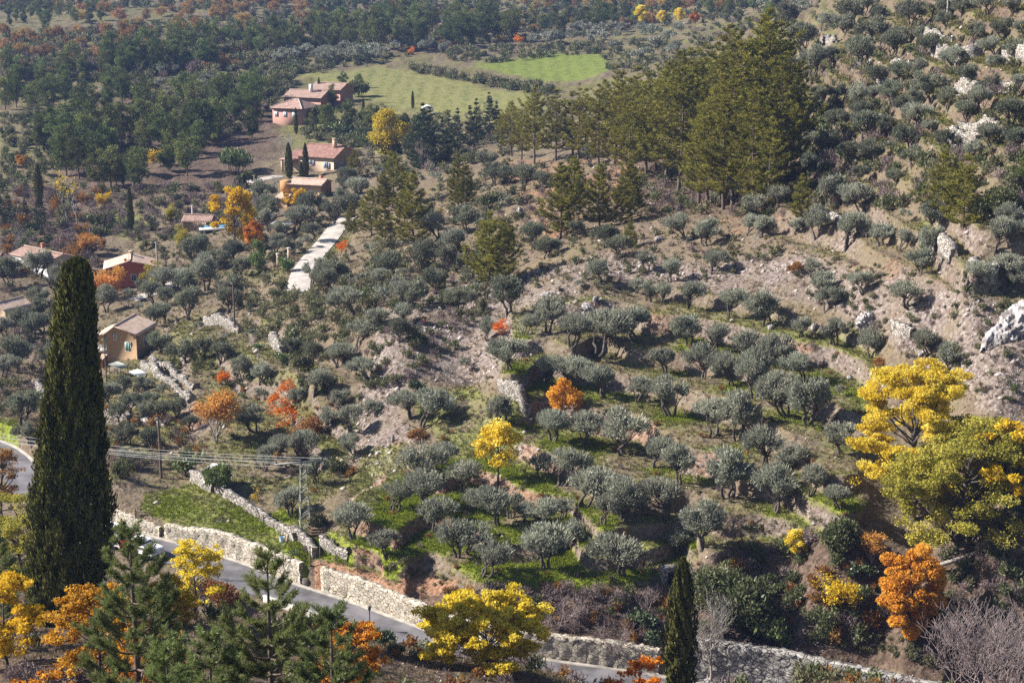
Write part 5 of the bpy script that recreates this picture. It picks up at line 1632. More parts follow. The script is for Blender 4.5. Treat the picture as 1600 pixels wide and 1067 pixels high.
x, y, z = spot(663, 507)
root = link("brick_kiln", None, None, (x, y, z), .2, "tiny terracotta block standing alone on the slope", "block")
p = Parts(); hh = 11 * px_w(1, y, z); p.box((0, 0, hh / 2), (hh * .5, hh * .5, hh)); link("body", p.mesh("kiln_body", M['terracotta']), root)
p = Parts(); p.box((0, 0, hh + .04), (hh * .6, hh * .6, .1)); link("cap", p.mesh("kiln_cap", M['wood']), root)
x, y, z = spot(461, 452)
p = Parts(); hh = 13 * px_w(1, y, z); p.tube([(0, 0, -.3), (0, 0, hh)], [.07, .06], 6)
link("marker_post", p.mesh("marker_post", M['frame']), None, (x, y, z), 0, "thin white post at the lower end of the driveway", "post")


# ---------------------------------------------------------------- parked cars
def car(u, v, rz, paint, lb, van=False):
    i = road_i(u)
    P = road_off(max(i - 1, 0), i + 2, -ROAD_HALF + 1.0 + v)[1]
    root = link("parked_van" if van else "parked_car", None, None, (P[0], P[1], P[2] + .04), rz, lb, "van" if van else "car", "vehicles parked by the road")
    L, W = (4.6, 1.8) if van else (3.9, 1.65)
    body = [(-L / 2, .35), (L / 2, .35), (L / 2, .75), (L / 2 - .15, .9), (L / 2 - 1.0, 1.0), (-L / 2 + .1, 1.0), (-L / 2, .8)]
    p = Parts(); p.poly_prism(body, -W / 2, W / 2); bo = link("body", p.mesh("car_body", M[paint]), root)
    top = [(-L / 2 + .05, 1.0), (L / 2 - 1.1, 1.0), (L / 2 - 1.5, 1.9), (-L / 2 + .1, 1.95)] if van else [(-L / 2 + .2, 1.0), (L / 2 - 1.0, 1.0), (L / 2 - 1.65, 1.45), (-L / 2 + .75, 1.48)]
    p = Parts(); p.poly_prism(top, -W / 2 + .1, W / 2 - .1); link("roof", p.mesh("car_roof", M[paint]), root)
    p = Parts()
    if van:
        p.poly_prism([(L / 2 - 1.95, 1.15), (L / 2 - 1.25, 1.15), (L / 2 - 1.5, 1.7), (L / 2 - 1.95, 1.7)], -W / 2 + .09, W / 2 - .09)
        p.box((-L / 2 + .04, 0, 1.5), (.04, W - .5, .5))
    else:
        p.poly_prism([(-L / 2 + .6, 1.06), (L / 2 - 1.25, 1.06), (L / 2 - 1.65, 1.38), (-L / 2 + .85, 1.40)], -W / 2 + .09, W / 2 - .09)
    p.box((L / 2 - (1.28 if van else 1.36), 0, 1.45 if van else 1.22), (.05, W - .4, .36), 0, -.45 if van else -.95)
    link("window", p.mesh("car_windows", M['glass']), root)
    for sx in (-L / 2 + .7, L / 2 - .75):
        for sy in (-W / 2 + .08, W / 2 - .08):
            p = Parts(); p.tube([(sx, sy - .1, .32), (sx, sy + .1, .32)], .32, 14); wh = link("wheel", p.mesh("car_wheel", M['rubber']), root)
            p = Parts(); p.tube([(sx, sy - .11, .32), (sx, sy + .11, .32)], .17, 10); link("rim", p.mesh("car_rim", M['steel']), wh)
    for sy in (-W / 2 + .25, W / 2 - .25):
        p = Parts(); p.box((-L / 2 - .01, sy, .78), (.06, .3, .16)); link("tail_light", p.mesh("tail_light", M['lamp']), root)
        p = Parts(); p.box((L / 2 + .0, sy, .7), (.06, .3, .16)); link("headlight", p.mesh("headlight", M['frame']), root)
    p = Parts(); p.box((-L / 2 - .03, 0, .45), (.1, W - .05, .2)).box((L / 2 + .03, 0, .45), (.1, W - .05, .2)); link("bumper", p.mesh("car_bumper", M['carred'] if van else M[paint]), root)


i = road_i(200)
RT = ROAD[i + 1, :2] - ROAD[i - 1, :2]
RA = math.atan2(RT[1], RT[0])
car(186, -.4, RA + math.pi, 'carwhite', "white van with a red bumper parked beside the big cypress", True)
car(214, -.5, RA, 'carred', "red car parked between the white van and white car", False)
car(238, -.5, RA, 'carwhite', "white car parked on the road behind the young pine", False)

# ---------------------------------------------------------------- planting
SIDE = "from the cypress side"
COUNTS = {}


def hm(hpx, y, z):
    return hpx * px_w(1.0, y, z) / CP


# olives: the 300 that show largest are trees of their own, the rest of the groves one mass
olive_protos = [make_olive(100 + i, 5200, 1.0, (1.0, .8, 1.2, .9)[i % 4], (.3, .6, .2, .8)[i % 4]) for i in range(12)]
ol_green = [make_olive(170 + i, 4600, 1.0, (1.0, 1.2, .85)[i % 3], (.3, .7, .45)[i % 3], 'olive_green') for i in range(9)]
ol_thin = [make_olive(150 + i, 2900, 1.0, .85, .6) for i in range(4)]
allo = sorted(((p[3] / p[1], k, p) for k in OL_PT for p in OL_PT[k]), key=lambda q: -q[0])
rest_olives = [(p[0], p[1], p[2], p[3]) for _, k, p in allo[300:]]
keep = {}
for _, k, p in allo[:300]:
    keep.setdefault(k, []).append(p)
for k, L in keep.items():
    L.sort(key=lambda p: p[4])
    for i, p in enumerate(L):
        x, y, z, w, u, v = p
        adj = "small" if w < 2.9 else ("middling" if w < 4.0 else "broad")
        thin = k in ('oh', 'og') or (k in ('oj', 'ok', 'of') and RNG.uniform() < 0.4)
        lb = f"{adj} olive tree, {ordinal(i)} {SIDE} {OLIVES[k][0]}"
        plant("olive_tree", ol_thin if thin else (ol_green if k in ('ot', 'ou', 'ov', 'ol', 'om', 'on', 'oo', 'os', 'ok', 'op') and RNG.uniform() < .75 else olive_protos), (x, y, z), w * (1.14 if thin else (1.1 if k in ('ot', 'ou', 'ov') else 1.22)), 4.75, None, None, lb, "olive tree", "olive trees " + OLIVES[k][0], sz=RNG.uniform(0.85, 1.15))

# conifers
pine_p = [make_pine(200 + i, 12, 7.4, conic=1.15 + .25 * i, nwh=14 + i % 2, bare=.07 + .03 * i, dens=8.0, leafL=.6) for i in range(4)]
pine_w = [make_pine(220 + i, 12, 9.0, conic=1.45, nwh=14, bare=.10, spread=1.2, dens=7.0, leafL=.6) for i in range(2)]
pine_t = [make_pine(230 + i, 18, 8.4 + .6 * (i % 3), conic=1.35 + .3 * (i % 3), nwh=14 + i % 3, bare=.12 + .06 * (i % 3), leafL=.66, spread=1.15) for i in range(6)]
fir_p = [make_pine(240 + i, 12, 7.4, 'pine_dark', 'bark', .04, 1.1, 15, .6, 1.2, .22) for i in range(3)]
PINES = {
 'knoll': ("black pine", "on the crowded knoll", 'pine_t', "800 245 85;815 250 95;835 257 132;868 252 115;895 247 105;904 249 112;915 245 115;935 262 130;945 240 120;960 255 140;970 235 125;981 282 125;985 268 155;993 250 145;1010 275 155;1010 240 145;1025 265 155;1040 285 170;1040 250 155;1060 300 175;1060 262 170;1070 240 155;1075 285 188;1085 265 175;1092 318 178;1100 250 175;1105 325 172;1110 285 195;1112 318 188;1130 328 182;1130 280 205;1140 255 205;1145 322 195;1150 300 215;1160 320 205;1165 290 238;1176 332 185;1180 280 255;1190 322 180;1190 250 225;1195 275 240;1200 330 155;1205 260 220;1215 285 195;1222 250 175;1225 290 155;1233 232 125"),
 'slope': ("black pine", "on the slope below the knoll", 'pine_p', "613 325 92;648 385 118;581 368 68;604 388 78;548 365 48;716 322 88;728 322 70;556 278 42;876 372 118;896 345 92;937 355 112;985 340 85;984 387 46;970 352 70;1250 345 82;1438 414 34;600 330 60;632 350 60"),
 'lone': ("black pine", "standing apart above the orchard", 'pine_w', "764 448 118;787 445 100;1470 340 122;1505 358 105"),
 'dark': ("dark fir", "behind the mid-slope pines", 'fir_p', "660 262 98;650 252 70;672 255 80;733 228 66;715 228 56;763 208 60;745 222 62;690 250 62;703 240 60;775 205 48"),
 'leftfir': ("dark fir", "at the frame edge above the white houses", 'fir_p', "15 358 62;65 362 52;0 350 52;130 398 42;68 545 22;40 350 40;1590 830 140;1575 780 110"),
}
for k, (kn, wh, pr, txt) in PINES.items():
    PR = {'pine_t': (pine_t, 18), 'pine_p': (pine_p, 12), 'pine_w': (pine_w, 12), 'fir_p': (fir_p, 12)}[pr]
    L = sorted(rows(txt))
    for i, (u, v, h) in enumerate(L):
        x, y, z = spot(u, v)
        H = hm(h * RNG.uniform(.86, 1.06), y, z)
        hw = "tall" if H > 14 else ("young" if H < 5.5 else "mid-height")
        if u > 1550 and k == 'leftfir': lb = ("taller" if h > 120 else "shorter") + " dark fir in the shaded gully behind the yellow green tree"
        else: lb = f"{hw} {kn}, {ordinal(i)} {SIDE} {wh}"
        plant(kn.replace(' ', '_') + "_tree", PR[0], (x, y, z), None, None, H / PR[1], None, lb, "pine tree" if 'pine' in kn else "fir tree", kn + "s " + wh, sz=1.0)

al_p = [make_clumpy(300 + i, 10, 6.4, 'aleppo', 'bark_pine', .16, 26, 2600, .62, .2, (.13, .22), .6, .9) for i in range(4)] + \
       [make_clumpy(310 + i, 10, 5.0, 'aleppo', 'bark_pine', .10, 24, 2400, .62, .2, (.14, .22), .8, 1.1, shape='cone') for i in range(2)]
oak_p = [make_clumpy(320 + i, 6, 6.2, 'far_orange', 'bark', .15, 18, 1500, .5, .3, (.15, .24)) for i in range(3)]


def pts_in(poly, n, gap, seed, key=None):
    """n well spaced points of a pixel polygon, on the ground"""
    r = np.random.default_rng(seed)
    P = np.asarray(poly, float); out = []
    lo, hi_ = P.min(0), P.max(0)
    for _ in range(n * 60):
        q = lo + r.uniform(size=2) * (hi_ - lo)
        if poly_sd(np.array([q[0]]), np.array([q[1]]), poly)[0] < 0: continue
        if any(abs(q[0] - o[0]) < gap and abs(q[1] - o[1]) < gap * .5 for o in out): continue
        out.append(q)
        if len(out) >= n: break
    return sorted((float(a), float(b)) for a, b in out)


WOODS = [
 ('aleppo', "in the wood on the far ridge", [(165, 100), (260, 82), (345, 80), (350, 108), (270, 120), (200, 140), (150, 125)], 24, 13, 36, 50),
 ('aleppo', "in the wood at the valley's far side", [(0, 120), (110, 112), (200, 140), (195, 178), (60, 180), (0, 180)], 30, 13, 32, 46),
 ('aleppo', "in the wood above the meadow cypress", [(60, 215), (130, 195), (210, 205), (300, 160), (395, 165), (420, 205), (310, 262), (272, 300), (150, 300), (60, 265)], 52, 17, 46, 78),
 ('aleppo', "in the wood behind the pink farm", [(350, 70), (440, 55), (533, 50), (533, 85), (400, 92)], 24, 13, 28, 40),
 ('aleppo', "in the wood behind the pale field", [(533, 60), (640, 45), (760, 40), (805, 45), (800, 70), (620, 80), (540, 80)], 40, 13, 34, 50),
 ('aleppo', "in the wood behind the green field", [(800, 45), (960, 25), (1000, 40), (960, 50), (850, 58)], 16, 15, 24, 38),
 ('aleppo', "on the blue far hill", [(0, 5), (120, 0), (280, 0), (270, 15), (100, 45), (0, 55)], 40, 11, 16, 26),
 ('aleppo', "on the far hill over the fields", [(480, 5), (760, -5), (770, 20), (500, 25)], 26, 12, 18, 27),
 ('aleppo', "behind the golden far trees", [(1000, 22), (1150, 10), (1230, 20), (1225, 50), (1100, 30), (1000, 22)], 12, 14, 20, 28),
 ('oak', "on the far brown hillside", [(0, 60), (130, 25), (330, 25), (450, 25), (330, 55), (120, 95), (0, 90)], 30, 13, 13, 21),
 ('oak', "along the far skyline hill", [(300, 0), (520, 0), (480, 25), (330, 20)], 18, 11, 13, 20),
 ('oak', "on the far hill over the green field", [(790, 10), (1100, 5), (1080, 20), (800, 22)], 14, 12, 13, 20),
]
for wi, (kn, wh, poly, n, gap, h0, h1) in enumerate(WOODS):
    for i, (u, v) in enumerate(pts_in(poly, n, gap, 40 + wi)):
        x, y, z = spot(u, v)
        H = hm(RNG.uniform(h0, h1) * (1.0 if gap > 15 else 1.12), y, z)
        if kn == 'aleppo':
            plant("aleppo_pine_tree", al_p, (x, y, z), None, None, H / 10, None, f"bushy green pine, {ordinal(i)} {SIDE} {wh}", "pine tree", "pines " + wh)
        else:
            plant("oak_tree", oak_p, (x, y, z), None, None, H / 6, None, f"rusty oak, {ordinal(i)} {SIDE} {wh}", "oak tree", "oaks " + wh)
for (u, v, h, lb) in ((404, 428, 62, "bright green young pine at the foot of the driveway pillars"), (1441, 418, 34, "small bright green pine at the white wall end"), (1595, 292, 50, "bright green bushy pine at the frame edge on the terraced hillside"),
                      (520, 165, 36, "dense green pine beside the pink farm's end wall"), (632, 205, 30, "small pine by the pale field's white canopy"), (512, 206, 46, "dense evergreen tree at the right corner of the pink house"), (486, 207, 30, "small evergreen at the pink house's shaded wall"), (575, 200, 36, "tall evergreen in the middle of the farm garden"),
                      (596, 196, 34, "second tall evergreen in the middle of the farm garden"), (545, 196, 40, "dark evergreen behind the thin garden cypresses"), (395, 150, 30, "green pine left behind the pink farm's roofs"), (425, 146, 28, "green pine closest behind the pink farm's roofs"),
                      (612, 236, 40, "dark young pine in front of the big yellow tree by the farmhouse"),
                      (560, 138, 22, "flat topped dark pine at the edge of the pale field"), (536, 136, 24, "umbrella shaped pine on a bare trunk by the pale field")):
    x, y, z = spot(u, v)
    plant("aleppo_pine_tree", al_p, (x, y, z), None, None, hm(h, y, z) / 10, None, lb, "pine tree")

# cypresses
cyp = [make_column(400 + i, 10, 1.9, n=2600) for i in range(3)]
for (u, v, h, w, lb) in ((62, 318, 60, 13, "dark slender cypress above the bare trees at the frame edge"), (205, 360, 66, 10, "dark slender cypress standing alone in the small meadow"), (452, 279, 54, 12, "dark cypress before the farmhouse porch"),
                         (478, 278, 53, 10, "taller dark cypress before the farmhouse's front wall"), (471, 279, 26, 6, "thin short cypress tucked beside the taller farmhouse cypress"), (463, 210, 40, 6, "thin cypress at the corner of the pink house"),
                         (499, 159, 36, 6, "thin cypress rising between the pink farm's roofs"), (547, 184, 30, 5, "thin cypress in the shade of the farm garden"), (568, 182, 28, 5, "second thin cypress in the shade of the farm garden"), (645, 170, 27, 5, "little cypress alone at the edge of the pale field")):
    x, y, z = spot(u, v)
    H = hm(h, y, z); Wd = px_w(w, y, z)
    k = plant("cypress_tree", cyp, (x, y, z), None, None, H / 10, None, lb, "cypress")
    k.scale = (Wd / 1.9, Wd / 1.9, H / 10)


def make_hero_cypress():
    r = np.random.default_rng(11)
    H, W = 1.0, 1.0
    return r


def foot(u, v, y):
    """a foot on the ground at plan distance y under photo column u"""
    s, t = ray(u, v)
    x = s * y
    return float(x), y, float(ground(x, y))


def top_h(vtop, u, y, zfoot):
    s, t = ray(u, vtop)
    return float(t * y - zfoot)


cx, cyy, cz = foot(104, 985, 100.0)
cH = top_h(404, 114, 100.0, cz)
r = np.random.default_rng(11)
lv = Leaves(r); wood = Parts()
n = 90000
t = r.uniform(0, 1, n) ** 0.9
a = r.uniform(0, 6.283, n)
prof = np.interp(t, [0, .06, .16, .27, .5, .75, .89, .955, .985, 1.0], [.62, .86, .97, 1.0, .77, .54, .43, .37, .29, .08])
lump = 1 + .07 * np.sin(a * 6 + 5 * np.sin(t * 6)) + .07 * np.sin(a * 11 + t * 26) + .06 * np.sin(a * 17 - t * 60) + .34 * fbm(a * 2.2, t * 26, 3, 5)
q = 1 - .22 * r.uniform(0, 1, n) ** 1.6
R = 2.42 * prof * lump * q
C = np.c_[R * np.cos(a) + t * 1.95 + .1, R * np.sin(a), cH * t]
ax = np.c_[np.cos(a) * .34, np.sin(a) * .34, np.ones(n)] + r.normal(size=(n, 3)) * .25
fc = np.c_[np.cos(a), np.sin(a), np.full(n, .15)] + r.normal(size=(n, 3)) * .55
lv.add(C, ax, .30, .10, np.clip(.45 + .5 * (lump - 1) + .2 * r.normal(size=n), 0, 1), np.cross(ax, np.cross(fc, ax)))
for q_ in range(420):
    tq = r.uniform(.02, .97); aq = r.uniform(0, 6.283)
    Rq = 2.42 * np.interp(tq, [0, .06, .16, .27, .5, .75, .89, .955, .985, 1.0], [.62, .86, .97, 1.0, .77, .54, .43, .37, .29, .08]) * r.uniform(.98, 1.1)
    cq = np.array([Rq * math.cos(aq) + tq * 1.95 + .1, Rq * math.sin(aq), cH * tq])
    nq = 26
    Cq = cq + r.normal(size=(nq, 3)) * np.array([.12, .12, .32])
    aq3 = np.c_[np.full(nq, math.cos(aq) * .3), np.full(nq, math.sin(aq) * .3), np.ones(nq)] + r.normal(size=(nq, 3)) * .22
    lv.add(Cq, aq3, .36, .10, np.clip(r.uniform(.3, 1.0) + .12 * r.normal(size=nq), 0, 1), np.cross(aq3, np.cross(np.array([math.cos(aq), math.sin(aq), .2]) + r.normal(size=(nq, 3)) * .4, aq3)))
wood.tube([(0, 0, -.6), (1.0, 0, cH * .5), (1.95, 0, cH * .97)], [.42, .3, .04], 10)
hc = link("cypress_tree", None, None, (cx, cyy, cz), 0, "giant dark cypress column towering in front of the road and houses", "cypress")
link("trunk", wood.mesh("cypress_trunk", M['bark']), hc)
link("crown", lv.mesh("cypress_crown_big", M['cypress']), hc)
# second, narrow cypress by the bottom edge
x, y, z = foot(1062, 1067, 100.0)
H = top_h(872, 1070, 100.0, z)
ncy = make_column(420, H, 1.7, 'cypress', 12000, .30, .11, .7, 1.7)
k = link("cypress_tree", None, None, (x, y, z), .4, "narrow ragged cypress rising at the bottom edge before the road wall", "cypress")
for pn, me in ncy: link(pn, me, k)

# autumn trees
p_gold = [make_open(500, 7, 'gold', 'bark', 4, 15, .34, .24, cl=.42), make_open(501, 7, 'gold', 'bark', 4, 15, .34, .24, cl=.45)]
p_orange = [make_clumpy(510, 6, 4.8, 'orange', 'bark', .18, 26, 3600, .30, .22, (.12, .2), 0, .85), make_clumpy(511, 6, 4.6, 'orange', 'bark', .2, 22, 3000, .30, .22, (.12, .2), 0, .85)]
p_tall = [make_clumpy(505, 9, 5.8, 'gold', 'bark', .10, 32, 4600, .34, .24, (.10, .18), 0, .8)]
p_dome = [make_clumpy(506, 7, 6.4, 'ygold', 'bark', .10, 30, 4600, .34, .24, (.13, .2), 0, .85)]
p_oran2 = [make_clumpy(512, 6, 4.6, 'orange_bright', 'bark', .18, 26, 4200, .26, .19, (.11, .18), 0, .85)]
p_red = [make_open(520, 5, 'red', 'bark', 4, 9, .3, .22, cl=.28), make_open(521, 5, 'red', 'bark', 4, 8, .3, .22, cl=.28, gaps=.2)]
p_yel = [make_clumpy(530, 7, 5.0, 'yellow', 'bark', .32, 24, 3200, .34, .25, (.12, .19), 0, .8)]
p_salm = [make_open(540, 6, 'salmon', 'bark_pale', 5, 5, .24, .17, stems=3, spread=.38, up=.32, cl=.25)]
p_salc = [make_clumpy(545, 6, 6.2, 'salmon', 'bark', .14, 22, 2600, .34, .2, (.12, .2), 0, .85)]
p_russ = [make_open(550, 5, 'russet', 'bark', 4, 9, .26, .18, stems=3, spread=.6, cl=.32), make_bush(551, 'russet', 2.4, 3.0, 14, 1500, .24, .16)]
p_yg = [make_clumpy(560, 6, 5, 'ygreen', 'bark', .15, 20, 2200, .34, .22, (.14, .22), .1)]
p_pop = [make_open(565, 9, 'gold', 'bark_pale', 4, 3, .26, .2, stems=1, spread=.05, up=.75, cl=.2, gaps=.35)]
p_russ = [p_russ[0]] + [[("trunk", p_russ[1][0][1]), ("crown", p_russ[1][1][1])]]
AUT = [
 (366, 386, 98, p_tall, 9, "tall golden tree with dark trunk beside the blue pool", "tree"),
 (396, 392, 46, p_orange, 6, "orange rounded tree just below the tall golden tree", "tree"),
 (465, 348, 56, p_tall, 9, "golden tree in front of the small tan house", "tree"),
 (610, 240, 70, p_dome, 7, "big dense yellow tree behind the beige farmhouse", "tree"),
 (150, 474, 52, p_salc, 6, "salmon tree spreading between the cypress and the red house", "tree"),
 (178, 462, 46, p_salc, 6, "orange tree against the red house's front wall", "tree"),
 (338, 692, 96, p_salm, 6, "large salmon and gold many-stemmed tree above the lawn", "maple tree"),
 (352, 606, 38, p_red, 5, "small flame orange tree behind the large salmon tree", "maple tree"),
 (451, 619, 40, p_red, 5, "flat topped flame orange tree on a crooked trunk", "maple tree"),
 (430, 666, 62, p_red, 5, "thin red orange sapling on a slender bare trunk", "maple tree"),
 (470, 692, 60, p_russ, 5, "broad russet tree right of the thin red sapling", "tree"),
 (880, 662, 72, p_oran2, 6, "orange maple shining among the upper orchard olives", "maple tree"),
 (778, 756, 98, p_yel, 7, "yellow maple on a forked trunk over the green grove", "maple tree"),
 (789, 526, 40, p_red, 5, "small flame orange tree above the orchard's left end", "maple tree"),
 (541, 398, 32, p_red, 5, "small orange shrubby tree by the top of the driveway", "maple tree"),
 (1244, 878, 52, p_yel, 7, "small yellow sapling on the bank below the orchard", "tree"),
 (1300, 955, 82, p_gold, 7, "ochre tree in the shade left of the orange maple", "tree"),
 (1362, 880, 62, p_salm, 6, "pinkish orange sapling left above the orange maple", "tree"),
 (105, 348, 90, p_pop, 9, "thin yellow poplar above the white house", "poplar"),
 (120, 352, 84, p_pop, 9, "second thin poplar above the white house, nearly leafless", "poplar"),
 (173, 326, 34, p_gold, 7, "small half-bare golden tree in the meadow's shade", "tree"),
 (35, 264, 24, p_orange, 6, "tiny orange tree in the far meadow at the frame edge", "tree"),
 (1003, 44, 34, p_yel, 7, "yellow tree at the far edge of the upper grove", "tree"),
 (1035, 42, 24, p_yel, 7, "golden tree right of the far yellow tree", "tree"),
 (1062, 40, 26, p_yel, 7, "golden tree in the middle of the far golden row", "tree"),
 (1086, 40, 20, p_orange, 6, "orange tree at the end of the far golden row", "tree"),
 (805, 72, 24, p_red, 5, "red tree at the corner of the far green field", "tree"),
 (640, 86, 17, p_red, 5, "tiny red tree by the far bare earth field", "tree"),
 (710, 74, 22, p_russ, 5, "brown tree behind the far bare earth field", "tree"),
 (288, 390, 38, p_yg, 6, "pale yellow tree left of the tall golden tree", "tree"),
 (394, 350, 34, p_yg, 6, "pale yellow green tree right of the tall golden tree", "tree"),
 (238, 452, 42, p_yg, 6, "yellow green sapling at the red house's corner", "tree"),
 (1243, 428, 48, p_russ, 5, "reddish half-bare tree leaning on the brown bank", "tree"),
 (1376, 574, 40, p_russ, 5, "russet bushy tree behind the big yellow tree's top", "tree"),
 (652, 690, 52, p_russ, 5, "reddish thin tree on the slope beside the grass plot", "tree"),
 (406, 816, 66, p_pop, 9, "thin sapling with a few gold leaves by the lawn wall", "tree"),
 (265, 345, 26, p_yg, 6, "small yellow tree at the wood's shaded foot", "tree"),
 (182, 290, 40, p_yg, 6, "yellow green tree at the near edge of the dark wood", "tree"),
 (255, 262, 40, p_gold, 7, "orange tree half hidden in the dark wood", "tree"),
 (235, 195, 22, p_gold, 7, "orange tree in the scrub above the dark wood", "tree"),
 (140, 400, 44, p_salm, 6, "faded orange tree behind the white house", "tree"),
]
for (u, v, h, pr, pH, lb, ct_) in AUT:
    x, y, z = spot(u, v)
    nm = "maple_tree" if ct_ == "maple tree" else ("poplar_tree" if ct_ == "poplar" else "autumn_tree")
    plant(nm, pr, (x, y, z), None, None, hm(h, y, z) / pH, None, lb, ct_)

# the large trees near the viewer
def hero(nm, parts, loc, lb, ct_="tree", rz=0.0):
    k = link(nm, None, None, (loc[0], loc[1], loc[2] - .1), rz, lb, ct_)
    for pn, me in parts: link(pn, me, k)
    return k


def make_cloud_tree(seed, H, W, mat, bark, layers, n_leaf, L, wd, lean=(0, 0), r0=(.09, .16), z0=.25, blunt=2):
    """open crown of drifting leaf clouds carried by long arching limbs"""
    r = np.random.default_rng(seed)
    wood = Parts(); lv = Leaves(r)
    P = np.c_[lean[0] * np.linspace(0, 1, 8) ** 1.5, lean[1] * np.linspace(0, 1, 8) ** 1.5, np.linspace(-.6, H * .82, 8)] + r.normal(size=(8, 3)) * .01 * H
    wood.tube(P, np.linspace(.022 * H, .006 * H, 8), 8)
    per = n_leaf // layers
    for i in range(layers):
        f = r.uniform(0, 1) ** .8
        zz = H * (z0 + (1 - z0) * f * .98)
        env = W / 2 * math.sqrt(max(.02, 1 - (1.7 * abs(f - .38)) ** 2 if f < .38 else 1 - ((f - .38) / .66) ** blunt))
        a = r.uniform(0, 6.283); q = r.uniform(.25, 1) ** .6 * env
        zr = max(H * .12, zz - q * r.uniform(.45, .9) - .04 * H)
        p0 = np.array([np.interp(zr, P[:, 2], P[:, k]) for k in range(2)] + [min(zr, P[-1, 2])])
        c = np.array([math.cos(a) * q + lean[0] * f, math.sin(a) * q + lean[1] * f, zz])
        wood.tube(bend(p0, c, r, 7, .08), np.linspace(.007 * H, .012, 7), 5)
        rr = r.uniform(*r0) * W
        sub = 5
        for s in range(sub):
            cs_ = c + r.normal(size=3) * rr * np.array([.7, .7, .3])
            wood.tube(bend(c - (c - p0) * .12, cs_, r, 4, .1), [.02, .015, .012, .008], 3)
            m = per // sub
            d = dirs(r, m)
            Cc = cs_ + d * (r.uniform(0, 1, m) ** .5 * rr * .75)[:, None] * np.array([1, 1, .5])
            lv.add(Cc, r.normal(size=(m, 3)) + np.array([0, 0, -.15]), L, wd, np.clip(.5 + .16 * r.normal() + .2 * r.normal(size=m), 0, 1))
    return [("trunk", wood.mesh("large_trunk", M[bark])), ("crown", lv.mesh("large_crown", M[mat]))]


x, y, z = spot(1425, 812)
k = px_w(1, y, z)
hero("autumn_tree", make_cloud_tree(601, 246 * k, 195 * k, 'yellow', 'bark', 66, 60000, .22, .145, (-.2, 0), (.065, .11), .2), (x, y, z), "big bright yellow tree with leaf clouds over the scree at the orchard's end")
x, y, z = spot(1490, 870)
k = px_w(1, y, z)
hero("autumn_tree", make_cloud_tree(602, 218 * k, 240 * k, 'ygreen', 'bark', 64, 56000, .22, .145, (.8, 0), (.06, .11), .2), (x, y, z), "big spreading yellow green tree in front of the bright yellow tree")
x, y, z = spot(1570, 830)
k = px_w(1, y, z)
hero("autumn_tree", make_cloud_tree(603, 175 * k, 110 * k, 'gold', 'bark', 22, 7000, .32, .2, (0, 0), (.09, .14), .3), (x, y, z), "golden tree at the frame edge behind the yellow green tree")
x, y, z = spot(1418, 1005)
k = px_w(1, y, z)
hero("maple_tree", make_clumpy(604, 178 * k, 106 * k, 'orange_bright', 'bark', .10, 64, 36000, .21, .155, (.085, .14), -.1, .8, trunk_r=.014), (x, y, z), "glowing orange maple with dense oval crown above the block wall", "maple tree")
x, y, z = foot(760, 1060, 99.0)
H = top_h(938, 760, 99.0, z)
hero("autumn_tree", make_cloud_tree(605, H, 7.6, 'yellow', 'bark', 74, 40000, .19, .135, (0, 0), (.055, .10), .3, 3.2), (x, y, z), "bright yellow tree cut by the bottom edge in front of the road wall")
x, y, z = foot(1000, 1067, 97.0)
hero("autumn_tree", make_cloud_tree(606, 3.2, 3.6, 'red', 'bark', 18, 2600, .22, .16, (0, 0), (.12, .18), .1), (x, y, z - .4), "low rusty tree at the bottom edge beside the narrow cypress")
# bottom left cluster, on the viewer's own slope
for (u, vt, yy, Wm, mat, n_, sd, lb) in ((152, 905, 76, 4.2, 'orange', 9000, 611, "flame orange tree at the foot of the giant cypress"), (240, 985, 72, 3.0, 'orange', 4500, 612, "orange tree behind the nearest young pine"),
                                         (8, 905, 84, 4.2, 'gold', 7000, 613, "deep golden tree at the frame edge left of the cypress"), (308, 846, 105, 3.8, 'yellow', 4200, 614, "yellow gold tree between the two nearest young pines"),
                                         (40, 772, 128, 6.2, 'ygreen', 9000, 615, "dull yellow green tree left of the giant cypress"), (538, 975, 70, 3.4, 'orange', 6000, 616, "orange tree behind the smallest young pine"),
                                         (60, 1045, 60, 2.6, 'orange', 2200, 617, "low orange tree in the bottom corner under the cypress"), (20, 700, 150, 3.6, 'russet', 2500, 618, "brown half-bare tree by the road left of the cypress"),
                                         (268, 905, 100, 3.2, 'gold', 3600, 619, "thin yellow tree right behind the nearest young pine")):
    x, y, z = foot(u, 1000, float(yy))
    H = max(2.0, top_h(vt, u, float(yy), z))
    z0 = max(.1, 1 - Wm * 1.15 / H)
    hero("autumn_tree", make_cloud_tree(sd, H, Wm, mat, 'bark', 34, int(n_ * 1.7), .155, .115, (0, 0), (.09, .15), z0), (x, y, z), lb)


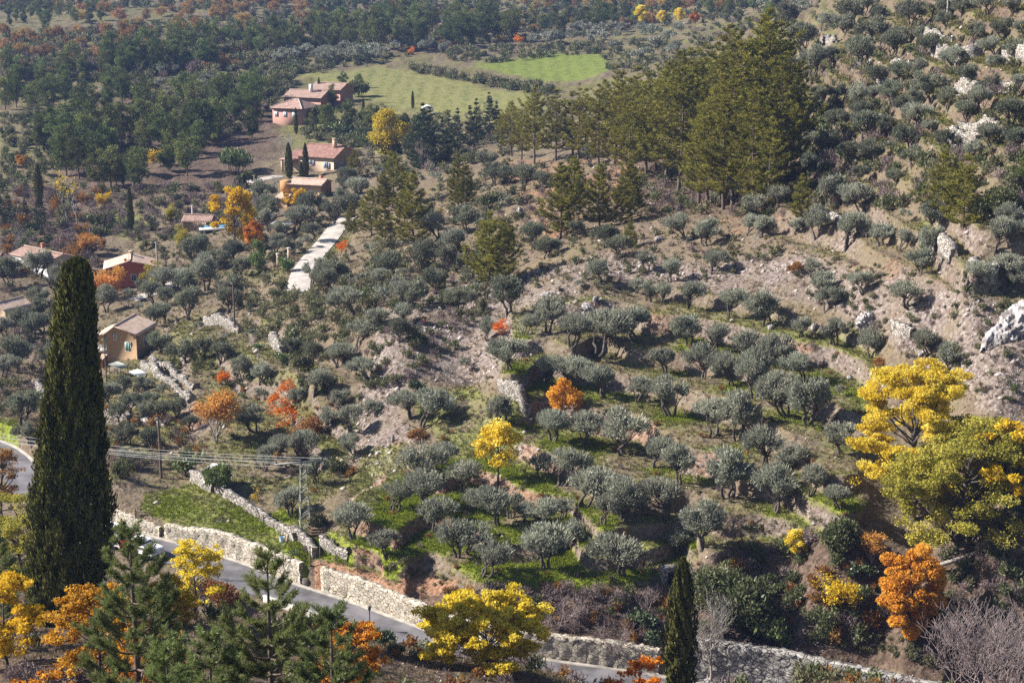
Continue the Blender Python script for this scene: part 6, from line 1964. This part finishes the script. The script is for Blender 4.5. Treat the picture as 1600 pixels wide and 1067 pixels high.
def make_near_pine(seed, H, vis, Wm, step=.70):
    """young pine seen close: whorls of rising branches clothed in long needles, bottle-brush shoots at the ends"""
    r = np.random.default_rng(seed)
    wood = Parts(); lv = Leaves(r)
    wood.tube([(0, 0, -.5), (.03, .02, H * .5), (0, 0, H * .93), (0, 0, H)], [.017 * H, .011 * H, .03, .012], 8)

    def needles(pts, dens, L, d0=0.0):
        seg = np.linalg.norm(np.diff(pts, axis=0), axis=1)
        s = np.r_[0, np.cumsum(seg)]
        m = int(s[-1] * dens)
        if m < 4: return
        tt = r.uniform(d0, 1, m) * s[-1]
        C = np.stack([np.interp(tt, s, pts[:, k]) for k in range(3)], 1)
        T = unit(np.stack([np.interp(tt, s[:-1], np.diff(pts, axis=0)[:, k]) for k in range(3)], 1) + 1e-6)
        d = dirs(r, m)
        d = unit(d - (d * T).sum(1)[:, None] * T)
        ax = unit(d * .85 + T * .75 + np.array([0, 0, .1]))
        lv.add(C + ax * L * .5, ax, L, .022, np.clip(.45 + .2 * r.normal(size=m), 0, 1))

    needles(np.array([[0, 0, H - .5], [0, 0, H]]), 420, .20)
    zz = H - .28; i = 0
    while zz > max(.4, H - vis):
        d_top = H - zz
        Lb = min(Wm / 2, .30 + .36 * d_top) * r.uniform(.85, 1.1)
        nb = int(r.integers(4, 7))
        a0 = r.uniform(0, 6.28)
        for b in range(nb):
            a = a0 + 6.283 * b / nb + r.normal() * .2
            L = Lb * r.uniform(.7, 1.15)
            t = np.linspace(0, 1, 7)
            rise = .75 - .14 * min(d_top, 3)
            pts = np.c_[np.cos(a) * L * t, np.sin(a) * L * t, zz + L * (rise * t * .6 + .45 * t ** 2.4)]
            wood.tube(pts, np.linspace(.016 + .008 * d_top, .010, 7), 5)
            needles(pts, 130, .22, .38 if L > .8 else .1)
            needles(pts[-3:], 260, .24)
            for k in range(int(1 + L * 2.4)):
                f = r.uniform(.35, .92)
                p0 = np.array([np.interp(f, t, pts[:, q]) for q in range(3)])
                sd = r.choice([-1, 1]) * r.uniform(.5, 1.0)
                Ls = L * r.uniform(.25, .45) + .12
                d = unit(np.array([math.cos(a + sd), math.sin(a + sd), r.uniform(.25, .9)]))
                e = p0 + d * Ls + np.array([0, 0, .12])
                sp = bend(p0, e, r, 4, .06)
                wood.tube(sp, np.linspace(.011, .006, 4), 4)
                needles(sp, 190, .22, .2)
        zz -= step * r.uniform(.8, 1.2) * (1 if d_top > .6 else .7); i += 1
    return [("trunk", wood.mesh("young_pine_trunk", M['bark_pine'])), ("crown", lv.mesh("young_pine_needles", M['pine_near']))]


for (u, vt, yy, Wm, sd, lb) in ((215, 822, 62, 4.6, 701, "nearest young pine with reddish stem, standing before the giant cypress"), (424, 858, 60, 5.2, 702, "bushy young pine with upright shoots in front of the lawn wall"),
                                (520, 952, 57, 2.6, 703, "smallest young pine at the bottom edge beside the parapet"), (330, 985, 58, 2.6, 704, "low young pine filling the gap between its two taller neighbours"), (262, 1000, 52, 2.6, 705, "short young pine at the bottom edge under the reddish stem"),
                                (5, 830, 90, 2.8, 706, "dark young pine cut by the frame left of the cypress")):
    x, y, z = foot(u, 1060, float(yy))
    H = top_h(vt, u, float(yy), z)
    hero("young_pine_tree", make_near_pine(sd, H, 7.0, Wm), (x, y, z), lb, "pine tree", sd * .7)

# bare trees
bare_p = [make_bare(800 + i, 6, 'bark_mauve', 5, 3, 1 + i % 2, .25, .3)[0] for i in range(3)]
bare_pale = [make_bare(810 + i, 6, 'bark_pale', 5, 3, 2, .3, .35)[0] for i in range(2)]
for (u, v, h, pl, lb) in ((440, 250, 50, 1, "pale bare tree in front of the farmhouse porch"), (566, 262, 44, 0, "pinkish bare tree at the farmhouse's gable"), (650, 264, 56, 0, "bare brown tree in front of the dark firs"),
                          (20, 306, 36, 0, "mauve bare tree at the frame edge below the meadow"), (48, 318, 34, 0, "mauve bare tree left of the slender cypress"), (40, 398, 52, 1, "grey bare tree above the small white house"),
                          (395, 332, 34, 1, "grey bare tree right of the farm lane pole"), (425, 300, 36, 1, "grey bare tree below the farm lane"), (697, 598, 40, 1, "small bare tree on a pale trunk at the back of the grass plot"),
                          (763, 532, 36, 1, "grey twiggy tree beside the small flame orange tree"), (1500, 1040, 90, 0, "low mauve bare tree left of the great bare tree"),
                          (1108, 1062, 175, 1, "tall thin bare tree beside the narrow cypress"), (1090, 1050, 120, 1, "slim bare tree close behind the narrow cypress"), (880, 985, 88, 0, "bare tree on the brown bank behind the yellow tree"),
                          (1015, 975, 70, 0, "bare tree on the brown bank by the stone hut"), (965, 1040, 100, 0, "dark bare tree by the road wall right of the yellow tree"), (740, 955, 60, 0, "twiggy bare tree at the red earth's end"),
                          (1180, 390, 34, 1, "small bare tree at the edge of the pine knoll"), (1210, 300, 34, 1, "grey bare tree in the shade beside the pine knoll"), (395, 175, 30, 1, "grey bare tree left of the pink farm"),
                          (208, 735, 40, 1, "leaning bare tree between cypress and lawn"), (222, 655, 34, 1, "pale bare sapling on the low brown terrace"), (548, 985, 40, 0, "bare thorny tree at the valley edge of the road"),
                          (340, 905, 44, 0, "plum coloured bare tree behind the gap of the young pines")):
    x, y, z = spot(u, v)
    plant("bare_tree", bare_pale if pl else bare_p, (x, y, z), None, None, hm(h, y, z) / 6.0, None, lb, "bare tree")
x, y, z = foot(1556, 1067, 119.0)
H = top_h(905, 1556, 119.0, z)
hb = link("bare_tree", None, None, (x, y, z - .1), .5, "great mauve many-stemmed bare tree in the bottom corner", "bare tree")
link("branches", make_bare(833, H, 'bark_mauve', 6, 3, 4, .22, .34, .010, .017)[0][0][1], hb)
x, y, z = spot(1500, 880)
p = Parts(); p.tube(bend((-2.0, .3, -.2), (2.6, -.2, 2.6), np.random.default_rng(3), 7, .06), np.linspace(.2, .1, 7), 8)
link("fallen_trunk", p.mesh("fallen_trunk", M['bark_pale']), None, (x, y, z), .2, "pale dead trunk leaning in the gully right of the orange maple", "dead trunk")

# single shrubs that stand out
bush_p = {m: [[("stems", q[0][1]), ("foliage", q[1][1])] for q in [make_bush(900 + 10 * i + j, m) for j in range(2)]] for i, m in enumerate(('bush', 'broom', 'laurel', 'ivy', 'twigs'))}
SHR = [(292, 742, 56, 'laurel', "glossy yellowish evergreen at the lawn's upper corner"), (340, 768, 58, 'laurel', "tall glossy evergreen over the little shed"), (650, 612, 34, 'ivy', "round clipped dark evergreen on the grass plot"),
       (500, 826, 38, 'bush', "dark round bush right beside the pylon"), (1165, 985, 118, 'bush', "huge dark evergreen mass below the orchard corner"), (1120, 935, 80, 'bush', "dark evergreen at the orchard corner above the narrow cypress"),
       (1315, 862, 76, 'bush', "rounded grey green juniper below the last orchard olives"), (1205, 1012, 70, 'laurel', "pale glossy shrub over the tall block wall"), (1345, 905, 50, 'ivy', "blue green shrub left of the orange maple"),
       (1525, 722, 80, 'bush', "dark evergreen right of the bright yellow tree"), (1560, 340, 70, 'bush', "dark bush in shade right of the big lone pine"), (1535, 345, 60, 'bush', "dark bush close under the lone hillside pine"),
       (48, 526, 20, 'laurel', "yellowish bush behind the cypress on the house side"), (50, 497, 28, 'laurel', "clipped green bush behind the brown house"), (600, 1010, 46, 'ivy', "dark ivy covered bush at the valley edge of the road"),
       (618, 1025, 34, 'bush', "grey green bush beside the ivy covered roadside bush"), (368, 272, 62, 'laurel', "broad glossy evergreen beside the farm lane"), (385, 292, 44, 'bush', "round dark bush under the farm lane"), (767, 326, 40, 'bush', "dark round bush in the knoll's shade"),
       (430, 417, 44, 'bush', "dark green bush at the near driveway pillar"), (446, 424, 34, 'laurel', "green bush right of the near driveway pillar"), (525, 742, 44, 'bush', "dark bush between the pylon and the green grove"),
       (195, 745, 44, 'bush', "dark evergreen at the lawn's left corner"), (215, 725, 34, 'laurel', "yellowish shrub at the lawn's left corner"), (470, 580, 50, 'broom', "brown scrub dome beside the grass track"), (440, 570, 34, 'laurel', "green bush on the grass track's bank"),
       (405, 547, 22, 'laurel', "small green bush on the lower grass track"), (345, 545, 30, 'broom', "golden brown bush on the terrace bank"), (1000, 985, 60, 'ivy', "ivy mass on the brown bank above the road wall"), (1020, 1010, 44, 'ivy', "ivy clad stump over the road wall"),
       (40, 1067, 60, 'twigs', "purple twiggy shrub under the giant cypress"), (110, 1067, 60, 'twigs', "purple twiggy shrub right under the giant cypress"), (345, 950, 60, 'russet', "plum red shrub between the young pines"),
       (560, 152, 40, 'bush', "round dark evergreen in front of the pale field"), (515, 212, 34, 'laurel', "round evergreen between pink house and farmhouse"), (500, 190, 44, 'bush', "dark evergreen right of the pink house"),
       (540, 215, 28, 'ivy', "round shrub in the farm garden"), (555, 222, 30, 'ivy', "second round shrub in the farm garden")]
for sd_, (m_, H_, W_) in {'bush_tree': ('bush', 3.2, 4.0)}.items():
    bush_big = [[("stems", q[0][1]), ("foliage", q[1][1])] for q in [make_bush(950 + j, 'bush', H_, W_, 26, 5200, .30, .15, .4) for j in range(2)]]
bush_p['russet'] = [[("stems", p_russ[1][0][1]), ("foliage", p_russ[1][1][1])]]
for (u, v, w, m_, lb) in SHR:
    x, y, z = spot(u, v)
    wm = px_w(w, y, z)
    big = m_ == 'bush' and w > 58
    sh = plant("shrub", bush_big if big else bush_p[m_], (x, y, z), wm, 4.4 if big else 2.6, None, None, lb, "shrub", None, sz=RNG.uniform(.95, 1.25) * (1.3 if m_ == 'laurel' and w > 50 else 1))


# ---------------------------------------------------------------- what nobody could count, and the olives past the 300th
class Mass:
    """many small plants merged into one mesh per material"""
    def __init__(self, mat, name):
        self.V = []; self.T = []; self.mat = mat; self.name = name

    def put(self, C, A, B, T):
        self.V.append(np.stack([C - A, C + B - A * .1, C + A, C - B - A * .1], 1).reshape(-1, 3)); self.T.append(np.repeat(T, 4))

    def build(self, kind="stuff"):
        V = np.concatenate(self.V); T = np.concatenate(self.T); n = len(V) // 4
        link(self.name, mesh_np(self.name, V, np.arange(4 * n).reshape(n, 4), M[self.mat], T), kind=kind)


def scatter(poly, n, seed, rad=None):
    """plan positions under a pixel polygon"""
    r = np.random.default_rng(seed)
    P = np.asarray(poly, float); out = []
    lo, hi_ = P.min(0), P.max(0)
    U = lo + r.uniform(size=(n * 4, 2)) * (hi_ - lo)
    U = U[poly_sd(U[:, 0], U[:, 1], poly) > 0][:n]
    return np.array([spot(a, b) for a, b in U]).reshape(-1, 3)


mass_r = np.random.default_rng(77)
MS = {m: Mass(m, nm) for m, nm in (('broom', 'scrub_undergrowth'), ('bush', 'evergreen_undergrowth'), ('twigs', 'brush_undergrowth'), ('olive', 'olive_foliage'), ('russet', 'russet_undergrowth'))}


def small_bush(m, P, w, h, nl):
    r = mass_r
    x, y, z = P
    K = 5
    tb = np.clip(.5 + .18 * r.normal(), .1, .9)
    for c in range(K):
        a = r.uniform(0, 6.28); q = r.uniform(0, .32) * w
        cc = np.array([x + math.cos(a) * q, y + math.sin(a) * q, z + h * r.uniform(.3, .6)])
        k = nl // K
        d = dirs(r, k)
        C = cc + d * (r.uniform(0, 1, k) ** .5)[:, None] * np.array([w * .28, w * .28, h * .42])
        C[:, 2] = np.maximum(C[:, 2], z + .03)
        ax = unit(d * .6 + np.array([0, 0, .8]) + r.normal(size=(k, 3)) * .5)
        b = unit(np.cross(ax, r.normal(size=(k, 3))))
        L = (r.uniform(.7, 1.3, k) * math.sqrt(1.7 * w * h / (nl * .84)))[:, None]
        if m == 'twigs': L = L * 1.35
        MS[m].put(C, ax * L, b * L * (.13 if m == 'twigs' else .42), np.clip(tb + .2 * r.normal(size=k), 0, 1))


UNDER = [  # polygon, how many, size m, material mix
 ([(368, 440), (470, 440), (540, 480), (545, 575), (470, 570), (390, 525), (365, 480)], 95, (1.4, 3.0), ('broom', 'bush', 'broom')),
 ([(540, 440), (760, 400), (800, 450), (700, 560), (560, 640), (530, 560)], 260, (.6, 1.9), ('broom', 'twigs', 'bush', 'broom')),
 ([(800, 380), (1080, 360), (1240, 390), (1100, 450), (900, 470), (800, 480)], 220, (.4, 1.5), ('broom', 'twigs', 'bush', 'broom')),
 ([(1240, 400), (1600, 440), (1600, 640), (1480, 600), (1340, 520), (1240, 460)], 230, (.35, 1.2), ('twigs', 'broom', 'bush')),
 ([(780, 250), (1000, 260), (980, 330), (800, 380), (700, 330)], 150, (.8, 2.2), ('broom', 'bush', 'twigs')),
 ([(1230, 240), (1600, 240), (1600, 330), (1240, 330)], 190, (.8, 2.8), ('broom', 'bush', 'twigs')),
 ([(1230, 0), (1600, 0), (1600, 230), (1240, 230)], 380, (.7, 2.6), ('broom', 'bush', 'broom', 'twigs')),
 ([(1200, 160), (1310, 150), (1290, 230), (1210, 260)], 50, (1.5, 3.0), ('bush', 'broom')),
 ([(690, 925), (860, 918), (1060, 935), (1090, 1005), (900, 1015), (720, 985)], 190, (.8, 1.9), ('twigs', 'twigs', 'twigs', 'russet', 'bush')),
 ([(1060, 900), (1180, 850), (1340, 850), (1400, 950), (1340, 1005), (1200, 1000), (1080, 990)], 120, (1.0, 2.4), ('bush', 'twigs', 'bush', 'russet')),
 ([(1440, 860), (1600, 850), (1600, 1060), (1430, 1010)], 110, (.9, 2.0), ('twigs', 'bush', 'broom')),
 ([(1320, 985), (1450, 1000), (1500, 1050), (1300, 1010)], 60, (.6, 1.1), ('broom',)),
 ([(0, 440), (130, 440), (150, 560), (80, 660), (0, 660)], 100, (1.2, 2.6), ('bush', 'broom', 'twigs')),
 ([(160, 640), (330, 650), (320, 740), (170, 740)], 80, (.7, 1.7), ('broom', 'twigs', 'russet')),
 ([(330, 600), (540, 600), (560, 760), (400, 790)], 80, (.6, 1.4), ('broom', 'twigs', 'russet', 'bush')),
 ([(240, 545), (530, 600), (530, 625), (300, 600)], 55, (.8, 1.8), ('broom', 'bush')),
 ([(200, 130), (430, 120), (440, 180), (330, 230), (150, 250)], 340, (1.5, 3.6), ('broom', 'bush', 'bush', 'twigs')),
 ([(0, 180), (180, 180), (60, 300), (0, 300)], 200, (1.8, 3.8), ('bush', 'broom')),
 ([(0, 300), (160, 290), (160, 420), (0, 430)], 200, (1.5, 3.8), ('bush', 'twigs', 'twigs', 'broom', 'russet')),
 ([(160, 300), (400, 290), (420, 350), (260, 380), (160, 370)], 300, (1.2, 3.2), ('twigs', 'broom', 'bush', 'twigs')),
 ([(200, 370), (480, 350), (540, 340), (460, 440), (250, 440)], 150, (.8, 2.2), ('broom', 'bush')),
 ([(480, 180), (700, 190), (760, 260), (620, 290), (480, 260)], 210, (1.4, 3.6), ('bush', 'broom', 'bush', 'twigs')),
 ([(630, 105), (700, 118), (860, 142), (860, 152), (760, 135), (640, 112)], 190, (2.0, 4.2), ('bush', 'broom')),
 ([(690, 82), (800, 74), (940, 74), (940, 84), (760, 100), (690, 98)], 110, (2.0, 4.0), ('bush', 'broom')),
 ([(900, 70), (1100, 60), (1100, 160), (950, 110)], 160, (1.5, 3.6), ('broom', 'bush')),
 ([(0, 60), (450, 20), (450, 100), (200, 130), (0, 130)], 800, (2.5, 6.0), ('bush', 'broom', 'bush', 'broom', 'russet', 'twigs')),
 ([(450, 20), (1150, 0), (1150, 30), (800, 70), (450, 90)], 600, (2.5, 5.5), ('bush', 'broom', 'bush', 'broom', 'russet')),
 ([(0, -20), (1250, -20), (1250, 15), (0, 20)], 700, (3, 7.0), ('bush', 'broom', 'bush', 'bush', 'russet')),
 ([(440, 90), (560, 92), (690, 82), (540, 105), (470, 118), (440, 130)], 110, (2.0, 3.6), ('bush', 'broom')),
 ([(640, 180), (800, 180), (860, 150), (900, 200), (780, 250), (680, 240)], 120, (1.2, 3.2), ('broom', 'bush', 'twigs')),
 ([(960, 275), (1230, 290), (1225, 345), (1000, 335)], 90, (1.2, 2.8), ('bush', 'broom', 'twigs')),
 ([(480, 195), (640, 190), (640, 250), (565, 235), (520, 225), (480, 218)], 110, (2.0, 4.5), ('bush', 'bush', 'broom')),
 ([(300, 110), (470, 100), (455, 150), (330, 165)], 170, (2.2, 5.0), ('bush', 'broom')),
 ([(1040, 20), (1240, 20), (1240, 120), (1100, 120)], 120, (1.8, 4.0), ('bush', 'broom', 'twigs')),
 ([(480, 400), (560, 378), (760, 385), (745, 470), (560, 485), (470, 475)], 130, (1.4, 3.2), ('broom', 'olive', 'bush')),
 ([(640, 250), (800, 250), (800, 330), (690, 380), (620, 330)], 70, (1.4, 3.0), ('broom', 'olive', 'bush')),
 ([(440, 855), (560, 870), (700, 900), (690, 920), (560, 890)], 40, (.4, .9), ('broom', 'twigs')),
 ([(830, 500), (1380, 540), (1340, 810), (1000, 910), (560, 900), (600, 740)], 420, (.3, .9), ('broom', 'russet', 'twigs', 'broom')),
]
for i, (poly, n, (s0, s1), mats) in enumerate(UNDER):
    P = scatter(poly, n, 1000 + i)
    for p_ in P:
        if abs(float(road_dist(np.array([p_[0]]), np.array([p_[1]]))[0][0])) < 3.6: continue
        if any(np.min(np.hypot(Q_[:, 0] - p_[0], Q_[:, 1] - p_[1])) < DRIVES[nm_][1] + .9 for nm_, Q_ in DLINE.items() if nm_ != 'grass_track'): continue
        w = mass_r.uniform(s0, s1)
        nl = int(np.clip(26000 * (w / p_[1]) * .9, 40, 260))
        small_bush(mats[int(mass_r.integers(0, len(mats)))], p_, w, w * mass_r.uniform(.5, .95), nl)
# the viewer's own slope below the frame's edge
P = np.array([(x_, y_, 0) for x_, y_ in zip(mass_r.uniform(-40, 45, 500), mass_r.uniform(52, 128, 500)) if abs(x_ / y_) < .36])
D_ = road_dist(P[:, 0], P[:, 1])[0]
for p_ in P[D_ < -4.2]:
    w = mass_r.uniform(.8, 2.2)
    small_bush(('bush', 'twigs', 'broom', 'russet', 'twigs')[int(mass_r.integers(0, 5))], (p_[0], p_[1], float(ground(p_[0], p_[1]))), w, w * .7, 170)
# far olives: rows by the fields, and the groves' small ones
FAR_OL = [([(225, 100), (290, 92), (300, 120), (230, 128)], 18, 22), ([(430, 86), (525, 88), (525, 102), (430, 102)], 26, 24), ([(535, 84), (600, 88), (600, 100), (535, 98)], 12, 28), ([(610, 74), (700, 74), (700, 84), (610, 86)], 16, 22),
          ([(820, 62), (880, 58), (880, 72), (820, 72)], 8, 27), ([(880, 50), (1060, 48), (1070, 68), (890, 72)], 22, 24), ([(950, 75), (1060, 75), (1060, 100), (960, 100)], 10, 22), ([(200, 145), (330, 125), (330, 150), (220, 165)], 18, 20), ([(1180, 0), (1260, 0), (1260, 40), (1220, 40)], 10, 30)]
ex = []
for i, (poly, n, w) in enumerate(FAR_OL):
    for (x, y, z) in scatter(poly, n, 1300 + i): ex.append((x, y, z, px_w(w * mass_r.uniform(.8, 1.15), y, z)))
for (x, y, z, w) in rest_olives + ex:
    nl = 420; K = 10; r = mass_r
    tb = np.clip(.5 + .15 * r.normal(), .15, .85)
    for c in range(K):
        d = dirs(r, 1)[0]; d[2] = abs(d[2]) * .9 - .1
        cc = np.array([x, y, z + w * .45]) + d * np.array([w * .36, w * .36, w * .26])
        k = nl // K
        e = dirs(r, k)
        C = cc + e * (r.uniform(0, 1, k) ** .5)[:, None] * w * .17
        ax = unit(e * .7 + np.array([0, 0, .5]) + r.normal(size=(k, 3)) * .5); b = unit(np.cross(ax, r.normal(size=(k, 3))))
        L = (w * r.uniform(.045, .075, k))[:, None]
        MS['olive'].put(C, ax * L, b * L * .5, np.clip(tb + .2 * r.normal(size=k), 0, 1))
for m_ in MS.values(): m_.build()

# grass tufts and scattered stones
r = np.random.default_rng(99)
cell = (YG * (0.94 / (NS - 1))) * np.gradient(R_AX)[:, None]


def sample_ground(weight, n, ymax):
    wgt = (weight * cell * (YG < ymax) * (np.abs(SG) < .40)).ravel()
    wgt = np.maximum(wgt, 0)
    c = np.cumsum(wgt); k = np.searchsorted(c, r.uniform(0, c[-1], n))
    j, i = np.unravel_index(np.minimum(k, wgt.size - 1), XG.shape)
    y = YG[j, i] * (1 + .002 * r.normal(size=n)); x = XG[j, i] + .1 * r.normal(size=n)
    return np.c_[x, y, ground(x, y)]


offroad = (np.abs(DR) > 2.9) * (1.0 - DRV)
vis_w = np.clip((130.0 / np.maximum(YG, 60)) ** 2, 0, 2)


def tufts(name, weight, n, ymax, L, wd, mat, nb=7):
    P = sample_ground(weight * offroad * vis_w, n, ymax)
    C = np.repeat(P, nb, 0) + np.c_[r.normal(size=(n * nb, 2)) * .10, np.zeros(n * nb)]
    ax = unit(np.c_[r.normal(size=(n * nb, 2)) * .55, np.ones(n * nb)])
    LL = L * r.uniform(.6, 1.4, n * nb)[:, None] * np.clip(np.repeat(P[:, 1], nb)[:, None] / 150, .7, 1.8)
    b = unit(np.cross(ax, r.normal(size=(n * nb, 3))))
    ms = Mass(mat, name)
    ms.put(C + ax * LL * .4, ax * LL * .5, b * LL * wd, np.clip(np.repeat(.5 + .2 * r.normal(size=n), nb) + .1 * r.normal(size=n * nb), 0, 1))
    ms.build()


M['grass_dry'] = leaf_mat("dry grass blade", [(0.12, 0.095, 0.048), (0.21, 0.17, 0.09), (0.30, 0.25, 0.145)], .25, .05)
M['grass_lush'] = leaf_mat("lush grass blade", [(0.11, 0.135, 0.014), (0.20, 0.245, 0.026), (0.30, 0.33, 0.06)], .3, .05)
M['grass_mid'] = leaf_mat("winter grass blade", [(0.085, 0.10, 0.028), (0.150, 0.165, 0.045), (0.23, 0.21, 0.09)], .3, .05)
tufts("dry_grass", np.clip(1 - lush - .4 * m_lawn - fieldp - fieldg, 0, 1) * (.25 + np.clip(n1, 0, 1)), 48000, 330, .30, .10, 'grass_dry')
tufts("lush_grass", lush, 16000, 260, .24, .12, 'grass_lush')
tufts("winter_grass", np.clip(grass - lush, 0, 1), 22000, 330, .22, .13, 'grass_mid')

P = sample_ground((stony ** 1.5 * (.3 + np.clip(n1 + .2, 0, 1)) + .02) * offroad * vis_w, 13000, 330)
n = len(P)
ico = np.array([[0, 0, 1], [.9, 0, .1], [.28, .85, 0], [-.72, .5, .1], [-.72, -.5, -.1], [.28, -.85, 0], [0, 0, -.8]])
icf = np.array([[0, 1, 2], [0, 2, 3], [0, 3, 4], [0, 4, 5], [0, 5, 1], [6, 2, 1], [6, 3, 2], [6, 4, 3], [6, 5, 4], [6, 1, 5]])
sz = .07 * (1 + r.pareto(2.6, n)); sz = np.minimum(sz, .45) * np.clip(P[:, 1] / 170, .7, 1.6)
an = r.uniform(0, 6.28, n)
B0 = ico[None] * (1 + .25 * r.normal(size=(n, 7, 1))) * sz[:, None, None] * np.array([1, .8, .65])
V = np.stack([B0[..., 0] * np.cos(an)[:, None] - B0[..., 1] * np.sin(an)[:, None], B0[..., 0] * np.sin(an)[:, None] + B0[..., 1] * np.cos(an)[:, None], B0[..., 2]], -1) + P[:, None]
link("scree_rubble", mesh_np("scree_rubble", V.reshape(-1, 3), (icf[None] + 7 * np.arange(n)[:, None, None]).reshape(-1, 3), M['scree']), kind="stuff")

# ---------------------------------------------------------------- the air between
hz = Parts(); hz.box((0, 735, -25), (1500, 1560, 120))
m, nn_, ll_, out = new_mat("valley air")
pv = nn_.new("ShaderNodeVolumePrincipled")
pv.inputs["Color"].default_value = (0.36, 0.52, 1.0, 1)
pv.inputs["Density"].default_value = 0.00013
pv.inputs["Anisotropy"].default_value = 0.0
ll_.new(pv.outputs[0], out.inputs["Volume"])
link("haze", hz.mesh("haze", m), kind="stuff")
